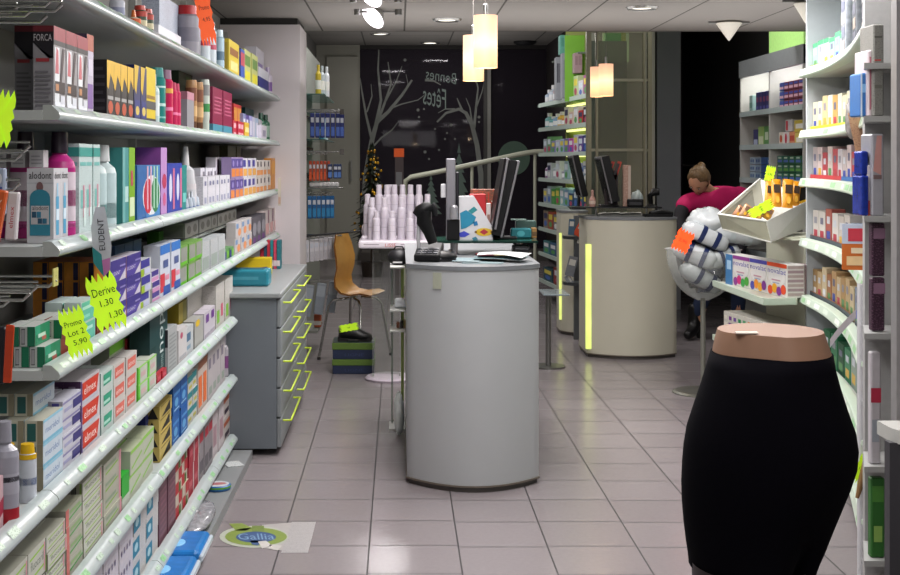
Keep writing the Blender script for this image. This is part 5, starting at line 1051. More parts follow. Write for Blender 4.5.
# ============================================================= lit column gondola
lg = empty('lit_gondola', (1.75, 12.6, 0), 'tall green lit shelving full of small cosmetics beside the dark window', 'shelving')
g0, g1 = Vector((1.475, 13.7, 0)), Vector((1.665, 11.55, 0)); gdv = (g1-g0).normalized(); gn = Vector((gdv.y, -gdv.x, 0))   # n into aisle (-X)
LGZ = [2.03, 1.775, 1.515, 1.255, .997, .74, .48, .2]
def gq(f, off): return g0+(g1-g0)*f-gn*off
b = MB(); vs = [tuple(gq(f, o)+Vector((0, 0, z))) for z in (0, 2.95) for f, o in ((-.03, .30), (1.03, .30), (1.03, .34), (-.03, .34))]
b.add(vs, [(0, 1, 5, 4), (1, 2, 6, 5), (2, 3, 7, 6), (3, 0, 4, 7), (4, 5, 6, 7)], M('#9aa83f', .6, var=.05, scale=4)); W(b, 'back_panel', lg)
for z in LGZ:
    b = MB(); n_ = 10; arc = [gq(-.0, 0)+ (gq(0, .3)-gq(0, 0))*0]
    pl = [gq(-.03+.03*(1-math.sin(PI/2*i/6)), .12*(1-math.cos(PI/2*0))+.12*(1-i/6)) for i in range(7)]+[gq(1, 0), gq(1, .3), gq(-.03, .3)]
    b.prism([(p_.x, p_.y) for p_ in pl], z-.022, z, glassmat('#b9cfc6', .55)); b.prism([(p_.x, p_.y) for p_ in [gq(-.0, -.004), gq(1, -.004), gq(1, .006), gq(-.0, .006)]], z-.028, z+.012, M('#b4c2ba', .35)); W(b, 'shelf', lg)
    if z > .9:
        b = MB(); b.prism([(p_.x, p_.y) for p_ in [gq(.05, .27), gq(.95, .27), gq(.95, .29), gq(.05, .29)]], z-.034, z-.0225, M('#eef2a0', .5, emit=1.5, var=.1)); W(b, 'light_bar', lg)
        m_ = gq(.5, .15); l = area('gondola_light', m_.x, m_.y, z-.03, .1, 1.5, .9, (.95, 1, .72))
b = MB(); b.prism([(p_.x, p_.y) for p_ in [gq(1.03, .02), gq(1.045, .02), gq(1.045, .34), gq(1.03, .34)]], 0, 2.5, glassmat('#aab4aa', .3)); W(b, 'end_glass', lg)
LGN = ['top', 'second', 'third', 'fourth', 'fifth', 'sixth', 'seventh', 'lowest']
palette = {0: ['#b8c6d8', '#c9d2de', '#b4a0a8', '#c2c9d4', '#8fa0b8', '#8f94a8', '#8f9ac8', '#b7c49a', '#c9c4c9', '#a05a8a'], 1: ['#7fb0b4', '#6fa6ac', '#8aa8c8', '#c9a24a', '#c98a4a', '#c9c9b4', '#d0b8a8', '#c9c9c4', '#b03030', '#2a2a38'],
 2: ['#8f9aa0', '#6a9a6a', '#7a7fa8', '#b8b8c8', '#9ab0c8', '#7a6aa0', '#b8389a', '#c2c2d0', '#5a3f8a', '#2f4a8a'], 3: ['#8a6a8a', '#b0b4bc', '#a8b0b8', '#c4c8c8', '#9a9aa4', '#8faab0', '#b4b49a', '#8a8aa8', '#5a6a9a', '#7a8a98'],
 4: ['#9aa0a4', '#8a9aa0', '#3f8a44', '#5a9a4a', '#8ab0b4', '#7a9ab4', '#2a4a72', '#2f5a7a', '#345f80', '#2a4468'], 5: ['#8a7a6a', '#a04a3a', '#7a7a80', '#a08a70', '#9a9a9a', '#6a6a70', '#b0a08a', '#7a8a90'], 6: ['#4a7a80', '#3a5a7a', '#9aa0a0', '#7a7a7a', '#8a8a80', '#5a6a6a'], 7: ['#2f4f5a', '#8a3a34', '#9a9a9a', '#6a7a80']}
cname = lambda c: c
def hue_name(c):
    import colorsys
    r, g_, b_ = [int(c[i:i+2], 16)/255 for i in (1, 3, 5)]; h, s, v = colorsys.rgb_to_hsv(r, g_, b_)
    if s < .14: return 'white' if v > .74 else ('grey' if v > .42 else 'charcoal')
    hh = h*360; t = 'pale ' if (s < .35 and v > .6) else ('dark ' if v < .42 else '')
    n_ = ('red' if hh < 15 or hh > 345 else 'orange' if hh < 40 else 'yellow' if hh < 68 else 'green' if hh < 160 else 'teal' if hh < 195 else 'blue' if hh < 250 else 'violet' if hh < 290 else 'magenta')
    return t+n_
random.seed(21)
for k, z in enumerate(LGZ):
    pal = palette[k]; n_ = len(pal)
    for i, c in enumerate(pal):
        f0 = .03+.94*i/n_; f1 = .03+.94*(i+.88)/n_; w_ = (f1-f0)*(g1-g0).length; h = random.uniform(.12, .19) if k else random.uniform(.14, .21)
        if k == 0 and 5 <= i <= 6: h = .15
        p0 = gq(f0, .035); bottle = (k in (0, 1) and i < 5) or (k == 3 and i % 2 == 0)
        b = MB()
        if bottle:
            r = min(w_*.42, .05); b.lathe([(0, 0), (r, 0), (r, h*.62), (r*.45, h*.74), (r*.45, h*.78), (r*.5, h*.78, M('#d8d8d8')), (r*.5, h), (0, h)], M(c, .35), 10, w_/2, r)
            b.lathe([(r*1.01, h*.18), (r*1.01, h*.48)], M('#dfe0e4'), 10, w_/2, r); nm = 'cosmetic_bottle'
        else:
            b.rbox(0, w_, 0, .12, 0, h, M(c, .5), .003, 1); O, ex, ey = (0, 0, 0), (w_, 0, 0), (0, 0, h)
            b.decal(('r', .12, .55, .88, .85, random.choice(('#dcdce0', '#c9d4dc', '#3a3a5a', '#d8c85a'))), O, ex, ey, (0, -1, 0)); b.decal(('e', .2, .12, .8, .45, random.choice(('#b04a6a', '#4a6ab0', '#d8d8d4', '#5a9a5a'))), O, ex, ey, (0, -1, 0)); nm = 'cosmetic_box'
        o = b.build(nm, None, (p0.x, p0.y, z+.0005)); o.rotation_euler[2] = math.atan2(gdv.y, gdv.x)
        tag(o, f'{hue_name(c)} cosmetics {"bottle" if bottle else "box"} on the {LGN[k]} lit gondola shelf, {num[i]} from the window', 'bottle' if bottle else 'carton', f'cosmetics on the {LGN[k]} lit shelf')
# big display boxes standing on the top gondola shelf / above
for (u0, u1, v0, v1, Y, c, c2, lab) in ((556, 562, 57, 100, 12.55, '#8a8d92', '#4a4a52', 'grey display box with dark panels above the lit gondola'), (562, 574, 53, 98, 12.3, '#84878e', '#6f7279', 'largest plain grey box standing on top of the lit gondola'), (574, 582.5, 53, 75, 12.1, '#9a8288', '#8a7278', 'mauve box side next to the large grey gondola box'), (560, 569, 35, 53, 12.4, '#5f9a8c', '#4f8a7c', 'teal box standing highest at the top of the gondola')):
    b = MB(); w_ = PX(u1, Y)-PX(u0, Y); z0 = max(PZ(v1, Y), 2.031); 
    if v1 == 75: z0 = 2.26
    if v1 == 53: z0 = 2.46
    z1 = PZ(v0, Y); b.rbox(0, w_, 0, .14, 0, z1-z0, M(c, .5), .004, 1); b.decal(('r', .15, .4, .45, .85, c2), (0, 0, 0), (w_, 0, 0), (0, 0, z1-z0), (0, -1, 0)); b.decal(('r', .55, .4, .85, .85, c2), (0, 0, 0), (w_, 0, 0), (0, 0, z1-z0), (0, -1, 0))
    o = b.build('display_box', None, (PX(u0, Y), Y, z0)); tag(o, lab, 'box')
b = MB(); b.prism([(p_.x, p_.y) for p_ in [gq(.2, .05), gq(.75, .05), gq(.75, .3), gq(.2, .3)]], 2.44, 2.458, glassmat('#aab4aa', .4)); W(b, 'top_glass_shelf', lg)
b = MB(); Y = 12.0; b.box(PX(568, Y), PX(588, Y), Y+.22, Y+.24, 2.0, PZ(33, Y), M('#6a9c34', .6, emit=.12, var=.1, scale=5)); W(b, 'green_panel', lg)  # green wall panel; its faint glow stands in for light on it
# ============================================================= glass showcase
sw = empty('glass_showcase', (2.05, 11.2, 0), 'tall metal framed glass showcase with dark brackets behind the second counter', 'showcase')
Y = 11.0
for u, w_ in ((589, 5), (597, 2.5), (644.5, 2), (650, 4)):
    b = MB(); b.box(PX(u-w_/2, Y), PX(u+w_/2, Y), Y, Y+.05, 0, PZ(29, Y), M('#7d7a68', .35, .4)); W(b, 'post', sw)
for v in (80, 150, 31):
    b = MB(); b.box(PX(589, Y), PX(652, Y), Y+.01, Y+.04, PZ(v, Y)-.012, PZ(v, Y)+.012, M('#8a8878', .35, .4)); W(b, 'rail', sw)
b = MB(); b.box(PX(598, Y), PX(644, Y), Y+.02, Y+.026, .1, PZ(31, Y), glassmat('#e4e3da', .06)); W(b, 'glass_pane', sw)
b = MB(); b.box(PX(590, 11.6), PX(655, 11.6), 11.6, 11.64, 0, 2.8, M('#94938a', .6, var=.12, scale=2)); W(b, 'back_panel', sw)
b = MB(); b.box(PX(603, 11.55), PX(629, 11.55), 11.55, 11.58, PZ(62, 11.55), PZ(30, 11.55), M('#a9c09a', .6, emit=.2)); b.box(PX(606, 11.5), PX(624, 11.5), 11.52, 11.55, PZ(41, 11.5), PZ(33, 11.5), '#3f9a44'); W(b, 'lit_header', sw)
for v in (69, 108, 147, 186):
    b = MB(); b.rbox(PX(614, 11.5), PX(627, 11.5), 11.5, 11.58, PZ(v+3.5, 11.5), PZ(v-3, 11.5), M('#22211e', .5), .005, 1); W(b, 'bracket', sw)
# dim stock shelves in the dark doorway
dk = empty('stockroom_rack', (3.0, 15, 0), 'barely visible dark rack in the unlit doorway behind the person', 'shelving')
b = MB()
for z in (.5, .95, 1.4): b.box(2.78, 3.39, 14.6, 15.0, z-.02, z, M('#3a2f33', .6))
W(b, 'shelf', dk); b = MB(); b.box(2.76, 2.80, 14.6, 15, 0, 1.9, '#2f262a'); b.box(3.06, 3.09, 14.6, 15, 0, 1.9, '#2f262a'); W(b, 'upright', dk)
# ============================================================= the bending person
def skin_mesh(chains, m, name, parent, lv=2, rootco=None):
    """chains: lists of (co, radius); equal coordinates join"""
    vs = []; idx = {}; es = []; rad = []
    def vi(co, r):
        k = tuple(round(x, 4) for x in co)
        if k not in idx: idx[k] = len(vs); vs.append(Vector(co)); rad.append(r)
        return idx[k]
    for c in chains:
        q = [vi(co, r) for co, r in c]; es += list(zip(q, q[1:]))
    me = bpy.data.meshes.new(name); me.from_pydata(vs, es, []); o = bpy.data.objects.new(name, me); col.objects.link(o)
    mod = o.modifiers.new('skin', 'SKIN'); mod.use_smooth_shade = True
    layer = me.skin_vertices[0].data
    for i, r in enumerate(rad): layer[i].radius = (r, r) if not isinstance(r, tuple) else r; layer[i].use_root = (i == 0)
    s = o.modifiers.new('sub', 'SUBSURF'); s.levels = lv; s.render_levels = lv
    dg = bpy.context.evaluated_depsgraph_get(); me2 = bpy.data.meshes.new_from_object(o.evaluated_get(dg)); bpy.data.objects.remove(o); bpy.data.meshes.remove(me)
    me2.materials.clear(); me2.materials.append(m)
    for p_ in me2.polygons: p_.use_smooth = True
    r = bpy.data.objects.new(name, me2); col.objects.link(r)
    if parent is not None:
        me2.transform(Matrix.Translation(-parent.location)); r.parent = parent
    return r
def Q(u, v, Y): return tuple(P(u, v, Y))
pe = empty('person', (2.55, 10.6, 0), 'person in a magenta top and jeans bending forward behind the second counter', 'person')
FL = M('#c9967a', .55, var=.04); TOP = M('#c81a66', .7, var=.06, scale=15); JEAN = M('#22304f', .8, var=.12, scale=60); BOOT = M('#0f0e11', .4); SLV = M('#17141d', .75); HAIR = M('#6e563a', .5, var=.3, scale=60)
pel = (2.74, 10.95, .86); ch_ = (2.70, 10.74, 1.06); sh = (2.61, 10.60, 1.14); nk = (2.53, 10.52, 1.19); hd = (2.425, 10.445, 1.265)
sL = Q(684, 203, 10.45); sR = Q(745, 195, 10.70); eL = Q(679, 222, 10.35); wL = Q(684, 243, 10.2); eR = Q(752, 228, 10.55); wR = Q(735, 258, 10.35)
kL = (2.53, 10.52, .50); aL = (2.40, 10.56, .10); kR = (2.78, 10.62, .48); aR = (2.80, 10.75, .10); tL = (2.33, 10.44, .03); tR = (2.72, 10.62, .03)
hL = (2.70, 10.90, .84); hR = (2.80, 10.93, .84)
body = skin_mesh([[(pel, .13), (ch_, .13), (sh, .10), (nk, .046), (hd, .046)], [(sh, .1), (sL, .055), (eL, .042), (wL, .03)], [(sh, .1), (sR, .055), (eR, .042), (wR, .03)],
                  [(pel, .13), (hL, .095), (kL, .06), (aL, .042), (tL, .035)], [(pel, .13), (hR, .095), (kR, .06), (aR, .042), (tR, .035)]], FL, 'body', pe)
# head with face, looking down to the counter side
hc = Vector(Q(699, 181, 10.42)); fdir = Vector((-.42, -.45, -.78)).normalized(); upd = Vector((-.35, -.55, .5)); rt = fdir.cross(upd).normalized(); upd = rt.cross(fdir).normalized()
hm = Matrix.Identity(4)
for i, ax in enumerate((rt, fdir, upd)): hm[0][i], hm[1][i], hm[2][i] = ax
hm.translation = hc
b = MB(); n_, k_ = 24, 18; vs = []
for i in range(k_+1):
    a = PI*i/k_; z = -math.cos(a); rr = math.sin(a)
    for j in range(n_):
        t = 2*PI*j/n_; x = .076*rr*math.cos(t); y = .096*rr*math.sin(t); zz = .118*z
        if z < 0: x *= 1-.28*(-z); y *= 1-.12*(-z)
        fy = math.sin(t)*rr
        if fy > .55:    # face: brow, nose, mouth, chin
            ax = abs(math.cos(t)*rr)
            y += .018*math.exp(-((ax/.16)**2))*math.exp(-(((z+.12)/.22)**2))+.006*math.exp(-((ax/.3)**2))*math.exp(-(((z+.55)/.12)**2))-.006*math.exp(-(((ax-.42)/.16)**2))*math.exp(-(((z-.1)/.14)**2))
        vs.append((x, y, zz))
b.add(vs, [(i*n_+j, i*n_+(j+1) % n_, (i+1)*n_+(j+1) % n_, (i+1)*n_+j) for i in range(k_) for j in range(n_)], FL, True, hm); W(b, 'head', pe)
b = MB()
for s_ in (-1, 1):
    b.ell((s_*.03, .083, .012), .011, .006, .006, M('#e0dcd6', .3), 10, 6, hm); b.ell((s_*.03, .0885, .012), .005, .003, .005, M('#2a1c14', .3), 8, 6, hm); b.box(s_*.03-.016, s_*.03+.016, .083, .09, .026, .031, HAIR, hm)
W(b, 'eye', pe)
b = MB(); b.ell((0, .086, -.058), .024, .008, .007, M('#9a4a48', .5), 12, 6, hm); W(b, 'mouth', pe)
for s_ in (-1, 1):
    b = MB(); b.ell((s_*.075, -.005, -.005), .010, .02, .03, FL, 10, 8, hm); W(b, 'ear', pe)
b = MB(); n_, k_ = 26, 16; vs = []; random.seed(4)
for i in range(k_+1):
    a = PI*i/k_
    for j in range(n_):
        t = 2*PI*j/n_; z = math.cos(a); rr = math.sin(a); y = rr*math.sin(t); w_ = 1+.035*math.sin(7*t+3*i*.3)
        vs.append((.086*rr*math.cos(t)*w_, (.106*y*w_-.012) if y < .45 else (.106*y*w_-.012-.05*(y-.45)-(.1*(max(0, -z+.35)) if z < .35 else 0)), .122*z*w_+.012 if z > -.35 else -.03))
b.add(vs, [(i*n_+j, i*n_+(j+1) % n_, (i+1)*n_+(j+1) % n_, (i+1)*n_+j) for i in range(k_) for j in range(n_)], HAIR, True, hm)
b.tube([hm @ Vector((.01, -.10, .03)), hm @ Vector((.02, -.135, .02)), hm @ Vector((.03, -.15, -.03)), hm @ Vector((.035, -.14, -.09))], [.03, .034, .026, .008], HAIR, 10); W(b, 'hair', pe)
# clothing
mid = tuple((Vector(sL)+Vector(eL))/2*1.0); midR = tuple((Vector(sR)+Vector(eR))/2)
skin_mesh([[((2.74, 10.93, .88), .155), ((2.72, 10.78, 1.04), .155), ((2.62, 10.62, 1.13), .13), ((2.555, 10.54, 1.175), .07)], [((2.62, 10.62, 1.13), .13), (sL, .078), (tuple(Vector(sL).lerp(Vector(eL), .45)), .07)], [((2.62, 10.62, 1.13), .13), (sR, .085), (tuple(Vector(sR).lerp(Vector(eR), .35)), .072)]], TOP, 'magenta_top', pe)
for s_, e_, w_, nm in ((sL, eL, wL, 0), (sR, eR, wR, 1)):
    skin_mesh([[(tuple(Vector(s_).lerp(Vector(e_), .1)), .064), (e_, .052), (tuple(Vector(e_).lerp(Vector(w_), .95)), .04)]], SLV, 'dark_sleeve', pe)
skin_mesh([[((2.74, 10.95, .90), .15), (hL, .112), (kL, .075), ((aL[0], aL[1], .16), .058)], [((2.74, 10.95, .90), .15), (hR, .112), (kR, .075), ((aR[0], aR[1], .16), .058)]], JEAN, 'jeans', pe)
for a_, t_ in ((aL, tL), (aR, tR)):
    bt = skin_mesh([[((a_[0]+.01, a_[1]+.01, .30), .064), ((a_[0], a_[1], .12), .056), ((t_[0]*.4+a_[0]*.6, t_[1]*.4+a_[1]*.6, .065), .052), ((t_[0]-.03, t_[1]-.03, .034), .034)]], BOOT, 'boot', pe)
    b = MB(); b.tube([(a_[0]+.035, a_[1]+.035, .09), (a_[0]+.045, a_[1]+.04, .0)], [.03, .016], BOOT, 10); W(b, 'boot_heel', pe)
# hands: palm, four fingers and a thumb each
for w_, dr, s_ in ((wL, Vector((.10, -.35, -.9)), 1), (wR, Vector((-.35, -.4, -.8)), -1)):
    dr.normalize(); sd_ = dr.cross(Vector((0, 1, .2))).normalized(); o_ = Vector(w_); pm = o_+dr*.055; ch2 = [[(tuple(o_-dr*.02), .024), (tuple(pm), .03), (tuple(pm+dr*.03), .026)]]
    hnd = skin_mesh(ch2, FL, 'palm', pe)
    for i, ln in enumerate((.062, .074, .07, .054)):
        r0 = pm+dr*.035+sd_*(.021-.014*i); cv = Vector((0, -.2, -.2))
        skin_mesh([[(tuple(r0-dr*.012), .009), (tuple(r0+dr*ln*.45), .0085), (tuple(r0+dr*ln*.8+cv*.03), .0078), (tuple(r0+dr*ln+cv*.07), .006)]], FL, 'finger', pe, 1)
    r0 = pm-dr*.02+sd_*.024; skin_mesh([[(tuple(r0-sd_*.01), .012), (tuple(r0+sd_*.022+dr*.022), .0105), (tuple(r0+sd_*.03+dr*.052), .008)]], FL, 'thumb', pe, 1)
# ============================================================= products on the long wall shelving
SN = {1: 'top wall shelf', 2: 'second wall shelf', 3: 'third wall shelf', 4: 'fourth wall shelf', 5: 'fifth wall shelf', 6: 'sixth wall shelf', 7: 'lowest wall shelf'}
def face_mesh(name, w, d, h, base, A=(), N=(), T=None, ink=None, lid=None):
    """carton: +X faces the aisle, -Y and +Y are the ends; origin at base centre"""
    b = MB(); b.box(-d/2, d/2, -w/2, w/2, 0, h, M(base, .45, ink=ink, var=.03))
    for q in A: b.decal(q, (d/2, -w/2, 0), (0, w, 0), (0, 0, h), (1, 0, 0))
    for q in N:
        b.decal(q, (-d/2, -w/2, 0), (d, 0, 0), (0, 0, h), (0, -1, 0)); b.decal(q, (d/2, w/2, 0), (-d, 0, 0), (0, 0, h), (0, 1, 0))
    if T: b.add([(-d/2, -w/2, h+.0005), (d/2, -w/2, h+.0005), (d/2, w/2, h+.0005), (-d/2, w/2, h+.0005)], [(0, 1, 2, 3)], M(T, .45))
    return b.mesh(name)
def bottle_mesh(name, r, h, bands, capc, shape='round', label=None):
    """bands: list of (z0,z1,colour); shoulders near .78 h, cap above"""
    b = MB(); base = bands[0]
    if shape == 'round': prof = [(0, 0), (r*.96, 0), (r, .02*h), (r, .66*h), (r*.9, .72*h), (r*.5, .78*h), (r*.45, .80*h)]
    elif shape == 'can': prof = [(0, 0), (r, 0), (r, .80*h), (r*.85, .83*h), (r*.80, .84*h)]
    elif shape == 'cone': prof = [(0, 0), (r, 0), (r*1.02, .3*h), (r*.8, .62*h), (r*.42, .68*h)]
    elif shape == 'tube': prof = [(0, 0), (r*.85, 0), (r*.9, .22*h), (r, .3*h), (r*1.0, .9*h), (r*.9, h), (0, h)]
    b.lathe(prof, M(base, .3, var=.03), 14, sy=.8 if shape != 'can' else 1)
    if shape != 'tube':
        rc = {'round': r*.55, 'can': r*.82, 'cone': r*.36}[shape]; z0 = prof[-1][1]
        b.lathe([(rc, z0), (rc*(.9 if shape != 'cone' else .6), h), (0, h)], M(capc, .35), 12)
    else: b.lathe([(r*.9, 0), (r*.93, .2*h)], M(capc, .35), 12, sy=.8)
    for z0, z1, c in bands[1:]:
        b.lathe([(r*1.012, z0*h), (r*1.012, z1*h)], M(c, .4), 14, sy=.8 if shape != 'can' else 1)
    return b.mesh(name)
TOP3 = {1: ['single'], 2: ['bottom', 'top'], 3: ['bottom', 'middle', 'top'], 4: ['bottom', 'second', 'third', 'top']}
def run(k, name, desc, cat, u0, u1, vt, n=1, st=1, cols=1, d=.05, base='#c9c9c9', A=(), N=(), T=None, ink=None, xf=-.862, bottle=None, z0=None, flags=(), alt=None, gap=.97, jit=.006, h=None):
    """a row of one product on wall shelf k between pixel columns u0..u1 (aisle face), top of the stack at pixel row vt at its near end"""
    xf += .036
    Y0, Y1 = K*-xf/(U0-u0), K*-xf/(U0-u1); zs = SZ[k]+.001 if z0 is None else z0
    H_ = PZ(vt, Y0)-zs if h is None else h*st; w = (Y1-Y0)/n; hh = max(.02, H_/st)
    if bottle:
        me = bottle_mesh(name, min(w, d)*.48, hh, *bottle); d_ = min(w, d)*1.0
    else:
        me = face_mesh(name, w*gap, d*.97, hh*.995, base, A, N, T, ink); d_ = d
    me2 = face_mesh(name, w*gap, d*.97, hh*.995, *alt) if alt else None
    nxt = min([z for z in SZ.values() if z > zs+.03] or [9])-.023
    if zs+H_ > nxt: print('TOO TALL', k, desc, round(zs+H_-nxt, 3))
    out = []
    for c in range(cols):
        for i in range(n):
            for s in range(st):
                o = bpy.data.objects.new(name, me2 if (me2 and (i+c) % 2) else me); col.objects.link(o)
                jx = random.uniform(-jit, 0)
                o.location = (xf-d_/2-c*d_*1.02+jx, Y0+w*(i+.5), zs+s*hh)
                bits = []
                if n > 1: bits.append(num[i]+' along')
                if st > 1: bits.append(TOP3[st][s]+' layer')
                if cols > 1: bits.append(num[c]+' row')
                lab = desc+(', '+', '.join(bits) if bits else '')+', '+SN[k]
                tag(o, lab, cat, f'{desc} group, {SN[k]}' if n*st*cols > 1 else None); out.append(o)
    return out
R_ = lambda x0, y0, x1, y1, c: ('r', x0, y0, x1, y1, c)
E_ = lambda x0, y0, x1, y1, c: ('e', x0, y0, x1, y1, c)
T_ = lambda x0, y0, x1, y1, c, s: ('t', x0, y0, x1, y1, c, s)
lines = lambda y0, y1, n, c, x0=.12, x1=.88: [R_(x0, y0+(y1-y0)*i/n, x1-(.12 if i % 3 == 2 else 0), y0+(y1-y0)*(i+.45)/n, c) for i in range(n)]
random.seed(77)
# ---- top shelf
run(1, 'sun_cream_bottle', 'white bottle at the near end', 'bottle', 120, 131, -12, bottle=([('#b9bcc6'), (.2, .5, '#8a90a8')], '#c9c9cc'))
run(1, 'orange_dropper', 'orange and white dropper bottle', 'bottle', 139, 146, 8, bottle=(['#c9c2b0', (.3, .6, '#d0602a')], '#d0702c', 'cone'))
run(1, 'lip_balm', 'dark red capped stick tube', 'tube', 146, 157, 4, n=2, bottle=(['#3a4a34', (.3, .5, '#c9c2a0'), (.62, .8, '#b03a2c')], '#b03a2c', 'can'))
run(1, 'white_low_box', 'low white open display box', 'carton', 160, 183, 24, base='#d3d6de', A=[R_(.08, .2, .92, .5, '#b4bccb')], d=.08)
run(1, 'white_tall_box', 'taller white carton behind the display box', 'carton', 160, 184, -8, base='#b4bccb', xf=-.95, d=.07, ink='#8a93a5')
run(1, 'grey_aerosol_can', 'large grey aerosol can with red cap', 'aerosol can', 194, 209, 0, d=.12, bottle=(['#8f8e98', (.35, .6, '#7d7c88')], '#b02a30', 'can'))
run(1, 'white_aerosol_can', 'slim white aerosol can with red band', 'aerosol can', 208, 221, 15, n=2, d=.07, bottle=(['#c2ccd4', (.42, .52, '#b0405a')], '#c2ccd4', 'can'))
run(1, 'blue_white_spray', 'pale blue spray can with dark band', 'aerosol can', 221, 229, 27, d=.06, bottle=(['#9fb8c6', (.3, .5, '#4a6a80')], '#b8ccd4', 'can'))
run(1, 'yellow_remedy_box', 'bright yellow remedy box', 'carton', 229.5, 240, 38, base='#c9b43a', A=[R_(.1, .6, .9, .8, '#8a5a2a'), R_(.15, .2, .85, .45, '#d8cc8a')], N=[R_(.1, .1, .9, .9, '#b09a3a')], d=.07)
run(1, 'blue_small_box', 'narrow blue and red box', 'carton', 241, 245, 48, base='#3f5aa8', A=[R_(0, .5, 1, .9, '#b04a5a')], d=.06)
run(1, 'yellow_green_box', 'yellow and white box with green pattern', 'carton', 245.5, 258, 48, base='#b9bc7a', n=2, A=[R_(.1, .1, .9, .4, '#d0c83a'), R_(.1, .55, .9, .85, '#6a8a4a')], d=.08)
run(1, 'white_violet_box', 'tall white carton with violet print', 'carton', 257, 265, 46, base='#c4c2cc', A=[R_(.2, .4, .8, .7, '#8a7ab0')], d=.08, xf=-.93)
run(1, 'navy_white_box', 'white box with navy lower half', 'carton', 259, 269, 66, base='#c9cad4', A=[R_(0, .05, 1, .6, '#2f327a')], N=[R_(0, .05, 1, .6, '#2f327a')], d=.08)
run(1, 'violet_white_bottle', 'white bottle with violet print at the far end', 'bottle', 269.5, 276, 65, d=.06, bottle=(['#c4bccb', (.2, .5, '#7a5a9a')], '#b4a8c0'))
run(1, 'pale_jar', 'small pale jar beside the last bottle', 'jar', 276, 281, 80, d=.05, bottle=(['#b8b0a8', (.2, .5, '#7a8a5a')], '#c9c9c4', 'can'))
# ---- second shelf
HC = [R_(0, .84, 1, 1, '#8c2330'), R_(0, .78, 1, .84, '#16131a'), R_(.06, .08, .46, .76, '#d4d8dc'), ('p', [(.5, .3), (.62, .3), (.9, .76), (.7, .76)], '#3a2a30'), ('p', [(.1, .45), (.4, .45), (.36, .72), (.2, .76)], '#b8606a'), R_(.08, .22, .92, .36, '#2a1c1f'), R_(.14, .25, .4, .33, '#b07a50'), R_(.1, .04, .9, .12, '#d8dce4'), R_(.52, .1, .9, .2, '#c9ccd4')]
HN = [R_(0, .62, 1, 1, '#1a161e'), ('p', [(0, .62), (1, .62), (1, .56), (0, .80)], '#8b888c'), R_(0, .93, 1, 1, '#6a1c28'), R_(.15, .58, .8, .62, '#a03038')]+lines(.06, .5, 9, '#6d6a70')
HNt = HN+[T_(.05, .82, .95, .90, '#c9c4c8', 'FORCA')]
run(2, 'hair_colour_box', 'tall hair colour box with white bottles picture', 'carton', 54, 88.5, 25, n=3, cols=1, d=.05, base='#8f8d91', A=HC, N=HNt, jit=.001)
run(2, 'hair_colour_box', 'tall grey backed hair colour box in the rear', 'carton', 54, 65, 25, n=1, cols=2, d=.05, base='#8a888c', A=HC, N=HN, xf=-.915, jit=.001)
run(2, 'slim_violet_box', 'slim white violet and orange box', 'carton', 88.8, 95.5, 33, base='#b4aec0', A=[R_(0, .8, 1, 1, '#a04a2c'), R_(.1, .1, .9, .4, '#7a5a9a'), R_(.2, .5, .8, .7, '#c9c4d4')], N=[R_(0, 0, 1, 1, '#4a3a50')], d=.05)
KA = [('p', [(0, .55), (0, 1), (1, 1), (1, .6), (.6, .75), (.3, .5)], '#d0a81e'), ('p', [(.1, .4), (.5, .78), (.9, .42)], '#2a262a'), R_(.1, .34, .9, .40, '#9a9a9a'), E_(.15, .1, .85, .32, '#b04a2a')]
run(2, 'black_yellow_box', 'black box with yellow top and red oval', 'carton', 107.5, 134, 59, n=4, d=.045, base='#1f1b20', A=KA, N=lines(.15, .95, 6, '#3a363c'), jit=.002)
KB = [('p', [(0, .6), (0, 1), (.7, 1), (.3, .5)], '#c9a820'), R_(.1, .1, .9, .4, '#23307a'), E_(.2, .14, .8, .3, '#c9b45a')]
run(2, 'navy_yellow_box', 'navy box with yellow wedge', 'carton', 134.5, 147, 64, n=2, d=.05, base='#20285e', A=KB, N=[R_(.1, .1, .9, .9, '#262f6a')], jit=.001)
run(2, 'yellow_box', 'bright yellow box with black bands', 'carton', 147.5, 157.5, 66, d=.05, base='#d0b81a', A=[R_(0, 0, 1, .12, '#2a2a2a'), R_(0, .28, 1, .42, '#4a4a4a'), R_(.1, .46, .9, .52, '#8a6a1a')], N=[R_(0, 0, 1, 1, '#20285e')])
run(2, 'white_lotion_bottle', 'narrow pale bottle beside yellow box', 'bottle', 157, 163, 73, d=.05, bottle=(['#c2d4d4', (.2, .6, '#dfe6e6')], '#c9d4d4'))
run(2, 'teal_aerosol_can', 'teal aerosol can with white lettering', 'aerosol can', 161.5, 170.5, 66, d=.075, bottle=(['#167a76', (.66, .69, '#b4d0cc'), (.35, .4, '#b4d0cc'), (.15, .18, '#8ac0ba')], '#1c807c', 'can'))
run(2, 'magenta_aerosol_can', 'magenta aerosol can with yellow band', 'aerosol can', 171, 176.5, 69, d=.06, bottle=(['#b8124f', (.60, .68, '#d0a04a'), (.3, .36, '#d87aa0')], '#8a6a80', 'can'))
run(2, 'magenta_small_can', 'shorter magenta spray can', 'aerosol can', 176.5, 183, 82, n=2, d=.05, bottle=(['#b41a54', (.3, .36, '#d87aa0')], '#a81a4c', 'can'))
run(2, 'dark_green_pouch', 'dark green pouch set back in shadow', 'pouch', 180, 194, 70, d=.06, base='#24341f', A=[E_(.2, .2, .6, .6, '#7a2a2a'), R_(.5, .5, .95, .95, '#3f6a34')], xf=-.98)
run(2, 'grey_card_box', 'grey carton with pink top strip', 'carton', 188, 195, 91, d=.05, base='#8b8a90', A=[R_(0, .8, 1, 1, '#b07a8a')], N=[R_(0, .8, 1, 1, '#a06a7a')])
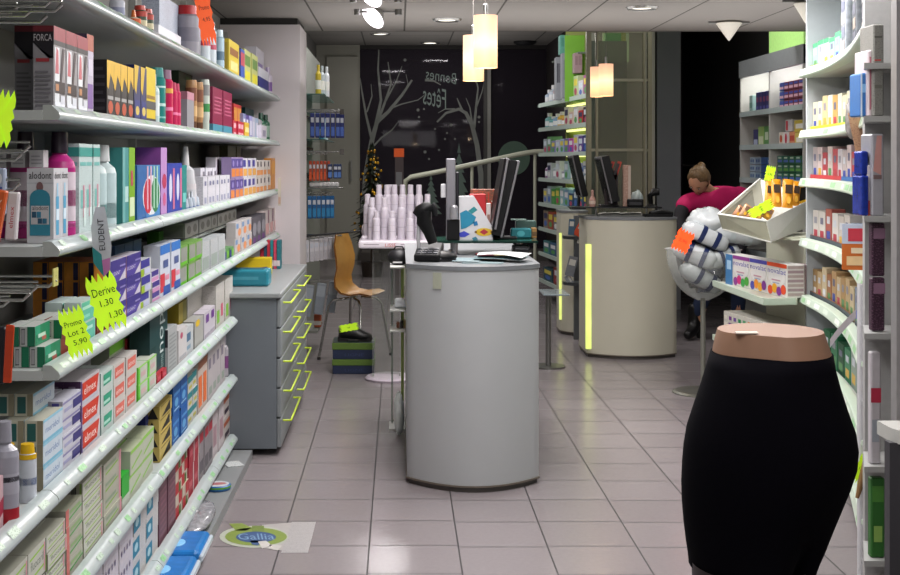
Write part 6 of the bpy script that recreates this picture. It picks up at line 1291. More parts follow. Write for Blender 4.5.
run(2, 'brown_capped_tube', 'tan squeeze tube with brown cap', 'tube', 196, 206.5, 79, n=2, d=.05, bottle=(['#a8825a', (.3, .5, '#c9a87a'), (.6, .85, '#7a4a34')], '#5a3a24', 'tube'))
run(2, 'white_green_tube', 'white tube with green leaf mark', 'tube', 207, 214, 78, d=.05, bottle=(['#bcc4bc', (.4, .55, '#3a8a4a'), (.7, .9, '#8a8a8a')], '#b8c2b8', 'tube'))
run(2, 'plum_pack', 'large plum red pack with teal base', 'carton', 214, 233, 86, n=2, d=.08, base='#7d1440', A=[R_(0, 0, 1, .22, '#3f7f94')]+lines(.45, .85, 5, '#a8506e'), N=[R_(0, 0, 1, .22, '#3f7f94')])
run(2, 'red_gold_box', 'red and gold carton', 'carton', 234, 242, 103, n=2, d=.05, base='#a02a2c', A=[R_(.1, .5, .9, .9, '#b8803a')], xf=-.9)
run(2, 'small_red_box', 'small crimson box with pale print', 'carton', 234, 245, 120, n=3, d=.04, base='#a8203a', A=[R_(.2, .55, .8, .85, '#d0a0aa'), R_(.2, .15, .8, .3, '#d0a0aa')])
run(2, 'small_yellow_box', 'small yellow box', 'carton', 245, 249.5, 122, d=.04, base='#c9a83a', A=[R_(.1, .4, .9, .7, '#d8c88a')])
for i, (c, a) in enumerate((('#7a80a8', 'slate blue'), ('#5a4a8a', 'violet'), ('#8f8fc0', 'lavender'), ('#b4b4c8', 'pale lilac'), ('#9ab0c8', 'light blue'), ('#a8a8b0', 'pale grey'))):
    run(2, 'slim_carton', f'slim {a} upright carton', 'carton', 243+3.3*i, 246+3.3*i, 113+1.2*i, d=.07, base=c, A=[R_(.2, .2, .8, .8, '#c9c9d8')], xf=-.885)
run(2, 'white_small_jar', 'small white box in front of green bottles', 'carton', 262, 267, 125, d=.04, base='#c9c4cf', A=[R_(.2, .3, .8, .7, '#8f8aa0')])
run(2, 'green_bottle', 'dark green bottle near the far end', 'bottle', 263, 273, 112, n=2, d=.06, bottle=(['#3a6a54', (.2, .6, '#8fa89a')], '#2a4f40'), xf=-.89)
run(2, 'pale_tube', 'pale tube at the far end', 'tube', 273, 279, 116, d=.05, bottle=(['#a8aab0', (.3, .6, '#8a5a6a')], '#b4b4b8', 'tube'))
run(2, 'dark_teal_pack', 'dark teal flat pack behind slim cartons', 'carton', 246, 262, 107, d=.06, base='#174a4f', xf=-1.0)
# ---- third shelf
AL = [T_(.08, .86, .92, .955, '#23232a', 'alodont'), R_(.0, .80, 1, .805, '#8f9aa0'), E_(.36, .68, .62, .82, '#7a5a5c'), R_(.12, .10, .88, .60, '#2f7f94'), E_(.12, .5, .88, .72, '#2f7f94'), R_(.16, .25, .84, .50, '#b9b6b8'), T_(.22, .44, .80, .50, '#23232a', 'alodont'), R_(.2, .34, .36, .42, '#24506a'), R_(.38, .34, .54, .42, '#3a7f9a'), R_(.42, .26, .58, .33, '#24506a'), R_(.6, .26, .76, .33, '#2f6a84')]
AN = AL
AA = [T_(.1, .86, .95, .95, '#23232a', 'dont'), R_(.3, .1, .7, .62, '#4f9cc0'), R_(.4, .62, .6, .8, '#9ac0d4'), R_(.32, .3, .68, .45, '#cfe0ea')]
run(3, 'mouthwash_carton', 'white alodont mouthwash carton with blue bottle', 'carton', 54, 68.5, 168, n=2, cols=1, d=.066, base='#c2c2c6', A=AA, N=AN, jit=.0005)
run(3, 'mouthwash_carton', 'alodont mouthwash carton half hidden behind', 'carton', 54, 61, 168, n=1, cols=1, d=.066, base='#bdbdc1', A=AA, N=AN, xf=-.93, jit=.0005)
zt_ = SZ[3]+.001+PZ(168, K*.826/(U0-54))-SZ[3]
for i in range(3):
    o = face_mesh('white_small_carton', .045, .034, .043, '#aaa8aa', (), lines(.2, .8, 3, '#8a888c')); o = bpy.data.objects.new('white_small_carton', o); col.objects.link(o); o.location = (-.985+.046*i, 3.225, PZ(168, K*.826/(U0-54))+.0005); tag(o, f'small grey white carton lying on mouthwash cartons, {num[i]} from photo edge', 'carton', 'small cartons on the mouthwash boxes')
MW = (['#b02a7c', (.02, .14, '#b02a7c'), (.16, .62, '#cfc4cc'), (.3, .45, '#a83a7a'), (.10, .15, '#d06aa8')], '#231426')
run(3, 'mouthwash_bottle', 'magenta mouthwash bottle with black cap', 'bottle', 68, 84, 131, cols=4, d=.085, bottle=MW, jit=.0)
TW = [R_(0, .86, 1, .96, '#2f8f86'), R_(.1, .76, .9, .80, '#6fb0aa'), R_(.2, .3, .45, .5, '#7ac0b8'), R_(.5, .2, .7, .55, '#c08a9a'), R_(.6, .1, .85, .3, '#c9dcd8')]
run(3, 'mint_white_carton', 'tall white carton with teal bands', 'carton', 80, 101.5, 143, n=3, d=.05, base='#b9c9c8', A=TW, N=TW, ink='#9ab0ae')
run(3, 'meridol_bottle', 'white meridol bottle with teal side', 'bottle', 102, 124, 144, n=2, d=.09, bottle=(['#bccaca', (.05, .66, '#b4c8ca'), (.12, .30, '#4a9c98')], '#c2c6c6'))
for i, u in enumerate((106.5, 118.5)):
    pass
run(3, 'teal_tall_box', 'tall teal and white toothbrush box', 'carton', 124, 130.5, 147, d=.06, base='#3f8a8a', A=[R_(.1, .3, .9, .5, '#a8c8c6'), R_(0, 0, .4, 1, '#6faaa8')], N=[R_(0, 0, 1, 1, '#2f7a78')])
run(3, 'green_tall_box', 'tall lime green box', 'carton', 131, 137, 147, d=.06, base='#7aa81e', A=[R_(.1, .1, .9, .35, '#c9d8b4'), R_(.3, .5, .6, .7, '#b0305a')], N=[R_(0, 0, 1, 1, '#4a8a2a')])
BB = [R_(0, 0, .38, 1, '#1f5f9c'), E_(.22, .08, 1.0, .82, '#d0d4da'), E_(.26, .12, .66, .76, '#b81c3c'), E_(.58, .12, .96, .76, '#1c7a44'), R_(.40, .2, .46, .98, '#c9a0b0'), R_(.54, .2, .60, .98, '#c9a0b0'), R_(.68, .2, .74, .98, '#a0c4b0'), R_(.82, .2, .88, .98, '#a0c4b0')]
run(3, 'toothbrush_box', 'blue box with red and green brush heads', 'carton', 137.3, 161, 165, d=.09, base='#3f7fb8', A=BB, N=[R_(0, 0, 1, 1, '#1f5f9c')])
run(3, 'purple_box', 'purple box rising behind the blue brush box', 'carton', 139, 162, 147, d=.07, base='#6a2a6a', A=[R_(.1, .1, .9, .95, '#7a3a7c'), R_(.0, .96, 1, 1, '#c9a83a')], xf=-.96)
run(3, 'pink_box', 'tall lilac pink box with red heart', 'carton', 161.3, 167.5, 147, d=.09, base='#b48ac0', A=[E_(.2, .4, .9, .62, '#b0305a'), E_(.3, .15, .8, .35, '#c05a8a')], N=[R_(0, 0, 1, 1, '#8a4a90')])
run(3, 'blue_white_pack', 'royal blue pack with white and pink', 'carton', 168, 183, 163, n=2, d=.07, base='#2a3fa0', A=[E_(.2, .25, .6, .8, '#c4c8dc'), R_(.7, .1, .95, .9, '#c06a8a')], N=[R_(0, 0, 1, 1, '#20308a')])
run(3, 'teal_slim_pack', 'slim teal pack beside nozzle bottle', 'carton', 183.3, 188.5, 165, d=.07, base='#17807e', A=[R_(.2, .2, .8, .4, '#6ab8b4')])
run(3, 'nozzle_bottle', 'white bottle with long pointed nozzle', 'bottle', 190.5, 204, 146, d=.09, bottle=(['#bfc0c4', (.1, .4, '#c9c4c8')], '#c4c4c6', 'cone'))
run(3, 'drop_vial', 'tiny clear vial in front of nozzle bottle', 'vial', 187, 203, 193, n=4, d=.035, bottle=(['#aeb8c4', (.1, .3, '#7a8ab0')], '#c2c8d0', 'cone'), xf=-.858)
run(3, 'white_dark_carton', 'white carton with dark stripes, upper', 'carton', 202, 217, 168, n=4, d=.05, base='#bfbec6', A=[R_(.5, .1, 1, .9, '#6a6672')], xf=-.92)
run(3, 'white_carton', 'white upright carton with small grey print', 'carton', 204, 231, 177, n=7, d=.05, base='#c6c5cc', A=[R_(.25, .1, .75, .3, '#8f92a8'), R_(.3, .7, .7, .85, '#6f7290')], ink='#a8a8b4')
run(3, 'plum_striped_carton', 'tall white carton with plum stripe', 'carton', 217, 231, 157, n=4, d=.05, base='#b9b6be', A=[R_(.4, .05, .9, .95, '#4a2f44')], xf=-.925)
PO = [R_(.05, .5, .95, .92, '#4a3a80'), R_(.1, .08, .9, .45, '#c97a3a'), E_(.3, .55, .7, .85, '#8a80b0')]
run(3, 'violet_orange_carton', 'violet and orange carton', 'carton', 231.3, 244, 157, n=3, st=2, d=.05, base='#8a7aa0', A=PO)
PW = [R_(.05, .55, .6, .9, '#3f3a88'), R_(.1, .08, .9, .45, '#cf9a4a')]
run(3, 'white_amber_carton', 'white carton with navy and amber blocks', 'carton', 244, 257, 158, n=3, st=2, d=.05, base='#c0bec6', A=PW)
run(3, 'white_peach_carton', 'white carton with peach and black marks', 'carton', 257, 271, 160, n=4, st=2, d=.05, base='#c4bdb8', A=[R_(.1, .1, .9, .4, '#cf8a4a'), R_(.2, .6, .5, .9, '#3a2f3a')])
run(3, 'orange_end_carton', 'orange upright carton closing the row', 'carton', 271.5, 279, 158, d=.05, base='#c0802a', A=[R_(.1, .5, .9, .9, '#cf9438')])
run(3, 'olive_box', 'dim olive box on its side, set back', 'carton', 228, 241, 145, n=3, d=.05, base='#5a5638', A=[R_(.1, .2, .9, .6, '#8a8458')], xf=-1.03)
# ---- fourth shelf
GB = [R_(0, 0, 1, 1, '#0f7d58'), R_(.0, .55, .35, 1, '#2a9a78'), R_(.2, .35, .7, .55, '#b8d4c6'), R_(.45, .15, .75, .35, '#a85a50')]
GN = [R_(.5, 0, 1, 1, '#0f6b4c'), R_(.1, .1, .35, .9, '#4a4a4c'), R_(.12, .15, .33, .85, '#9a9a9c')]
run(4, 'denture_paste_carton', 'white and green denture paste carton', 'carton', 45, 61, 347, n=1, cols=3, d=.036, base='#b8bcb8', A=GB, N=GN, jit=.001)
zz = SZ[4]+.001+PZ(347, K*.826/(U0-45))-SZ[4]-.001
run(4, 'denture_paste_carton', 'upper green and white denture paste carton', 'carton', 35, 50, 325, n=1, cols=2, d=.036, base='#b8bcb8', A=GB, N=GN, z0=PZ(347, K*.826/(U0-45))+.001, h=.046, xf=-.885, jit=.001)
run(4, 'adhesive_carton', 'green white adhesive carton behind smaller star', 'carton', 62, 80, 320, n=1, st=2, cols=2, d=.04, base='#b4b8b2', A=[R_(0, 0, .45, 1, '#7a3020'), R_(.45, 0, 1, 1, '#c0c4c0')], N=GN)
run(4, 'aqua_carton', 'pale aqua carton with teal front', 'carton', 81, 96, 303, n=1, st=2, cols=2, d=.045, base='#b8c6c4', A=[R_(.05, .05, .95, .95, '#5fb5a2'), R_(.1, .6, .8, .75, '#b4dcd2'), R_(.1, .2, .6, .35, '#8accc0')])
run(4, 'portrait_carton', 'dark red portrait carton between price stars', 'carton', 97, 108, 305, n=1, d=.05, base='#6a2a1c', A=[E_(.2, .2, .8, .7, '#a8684a')])
VB = [R_(0, .52, 1, 1, '#35287c'), ('p', [(0, 0), (.55, 0), (1, .52), (0, .52)], '#4a3a90'), T_(.06, .30, .62, .46, '#c9c4da', 'EUDENT'), R_(.6, .62, .95, .70, '#8a80b8')]
VN = [R_(0, 0, 1, 1, '#f2a040'), R_(.62, .05, .95, .95, '#2a2058')]
run(4, 'violet_toothpaste_carton', 'violet and white toothpaste carton', 'carton', 110, 141, 262, n=2, st=3, cols=1, d=.046, base='#c0bcc8', A=VB, N=VN, jit=.001)
run(4, 'orange_end_toothpaste_carton', 'orange ended toothpaste carton', 'carton', 110, 125, 262, n=1, st=3, cols=5, d=.046, base='#b0601e', A=VB, N=VN, xf=-.91, jit=.001)
GV = [R_(.0, .5, .85, 1, '#35308a'), R_(0, .0, .3, .45, '#8fae1e'), R_(.35, .1, .85, .4, '#b8bcd4')]
run(4, 'green_violet_carton', 'violet carton with lime edge', 'carton', 141.5, 152, 261, n=1, st=3, d=.046, base='#b8bcc0', A=GV, N=[R_(0, 0, 1, 1, '#8fae1e')])
run(4, 'pink_violet_carton', 'violet carton with pink edge', 'carton', 153, 161, 272, n=1, st=3, d=.046, base='#bcb8c4', A=[R_(0, .5, .9, 1, '#3f3080'), R_(0, 0, .9, .4, '#c08ab0')])
run(4, 'mouth_care_pouch', 'white pouch with blue cap and red corner', 'pouch', 162, 181, 246, n=2, d=.06, base='#c0c6d2', A=[R_(0, .82, 1, 1, '#2f6fb8'), R_(.0, .1, .45, .45, '#c03040'), R_(.3, .55, .8, .7, '#4a5a8a'), R_(.3, .0, 1, .2, '#2a4f9a'), R_(.5, .3, .9, .4, '#d08aa0')])
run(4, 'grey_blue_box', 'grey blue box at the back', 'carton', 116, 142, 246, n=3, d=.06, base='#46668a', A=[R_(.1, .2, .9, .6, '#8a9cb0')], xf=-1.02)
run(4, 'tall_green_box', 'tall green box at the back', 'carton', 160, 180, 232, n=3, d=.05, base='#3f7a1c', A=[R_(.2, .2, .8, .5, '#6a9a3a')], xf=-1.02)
run(4, 'green_grey_box', 'green edged box with grey tooth picture', 'carton', 181, 203, 247, n=3, st=2, d=.06, base='#6f9a4a', A=[R_(.1, .2, .9, .9, '#8a8d86'), R_(.1, .05, .9, .2, '#5fae1e')], N=[R_(0, 0, 1, 1, '#54a020')])
run(4, 'clear_lid_box', 'white box with clear lid', 'carton', 203, 226, 243, n=3, d=.07, base='#aeb2b4', A=[R_(.1, .1, .9, .5, '#8f9a94')], ink='#8a9098')
run(4, 'tube_carton', 'grey tube carton lying end-on in the upper tray', 'carton', 186, 238, 214, n=9, d=.2, base='#a6a6a2', A=[E_(.2, .2, .8, .8, '#77756f')], N=[R_(.05, .1, .95, .9, '#8f8f8b')], z0=SZ[4]+.155, h=.062, xf=-.93)
tray = MB(); tray.box(-1.13, -.88, K*.894/(U0-184), K*.894/(U0-239), SZ[4]+.145, SZ[4]+.153, glassmat('#aab4ae', .35)); 
for u in (186, 237): tray.box(-.894, -.886, K*.894/(U0-u), K*.894/(U0-u)+.01, SZ[4], SZ[4]+.145, M('#8f9490', .4))
for u in (186, 237): tray.box(-1.13, -1.12, K*.894/(U0-u), K*.894/(U0-u)+.01, SZ[4], SZ[4]+.145, M('#8f9490', .4))
solo(tray, 'clear_tray', 'clear raised tray carrying tube cartons on the fourth wall shelf', 'tray')
run(4, 'blue_green_carton', 'small navy and green carton', 'carton', 226, 234, 250, n=2, d=.05, base='#5f8f5a', A=[R_(0, 0, .4, .8, '#2a2f7a'), R_(.5, .2, 1, .8, '#6fae3a')])
run(4, 'orange_blue_carton', 'white carton with orange blue print', 'carton', 236, 252, 223, n=3, st=2, d=.05, base='#b9b4b4', A=[R_(.1, .6, .5, .9, '#6a8ab0'), E_(.4, .1, .95, .6, '#d08a5a')])
run(4, 'dark_round_carton', 'charcoal patterned carton', 'carton', 252.5, 266, 218, n=3, d=.06, base='#57545c', A=[E_(.1, .3, .9, .8, '#8a8890'), R_(.2, .05, .8, .25, '#6a3f7a')])
run(4, 'pink_white_carton', 'white carton with pale pink print', 'carton', 266.3, 281, 211, n=4, d=.06, base='#bdb2b0', A=[R_(.1, .1, .9, .5, '#c89a9a'), R_(.6, .5, 1, 1, '#7a5a68')])
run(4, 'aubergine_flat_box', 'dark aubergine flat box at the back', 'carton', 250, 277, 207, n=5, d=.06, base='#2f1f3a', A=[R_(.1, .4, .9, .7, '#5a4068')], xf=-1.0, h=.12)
# ---- fifth shelf
run(5, 'silver_shampoo_bottle', 'big silver bottle with red base', 'bottle', 12, 31, 428, d=.07, bottle=(['#9a9aa4', (.0, .16, '#a01f2c'), (.3, .5, '#a6a6b0'), (.42, .47, '#3a3a44')], '#8f8f98'), xf=-.836)
run(5, 'yellow_cap_tube', 'white tube with yellow cap', 'tube', 30, 46, 450, d=.042, cols=2, bottle=(['#bfc4cc', (.05, .75, '#c2c8d0'), (.3, .42, '#7a90c0'), (.74, .83, '#d8b01c')], '#d8b01c', 'can'), xf=-.85)
run(5, 'pink_sachet_box', 'small pink and white box by the photo edge', 'carton', -12, 5, 488, d=.05, base='#c9aab0', A=[('p', [(0, 0), (1, .3), (1, .6), (0, .3)], '#a02a44')], xf=-.862)
ME = [T_(.12, .38, .82, .66, '#5f7fae', 'meridol'), R_(.0, .0, 1, .12, '#79b4cc'), R_(.0, .88, 1, 1, '#8fc0d4')]
MN = [R_(.15, .12, .62, .88, '#1f5a58'), R_(.7, 0, 1, 1, '#8a8470')]
run(5, 'meridol_carton', 'white and blue meridol toothpaste carton', 'carton', 43, 63, 421, n=1, st=3, cols=2, d=.044, base='#b9b8a8', A=[R_(0, 0, 1, 1, '#c0ccd6')]+ME, N=MN, jit=.001)
zq = PZ(421, K*.826/(U0-43))+.0005
run(5, 'meridol_carton', 'topmost meridol carton lying across the stack', 'carton', 33, 55, 402, n=1, cols=3, d=.044, base='#b9b8a8', A=[R_(0, 0, 1, 1, '#c2ccd2')]+ME, N=MN, z0=zq, h=.052, xf=-.90, jit=.001)
WV = [R_(.0, .78, 1, .9, '#8a86b0'), R_(.55, .2, 1, .7, '#3a3576'), R_(.08, .3, .5, .5, '#a0a0c0')]
run(5, 'violet_stripe_carton', 'white toothpaste carton with violet end', 'carton', 63.5, 82, 402, n=1, st=4, cols=2, d=.045, base='#c2c2cc', A=WV, N=[R_(0, 0, 1, 1, '#a4a2b0'), R_(.4, .1, .8, .9, '#4a4590')])
EL = [R_(.0, .0, .9, .12, '#b8b8c4'), ('p', [(.08, .16), (.82, .16), (.94, .88), (.08, .88)], '#c8371e'), T_(.16, .34, .78, .70, '#e8dcd6', 'elmex'), R_(0, 0, .05, 1, '#4a2f7c')]
run(5, 'elmex_red_carton', 'white elmex carton with red panel', 'carton', 82.5, 102, 382, n=1, st=3, cols=2, d=.046, base='#c4bfc2', A=EL, N=[R_(0, 0, 1, 1, '#4a2a50'), R_(.3, .2, .7, .8, '#8a7a90')])
GW = [('p', [(.2, .3), (.8, .3), (.86, .85), (.2, .85)], '#2f9a7a'), R_(.2, .4, .7, .55, '#a8d4c4')]
run(5, 'green_panel_carton', 'white carton with green panel', 'carton', 102.5, 115, 374, n=1, st=3, cols=2, d=.046, base='#bcc6c2', A=GW, N=[R_(0, 0, 1, 1, '#7fa89a')])
RW = [('p', [(.12, .25), (.85, .25), (.9, .82), (.12, .82)], '#cf6a5c'), T_(.2, .38, .78, .66, '#ead8d2', 'elmex')]
run(5, 'coral_panel_carton', 'white carton with coral panel', 'carton', 115.5, 138, 366, n=2, st=3, d=.046, base='#c2bfba', A=RW, N=[R_(0, 0, 1, 1, '#b0a8a0')])
run(5, 'green_lid_box', 'white box with green lid', 'carton', 110, 137, 345, n=2, cols=1, d=.06, base='#a8b09a', T='#b4c08a', A=[R_(0, .8, 1, 1, '#6fae2a'), R_(0, .2, 1, .3, '#c9ccc4')], xf=-.96)
run(5, 'green_white_carton', 'white carton with bright green edge', 'carton', 138.5, 157, 368, n=2, st=2, d=.05, base='#b8beb2', A=[R_(0, .0, .2, 1, '#5fc02a'), R_(.3, .3, .8, .6, '#c4a8a8'), R_(0, .9, 1, 1, '#8fcf5a')], N=[R_(0, 0, 1, 1, '#5fc02a')])
run(5, 'red_pouch', 'crimson pack behind the white cartons', 'pouch', 128, 152, 339, n=3, d=.06, base='#a01c2c', A=[R_(.1, .1, .9, .4, '#6a1420'), R_(.2, .6, .8, .8, '#c04a50')], xf=-.95)
TB = [('v', .45, .35, .85, .97, '#b8c4c2', 'nopl'), ('v', .55, .05, .75, .32, '#8aa09c', 'crème'), R_(.05, .05, .3, .5, '#0f3a38')]
run(5, 'dark_teal_box', 'tall dark teal box with vertical lettering', 'carton', 150, 168, 312, d=.07, base='#123f40', A=TB, N=[R_(0, 0, 1, 1, '#0f3334')], xf=-.875)
run(5, 'red_base_pack', 'small crimson pack before the dark teal box', 'pouch', 158, 167, 375, n=2, d=.035, base='#a8182c', A=[R_(.2, .3, .8, .7, '#c04a5a')], xf=-.842-.018)
run(5, 'grey_white_carton', 'grey white carton next to dark teal box', 'carton', 169, 178, 330, n=1, d=.06, base='#a3a6a6', A=lines(.1, .9, 9, '#8a8f90'), N=[R_(0, .6, 1, 1, '#2a2a30')])
run(5, 'small_white_carton', 'small white carton with red dot', 'carton', 179, 187.5, 331, n=1, d=.05, base='#c2bfbf', A=[E_(.2, .7, .5, .9, '#b04a6a'), R_(.1, .1, .9, .2, '#a0a0a4')])
run(5, 'blue_label_jar', 'pale carton with slate blue label', 'carton', 187.8, 195, 329, n=1, d=.05, base='#b4b8ba', A=[R_(.0, .5, .6, .8, '#4a6a86'), R_(0, .2, .6, .35, '#7a94a6')])
run(5, 'grey_yellow_carton', 'grey carton with yellow flower', 'carton', 195.3, 204, 322, n=1, d=.05, base='#9f9f9b', A=[E_(.1, .75, .6, 1, '#cfb02a')], N=[R_(0, 0, 1, 1, '#8a8a86')])
run(5, 'violet_mark_carton', 'white carton with violet square', 'carton', 204.3, 216, 314, n=2, d=.05, base='#b9b4bc', A=[R_(.3, .6, .8, .9, '#6a3a86'), R_(.1, .1, .9, .2, '#9a94a0')])
run(5, 'olive_yellow_carton', 'olive and yellow tall carton set back', 'carton', 179, 187, 304, n=1, d=.06, base='#8f7f1f', A=[R_(.5, 0, 1, 1, '#6f6a2a')], xf=-.92)
run(5, 'tall_white_carton', 'tall white carton with pale print', 'carton', 188, 214, 293, n=3, d=.07, base='#aeaca6', A=[R_(.1, .05, .4, .3, '#3a5f8a'), R_(.4, .2, .9, .45, '#5f8a3a')], xf=-.925, ink='#98968f')
run(5, 'green_magenta_carton', 'tall white carton with green and magenta marks', 'carton', 217, 233, 286, n=2, d=.07, base='#b8b5b0', A=[R_(.1, .1, .4, .4, '#7aae3a'), R_(.6, .2, .8, .5, '#c04a6a')], ink='#9a9892')
run(5, 'pale_jar_box', 'low white carton at the far end', 'carton', 216.5, 230, 314, n=2, d=.05, base='#b0aeb0', A=[R_(.1, .3, .9, .6, '#8a8a94')], xf=-.87)
# ---- sixth shelf
FL_ = [T_(.14, .44, .88, .68, '#5a6a58', 'fluocaril'), ('p', [(.08, .74), (.9, .80), (.9, .86), (.08, .80)], '#8fbf3a'), ('p', [(.08, .20), (.9, .26), (.9, .32), (.08, .26)], '#8fbf3a'), R_(0, 0, 1, .05, '#5f6350'), R_(.9, .1, .96, .9, '#c98a94')]  # dark foot line is painted shade parting the stacked cartons
FN = [R_(.35, .2, .42, .8, '#5a5a56'), R_(.46, .2, .50, .8, '#5a5a56'), R_(.54, .2, .64, .8, '#5a5a56'), R_(.85, .0, .95, 1, '#8fae5a')]
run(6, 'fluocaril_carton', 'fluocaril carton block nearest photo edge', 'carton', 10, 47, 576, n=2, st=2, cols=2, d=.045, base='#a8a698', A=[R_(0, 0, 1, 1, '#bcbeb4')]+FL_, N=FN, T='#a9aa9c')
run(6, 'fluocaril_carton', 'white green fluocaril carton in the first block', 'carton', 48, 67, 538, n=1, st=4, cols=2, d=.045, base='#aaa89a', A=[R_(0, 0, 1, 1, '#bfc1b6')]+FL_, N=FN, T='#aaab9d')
run(6, 'green_stripe_carton', 'white carton with red and green stripe', 'carton', 67.5, 84, 512, n=1, st=4, cols=2, d=.045, base='#aaaa9c', A=[R_(0, .0, .18, 1, '#c4706a'), ('p', [(.2, .3), (1, .45), (1, .55), (.2, .4)], '#4aa04a'), R_(.25, .6, .9, .8, '#8fae7a')], T='#a4a692')
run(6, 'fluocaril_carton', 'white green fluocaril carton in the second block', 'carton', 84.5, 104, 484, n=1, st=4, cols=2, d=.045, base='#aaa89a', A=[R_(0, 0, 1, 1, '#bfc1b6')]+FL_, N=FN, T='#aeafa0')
run(6, 'pink_edge_carton', 'white carton with pink edge and green print', 'carton', 104.5, 122, 466, n=1, st=4, cols=2, d=.045, base='#a9a99b', A=[R_(.88, 0, 1, 1, '#c58a94'), ('p', [(.1, .3), (.8, .45), (.8, .55), (.1, .4)], '#7fae3a'), R_(.1, .62, .7, .8, '#8a9a84')], T='#a6a892')
run(6, 'lime_top_box', 'white box with lime top set back', 'carton', 100, 142, 443, n=3, d=.07, base='#94a070', T='#a9b878', A=[R_(0, .75, 1, 1, '#9fc05a'), R_(0, .3, 1, .5, '#b4b8a8')], xf=-.97)
run(6, 'bright_green_box', 'bright green box end in the row', 'carton', 122.5, 130, 478, d=.05, base='#23a02c', A=[R_(0, 0, 1, .35, '#b4bcae')], N=[R_(0, 0, 1, .3, '#b4bcae')])
run(6, 'lime_white_carton', 'white carton with lime stripes', 'carton', 130.5, 155, 452, n=2, st=2, cols=2, d=.05, base='#b2b8a6', A=[R_(0, .85, 1, 1, '#8fc05a'), ('p', [(.1, .2), (.9, .5), (.9, .6), (.1, .3)], '#8fbf5a')], T='#b0b89c')
NB = [R_(.1, .1, .9, .2, '#2a3f86'), R_(.1, .7, .9, .8, '#2a4f96'), R_(.85, 0, 1, 1, '#1a2fa0')]
run(6, 'navy_carton', 'tall navy blue carton', 'carton', 147, 160, 417, n=3, st=2, d=.06, base='#15256a', A=NB, xf=-.9)
run(6, 'gold_black_carton', 'gold and black carton', 'carton', 160.5, 173, 407, n=1, st=4, d=.05, base='#b8a45a', A=[('p', [(.15, .1), (.85, .1), (.85, .8)], '#1d1a18'), R_(.1, .85, .9, .95, '#8a7a3a')], N=[('p', [(.1, .1), (.9, .1), (.5, .9)], '#1d1a18')])
run(6, 'royal_blue_carton', 'tall royal blue carton', 'carton', 173.5, 188, 386, n=2, st=2, d=.06, base='#17589c', A=[R_(.1, .6, .9, .7, '#4a86c0'), E_(.2, .2, .7, .5, '#5f9ac8'), R_(.1, .1, .8, .15, '#8ab4d4')], N=[R_(0, .9, 1, 1, '#2a2420')])
run(6, 'teal_vial_carton', 'small white carton with teal cap', 'carton', 188.5, 198, 378, n=2, st=3, d=.05, base='#b4b6b0', A=[R_(0, .6, 1, 1, '#2f7a80'), R_(.2, .2, .8, .4, '#b0a84a')])
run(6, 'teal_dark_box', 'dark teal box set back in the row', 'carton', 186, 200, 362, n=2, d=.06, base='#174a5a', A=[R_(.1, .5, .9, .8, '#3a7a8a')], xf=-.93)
run(6, 'orange_carton', 'white carton with orange panel', 'carton', 198.5, 208, 363, n=2, d=.05, base='#b8aca4', A=[R_(.1, .1, .8, .7, '#cf6a34'), R_(0, .85, 1, 1, '#8a5a44')])
run(6, 'grey_white_upright', 'pale grey upright carton', 'carton', 208.5, 226, 350, n=4, d=.06, base='#b0aaac', A=[R_(.1, .6, .6, .8, '#7a7480'), R_(.2, .1, .8, .25, '#8f9a90')])
run(6, 'violet_grey_bottle', 'pale bottle with violet label at the far end', 'bottle', 226.5, 236, 338, n=2, d=.05, bottle=(['#aaa6ac', (.2, .5, '#7a4a7a')], '#a09ca4'))
# ---- lowest shelf
run(7, 'dotted_white_pack', 'white pack with dark dots', 'pack', 88, 134, 568, n=3, d=.11, base='#c2bcc2', A=[E_(.1+.2*(i % 4), .1+.25*(i//4), .16+.2*(i % 4), .18+.25*(i//4), '#5a4a70') for i in range(12)])
run(7, 'diaper_pack', 'white wrapped pack with teal band', 'pack', 134.5, 160, 512, n=2, st=3, d=.13, base='#bfbdbb', A=[R_(0, .1, .5, .75, '#1f7a96'), E_(.12, .25, .38, .6, '#a9c9d0')], ink='#a8a8a8')
run(7, 'mauve_box', 'dark mauve box', 'carton', 160, 176, 474, n=2, d=.07, base='#6a4450', A=lines(.1, .95, 10, '#825a66'))
run(7, 'red_check_box', 'red and cream chequered box', 'carton', 176.5, 189, 450, n=2, st=3, d=.06, base='#b8ac9c', A=[R_(0, 0, .5, .5, '#a8202c'), R_(.5, .5, 1, 1, '#a8202c'), R_(.5, .0, .8, .4, '#4a6a2a')])
run(7, 'crimson_box', 'crimson box with white edge', 'carton', 189.5, 200, 437, n=2, st=2, d=.06, base='#9c1c30', A=[R_(.85, 0, 1, 1, '#c2b4b4'), R_(.1, .3, .7, .5, '#b8545f')])
run(7, 'plum_cap_bottle', 'plum coloured pack set back', 'pack', 190, 200, 424, d=.06, base='#5a1a4a', xf=-.93)
run(7, 'grey_red_box', 'grey box with red stripe', 'carton', 200.5, 213, 420, n=3, d=.06, base='#8a8488', A=[R_(.1, .6, .9, .75, '#a82a3a'), R_(.1, .1, .9, .3, '#5f5a60')])
run(7, 'pink_tall_box', 'white tall box with pink print', 'carton', 213.5, 224, 408, n=2, d=.06, base='#bdb4b6', A=[R_(.2, .2, .8, .6, '#a88a92'), R_(.0, .7, 1, .8, '#c4bcbe')])
run(7, 'brown_stripe_box', 'white box with brown orange stripe', 'carton', 224.5, 236, 396, n=2, st=2, d=.06, base='#b8b0ac', A=[R_(0, .6, 1, .8, '#a85a3a'), R_(.2, .1, .9, .3, '#3a2a3a')])
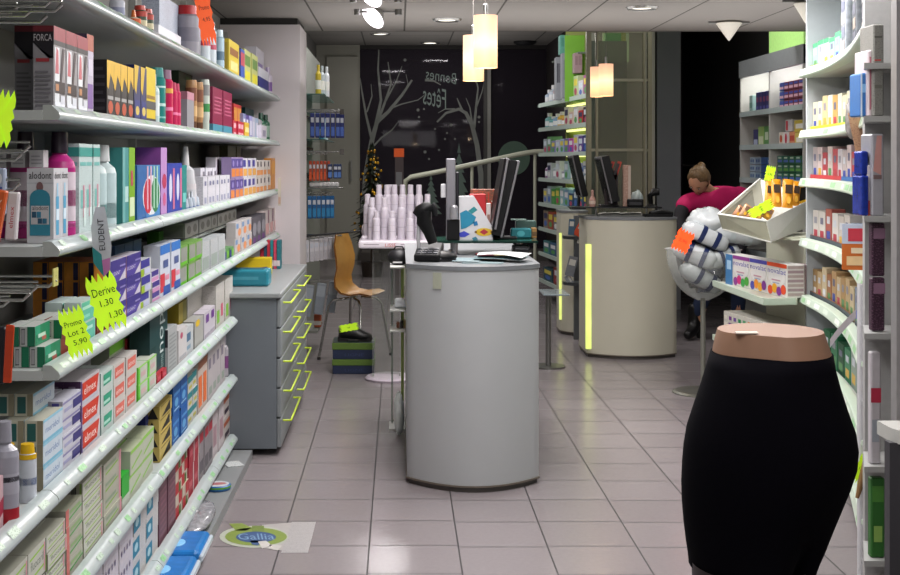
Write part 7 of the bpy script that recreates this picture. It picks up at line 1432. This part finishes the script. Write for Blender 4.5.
# ---- plinth things
b = MB(); b.lathe([(0, 0), (.055, 0), (.058, .004), (.058, .018), (.052, .022), (0, .022)], M('#2a5f94', .4), 24); b.lathe([(.058, .010), (.0585, .018)], '#5fa03a', 24); b.disc((0, 0, .0225), .05, '#b8bcc0', 24); b.add([(.03*math.cos(a)*1.3, .022*math.sin(a), .023) for a in [2*PI*i/12 for i in range(12)]], [tuple(range(12))], '#a86a6a'); b.decal(('t', .3, .55, .7, .62, '#3a5a8a', 'NIVEL'), (-.05, -.05, .0225), (.1, 0, 0), (0, .1, 0), (0, 0, 1))
o = b.build('cream_tin', None, (-.775, 5.55, .0455)); o.rotation_euler[2] = .3; tag(o, 'round blue rimmed cream tin with white lid on the grey plinth', 'tin')
b = MB(); b.rbox(-.04, .04, -.05, .05, 0, .003, M('#b8bcbc', .6, ink='#7a7f80'), .001, 1); o = b.build('leaflet', None, (-.765, 6.0, .0455)); o.rotation_euler[2] = .4; tag(o, 'white leaflet lying on the plinth near the drawer cabinet', 'leaflet')
b = crumple(.06, .22, .025, 31, M('#8f9094', .15, var=.3, scale=50), 20, 10); o = b.build('bubble_pouch', None, (-.775, 5.02, .0455)); tag(o, 'silver clear plastic pouch lying flat on the grey plinth', 'pouch')
for i, (y, lab) in enumerate(((4.63, 'farther blue tissue pack lying on the grey plinth'), (4.33, 'middle blue tissue pack lying on the grey plinth'), (4.03, 'nearest blue tissue pack lying on the grey plinth'))):
    b = MB(); b.rbox(-.085, .075, -.135, .135, 0, .05, M('#1f74b8', .3, var=.15, scale=25), .02, 3); b.ell((-.02, -.03, .05), .03, .05, .002, '#7ab4dc', 12, 6); b.rbox(.07, .085, -.13, .13, .01, .035, M('#b8c4cc', .3), .005, 1)
    o = b.build('tissue_pack', None, (-.765, y, .0455)); tag(o, lab, 'tissue pack', 'blue tissue packs on the plinth')
# ---- near bay hooks and things on them
def peg(x1, y, z, parent=ws, tagc=None):
    b = MB(); b.tube([(-1.17, y, z), (x1-.015, y, z), (x1, y, z+.014)], .004, CHROME, 8); b.tube([(-1.17, y, z+.022), (x1, y, z+.022)], .003, CHROME, 6)
    if tagc: b.box(x1-.003, x1, y-.02, y+.02, z+.0, z+.04, tagc)
    W(b, 'peg_hook', parent)
for i, (u, v) in enumerate(((6, 8), (17, 13), (32, 16), (47, 22), (52, 6), (62, 11))):
    y = 2.86-.05*(i % 3); peg(PX(u, y), y, PZ(v, y))
for i, (u, v) in enumerate(((30, 152), (8, 186), (20, 190), (22, 160))):
    y = 2.88-.06*(i % 3); peg(PX(u, y), y, PZ(v, y))
for i, (u, v, t_) in enumerate(((56, 286, '#b9b66a'), (38, 292, None), (30, 300, None), (10, 306, None))):
    y = 2.9-.06*(i % 3); peg(PX(u, y), y, PZ(v, y), tagc=t_)
def card(name, u0, u1, v0, v1, y, c, decs, lab, cat, tilt=0, d=.02):
    w_ = PX(u1, y)-PX(u0, y); h = PZ(v0, y)-PZ(v1, y); b = MB(); b.rbox(-w_/2, w_/2, -d/2, d/2, -h, 0, M(c, .4, var=.04), min(.003, d/4), 1)
    for q in decs: b.decal(q, (-w_/2, -d/2, -h), (w_, 0, 0), (0, 0, h), (0, -1, 0))
    o = b.build(name, None, (PX((u0+u1)/2, y), y, PZ(v0, y))); o.rotation_euler[1] = math.radians(tilt); return tag(o, lab, cat)
card('toothbrush_pack', 9, 20, 192, 240, 2.72, '#c4bfc2', [R_(.1, .2, .9, .75, '#c8c4c8'), ('v', .3, .25, .7, .7, '#a8343c', 'elmex')], 'white pack with red vertical lettering hanging on the near hooks', 'blister pack', 4)
card('toothbrush_pack', -4, 8, 190, 250, 2.66, '#c05a2a', [('v', .45, .1, .75, .85, '#d8c4b0', 'INAVA')], 'orange striped pack hanging at the very edge of the near hooks', 'blister pack', 10)
card('toothbrush_pack', -6, 6, 168, 215, 2.76, '#9aa4b8', [R_(.2, .3, .8, .6, '#3a4a8a'), E_(.2, .65, .8, .9, '#c9ccd4')], 'blue grey blister pack hanging behind the orange striped pack', 'blister pack')
card('blister_card', -3, 7, 327, 384, 2.7, '#1a1820', [], 'black card edge hanging low on the near hooks', 'card', 3)
card('blister_card', 6, 14.5, 325, 383, 2.66, '#c0441e', [R_(.1, .1, .9, .9, '#b83f1c')], 'bright orange red card hanging low on the near hooks', 'card', 3, .006)
card('blister_card', 14, 20, 192, 212, 2.8, '#b4b2b4', [R_(.2, .2, .8, .5, '#7a7a7e')], 'small grey price card hanging above the white toothbrush pack', 'card', 0, .004)
# hanging shelf talker
b = MB(); pts = [(-.011, -.0, 0), (.011, 0, .0), (.020, 0, -.10), (.013, 0, -.16), (-.002, 0, -.178), (-.024, 0, -.14), (-.024, 0, -.05)]
b.add(pts+[(x, .002, z) for x, y, z in pts], [tuple(range(7)), tuple(range(13, 6, -1))], M('#bfc0c6', .5)); b.add([(-.024, -.001, -.10), (-.004, -.001, -.12), (-.002, -.001, -.178), (-.024, -.001, -.14)], [(0, 1, 2, 3)], '#2f8a8c'); b.add([(-.002, -.001, -.178), (-.004, -.001, -.135), (.015, -.001, -.13), (.013, -.001, -.16)], [(0, 1, 2, 3)], '#c07ab0'); b.decal(('v', 0, 0, 1, 1, '#2a2a34', 'EUDENT'), (-.008, -.001, -.11), (.014, 0, 0), (0, 0, .08), (0, -1, 0))
o = b.build('shelf_talker', None, tuple(P(100, 207, 3.3)+Vector((.0, 0, 0)))); o.scale = (1.1, 1, 1.0); o.rotation_euler[1] = math.radians(-4); tag(o, 'white hanging shelf talker with teal and pink tip under third wall shelf', 'shelf talker')
b = MB(); b.box(-.008, .008, -.001, .001, -.16, 0, M('#bdb6a8', .5)); b.box(-.006, .006, -.0015, -.001, -.15, -.11, '#b89a8a'); o = b.build('shelf_talker', None, tuple(P(279.5, 178, 8.3))); o.scale = (1.2, 1, 1.1); tag(o, 'narrow cream tag hanging at the far end of third wall shelf', 'shelf talker')
# on the drawer cabinet
b = MB(); b.rbox(-.14, .12, -.08, .08, 0, .085, M('#2a7f90', .35, var=.03), .012, 2); b.rbox(-.12, .10, -.06, .06, .07, .087, M('#17525f', .5), .01, 1); b.decal(('r', .2, .4, .8, .6, '#4a98a8'), (-.14, -.08, 0), (.26, 0, 0), (0, 0, .085), (0, -1, 0))
o = b.build('teal_bin', None, (PX(247, 6.75), 6.75, .8005)); tag(o, 'teal plastic bin standing on the grey drawer cabinet', 'bin')
b = MB(); b.rbox(-.10, .10, -.04, .04, 0, .10, M('#c9b01c', .4), .004, 1); b.decal(('p', [(.1, .1), (.9, .1), (.9, .5), (.5, .4)], '#5a3a6a'), (-.1, -.04, 0), (.2, 0, 0), (0, 0, .10), (0, -1, 0)); o = b.build('yellow_box', None, (PX(254, 7.35), 7.35, .8005)); o.rotation_euler[1] = 0; tag(o, 'bright yellow box behind the teal bin on the drawer cabinet', 'carton')
for i, (c, a) in enumerate((('#a8243a', 'crimson'), ('#2a4a5f', 'slate'), ('#b0303c', 'red'), ('#1f7a80', 'teal'), ('#b8405a', 'pink red'), ('#256a74', 'deep teal'))):
    b = MB(); b.rbox(-.013, .013, -.05, .05, 0, .17, M(c, .45), .002, 1); b.decal(('r', .1, .1, .9, .3, '#c9bcbc'), (-.013, -.05, 0), (.026, 0, 0), (0, 0, .17), (0, -1, 0)); o = b.build('slim_book', None, (PX(263+i*3.2, 7.8), 7.8, .8005)); tag(o, f'{a} slim upright box on the drawer cabinet near the pillar', 'carton', 'slim upright boxes on the drawer cabinet')
# floor sticker, generic green and blue shape with a clear edge
FS = empty('floor_sticker', (-.62, 4.98, .0006), 'worn green and blue oval advertising sticker on the floor tiles', 'floor sticker')
def fl_(u, v): 
    y = K*H/(v-V0); return ((u-U0)*y/K, y)
def fpoly(mb, pts, z, c): mb.poly([fl_(u, v)+(z,) for u, v in pts], M(c, .5) if isinstance(c, str) else c)
b = MB(); fpoly(b, [(292, 522), (316, 522), (308, 553), (281, 553)], .0008, M('#a29f9f', .4, ink='#8a8686')); fpoly(b, [(262, 525), (300, 522), (292, 552), (262, 548)], .0007, M('#a39f9d', .4)); W(b, 'clear_film', FS)
b = MB(); el = lambda cu, cv, ru, rv, n=28: [(cu+ru*math.cos(2*PI*i/n), cv+rv*math.sin(2*PI*i/n)) for i in range(n)]
fpoly(b, el(254, 537, 34.5, 11), .0010, '#a5aa9c'); fpoly(b, el(256, 537, 31, 9), .0013, '#76883a'); fpoly(b, [(229, 524), (242, 523.5), (252, 528), (246, 531), (236, 531)], .0013, '#76883a'); fpoly(b, [(252, 526), (264, 526), (264, 532), (252, 532)], .0014, '#687a38'); W(b, 'green_oval', FS)
b = MB(); fpoly(b, el(256, 537.5, 20, 5.5), .0016, '#34507a'); fpoly(b, [(250, 541), (262, 541), (258, 546), (252, 545)], .0016, '#34507a'); vs, fs = text_geo('Gallia')
b.add([fl_(238+x*36-(y-.5)*1.5, 540-y*6)+(.0019,) for x, y in vs], fs, M('#7594b0', .5)); fpoly(b, [(258, 542), (266, 541), (272, 546), (262, 549)], .0018, '#b9b6b2'); fpoly(b, [(270, 545), (282, 546), (278, 551), (268, 549)], .0018, '#b3b0ac'); W(b, 'blue_oval', FS)

# ============================================================= products on the curved shelving
def crow(k, t0, t1, n, h, pal, desc, cat='carton', dep=.07, off=.075, deco=(), z0=0, hj=.0, name='pharmacy_carton', order=None):
    for i in range(n):
        ta, tb = t0+(t1-t0)*i/n, t0+(t1-t0)*(i+1)/n; pa, da, na = cframe((ta+tb)/2); w_ = (cpath(tb)-cpath(ta)).length*.9; c = pal[i % len(pal)]
        hh = h*(1+hj*random.uniform(-1, 1)); b = MB(); b.rbox(-w_/2, w_/2, 0, dep, 0, hh, M(c, .5, var=.03), .0015, 1); O, ex, ey = (-w_/2, 0, 0), (w_, 0, 0), (0, 0, hh)
        for q in deco: b.decal(q, O, ex, ey, (0, -1, 0))
        b.decal(('r', .2, .15, .8, .4, random.choice(('#d8d8dc', '#a83a4a', '#3a4a9a', '#c9a24a', '#5a8a5a'))), O, ex, ey, (0, -1, 0)); b.decal(('r', .25, .6, .75, .8, random.choice(('#8a8a94', '#c0c4cc', '#6a6a80'))), O, ex, ey, (0, -1, 0))
        for j in range(3): b.decal(('r', .15, .2+.25*j, .85, .3+.25*j, '#a0a0a6'), (w_/2, 0, 0), (0, dep, 0), (0, 0, hh), (1, 0, 0))
        p = pa-na*off; o = b.build(name, None, (p.x, p.y, CZ[k]+.001+z0)); o.rotation_euler[2] = math.atan2(da.y, da.x)
        tag(o, f'{hue_name(c)} {desc}, {num[i]} from the far end, {CN[k]}', cat, f'{desc} on the {CN[k]}')
crow('A', .0, .36, 7, .155, ['#8fc4a8', '#a8d0b8', '#b4d4c0', '#9accb0'], 'upright carton', dep=.06, deco=[('r', 0, .85, 1, 1, '#4a9a70')], hj=.12)
crow('B', .0, .42, 9, .17, ['#c9c2a8', '#d0ccb4', '#c9b48a', '#d4d0c0', '#c09a5a', '#c9c9b4'], 'carton row', hj=.12)
crow('B', .43, .80, 8, .165, ['#8aa0a8', '#a8b4b8', '#9aaab0', '#b4b8b8', '#7f8f98'], 'upright carton', hj=.1)
crow('C', .0, .42, 9, .17, ['#b4a8a8', '#c9b8b8', '#a8404a', '#c4b4b0', '#b4545a', '#c2bcc0'], 'upright carton', hj=.12)
crow('C', .43, .82, 9, .16, ['#8a80b0', '#9c94bc', '#b0a8c8', '#7f78a8'], 'upright carton', hj=.06)
crow('D', .0, .36, 6, .17, ['#c0bab4', '#c4c0ba', '#a0564c', '#c8c4c0', '#b8b0aa'], 'upright carton', hj=.12)
crow('D', .37, .95, 12, .155, ['#8f9ab0', '#a8b4c4', '#b8bcc8', '#9aa4b8', '#c4c4cc', '#7f8cac'], 'upright carton', hj=.08)
crow('E', .0, .40, 9, .165, ['#a8885a', '#b8a07a', '#c4b494', '#9a6a44', '#b4946a', '#c0a884'], 'upright carton', hj=.1)
crow('E', .41, .92, 11, .16, ['#7f8a98', '#a8b0b8', '#98a4b0', '#5a6aa0', '#b4b8c0'], 'upright carton', hj=.1)
crow('F', .1, .9, 12, .17, ['#1f5a3a', '#2a6a48', '#17482f', '#3a7a58', '#8a9a90'], 'box', hj=.1)
crow('B', .1, .34, 3, .12, ['#c9803a', '#c98a3a', '#b8702a'], 'rear flat box behind cartons', dep=.05, off=.2, z0=.09)
crow('C', .1, .5, 4, .09, ['#2f5f9a', '#244f8a', '#3a6aa4', '#8fa8b8'], 'rear pack behind cartons', dep=.08, off=.22, z0=.14)
o = MB(); o.lathe([(0, 0), (.05, 0), (.05, .17), (.03, .19), (0, .19)], M('#c2502a', .4), 16); o = o.build('orange_jar', None, tuple(cpath(.16)-cframe(.16)[2]*.27+Vector((0, 0, CZ['B']+.001)))); tag(o, 'round orange red jar lid rising behind second curved shelf cartons', 'jar')
# clear hanging packs at the near part of the top curved shelf
for i in range(4):
    t = .36+.13*i; pa, da, na = cframe(t); b = MB(); c = ('#a8a09c', '#8f98a4', '#3a3a48', '#b4a8a8')[i]
    b.rbox(-.075, .075, 0, .035, 0, .34, M('#aab0b8', .15, var=.25, scale=35), .012, 2)
    for j in range(5): b.decal(('r', .12+.05*(j % 2), .06+.18*j, .85, .20+.18*j, (c, '#6f7484', '#b8a89a', '#4a5068', '#c4c4c8')[(i+j) % 5]), (-.075, 0, 0), (.15, 0, 0), (0, 0, .34), (0, -1, 0), .001)
    p = pa-na*.045; o = b.build('clear_blister_pack', None, (p.x, p.y, CZ['A']+.019)); o.rotation_euler[2] = math.atan2(da.y, da.x); tag(o, f'large shiny clear blister pack on the top curved shelf, {num[i]} from the far side', 'blister pack', 'clear blister packs on the top curved shelf')
# clear hanging sleeve and price sign between B and C near the front
b = crumple(.03, .02, .075, 12, M('#8f8b88', .15, var=.4, scale=40), 14, 10); o = b.build('clear_sleeve', None, tuple(P(853, 140, 4.75))); tag(o, 'crinkled clear plastic sleeve hanging at the end of second curved shelf', 'sleeve')
b = MB(); b.rbox(-.02, .02, -.003, .003, -.20, 0, M('#a8846a', .4, ink='#7a5a48'), .001, 1); o = b.build('brown_tag', None, tuple(P(853, 112, 4.72))); o.rotation_euler[1] = math.radians(-12); tag(o, 'long brown beige tag hanging from the second curved shelf', 'tag')
b = MB(); b.rbox(-.05, .05, -.003, .003, 0, .16, M('#c0682a', .4), .001, 1); b.rbox(-.05, .05, -.0035, .0035, .09, .16, M('#b8c0d0', .4), .001, 1); b.decal(('r', .2, .62, .8, .9, '#c03a4a'), (-.05, -.0036, 0), (.1, 0, 0), (0, 0, .16), (0, -1, 0)); b.decal(('r', .15, .1, .85, .3, '#d8b88a'), (-.05, -.0036, 0), (.1, 0, 0), (0, 0, .16), (0, -1, 0)); b.decal(('r', .3, .36, .7, .48, '#d8c8a8'), (-.05, -.0036, 0), (.1, 0, 0), (0, 0, .16), (0, -1, 0)); o = b.build('orange_display_card', None, tuple(P(857, 270, 4.5))); o.rotation_euler[2] = -.2; tag(o, 'orange and white display card standing at the end of fourth curved shelf', 'display card')
# boxes behind on shelf C: white board with slot
b = MB(); b.rbox(-.13, .13, -.008, .008, 0, .13, M('#b4b5ae', .5, var=.02), .002, 1); b.box(-.105, -.10, -.009, -.008, .05, .09, '#3a3a38'); o = b.build('white_sign_board', None, tuple(P(826, 212, 6.35)+Vector((.06, 0, -.02)))); o.rotation_euler[2] = -.15
bpy.data.objects.remove(o)
print('DUPLICATE LABELS', [(k, v) for k, v in LABELS.items() if v > 1])
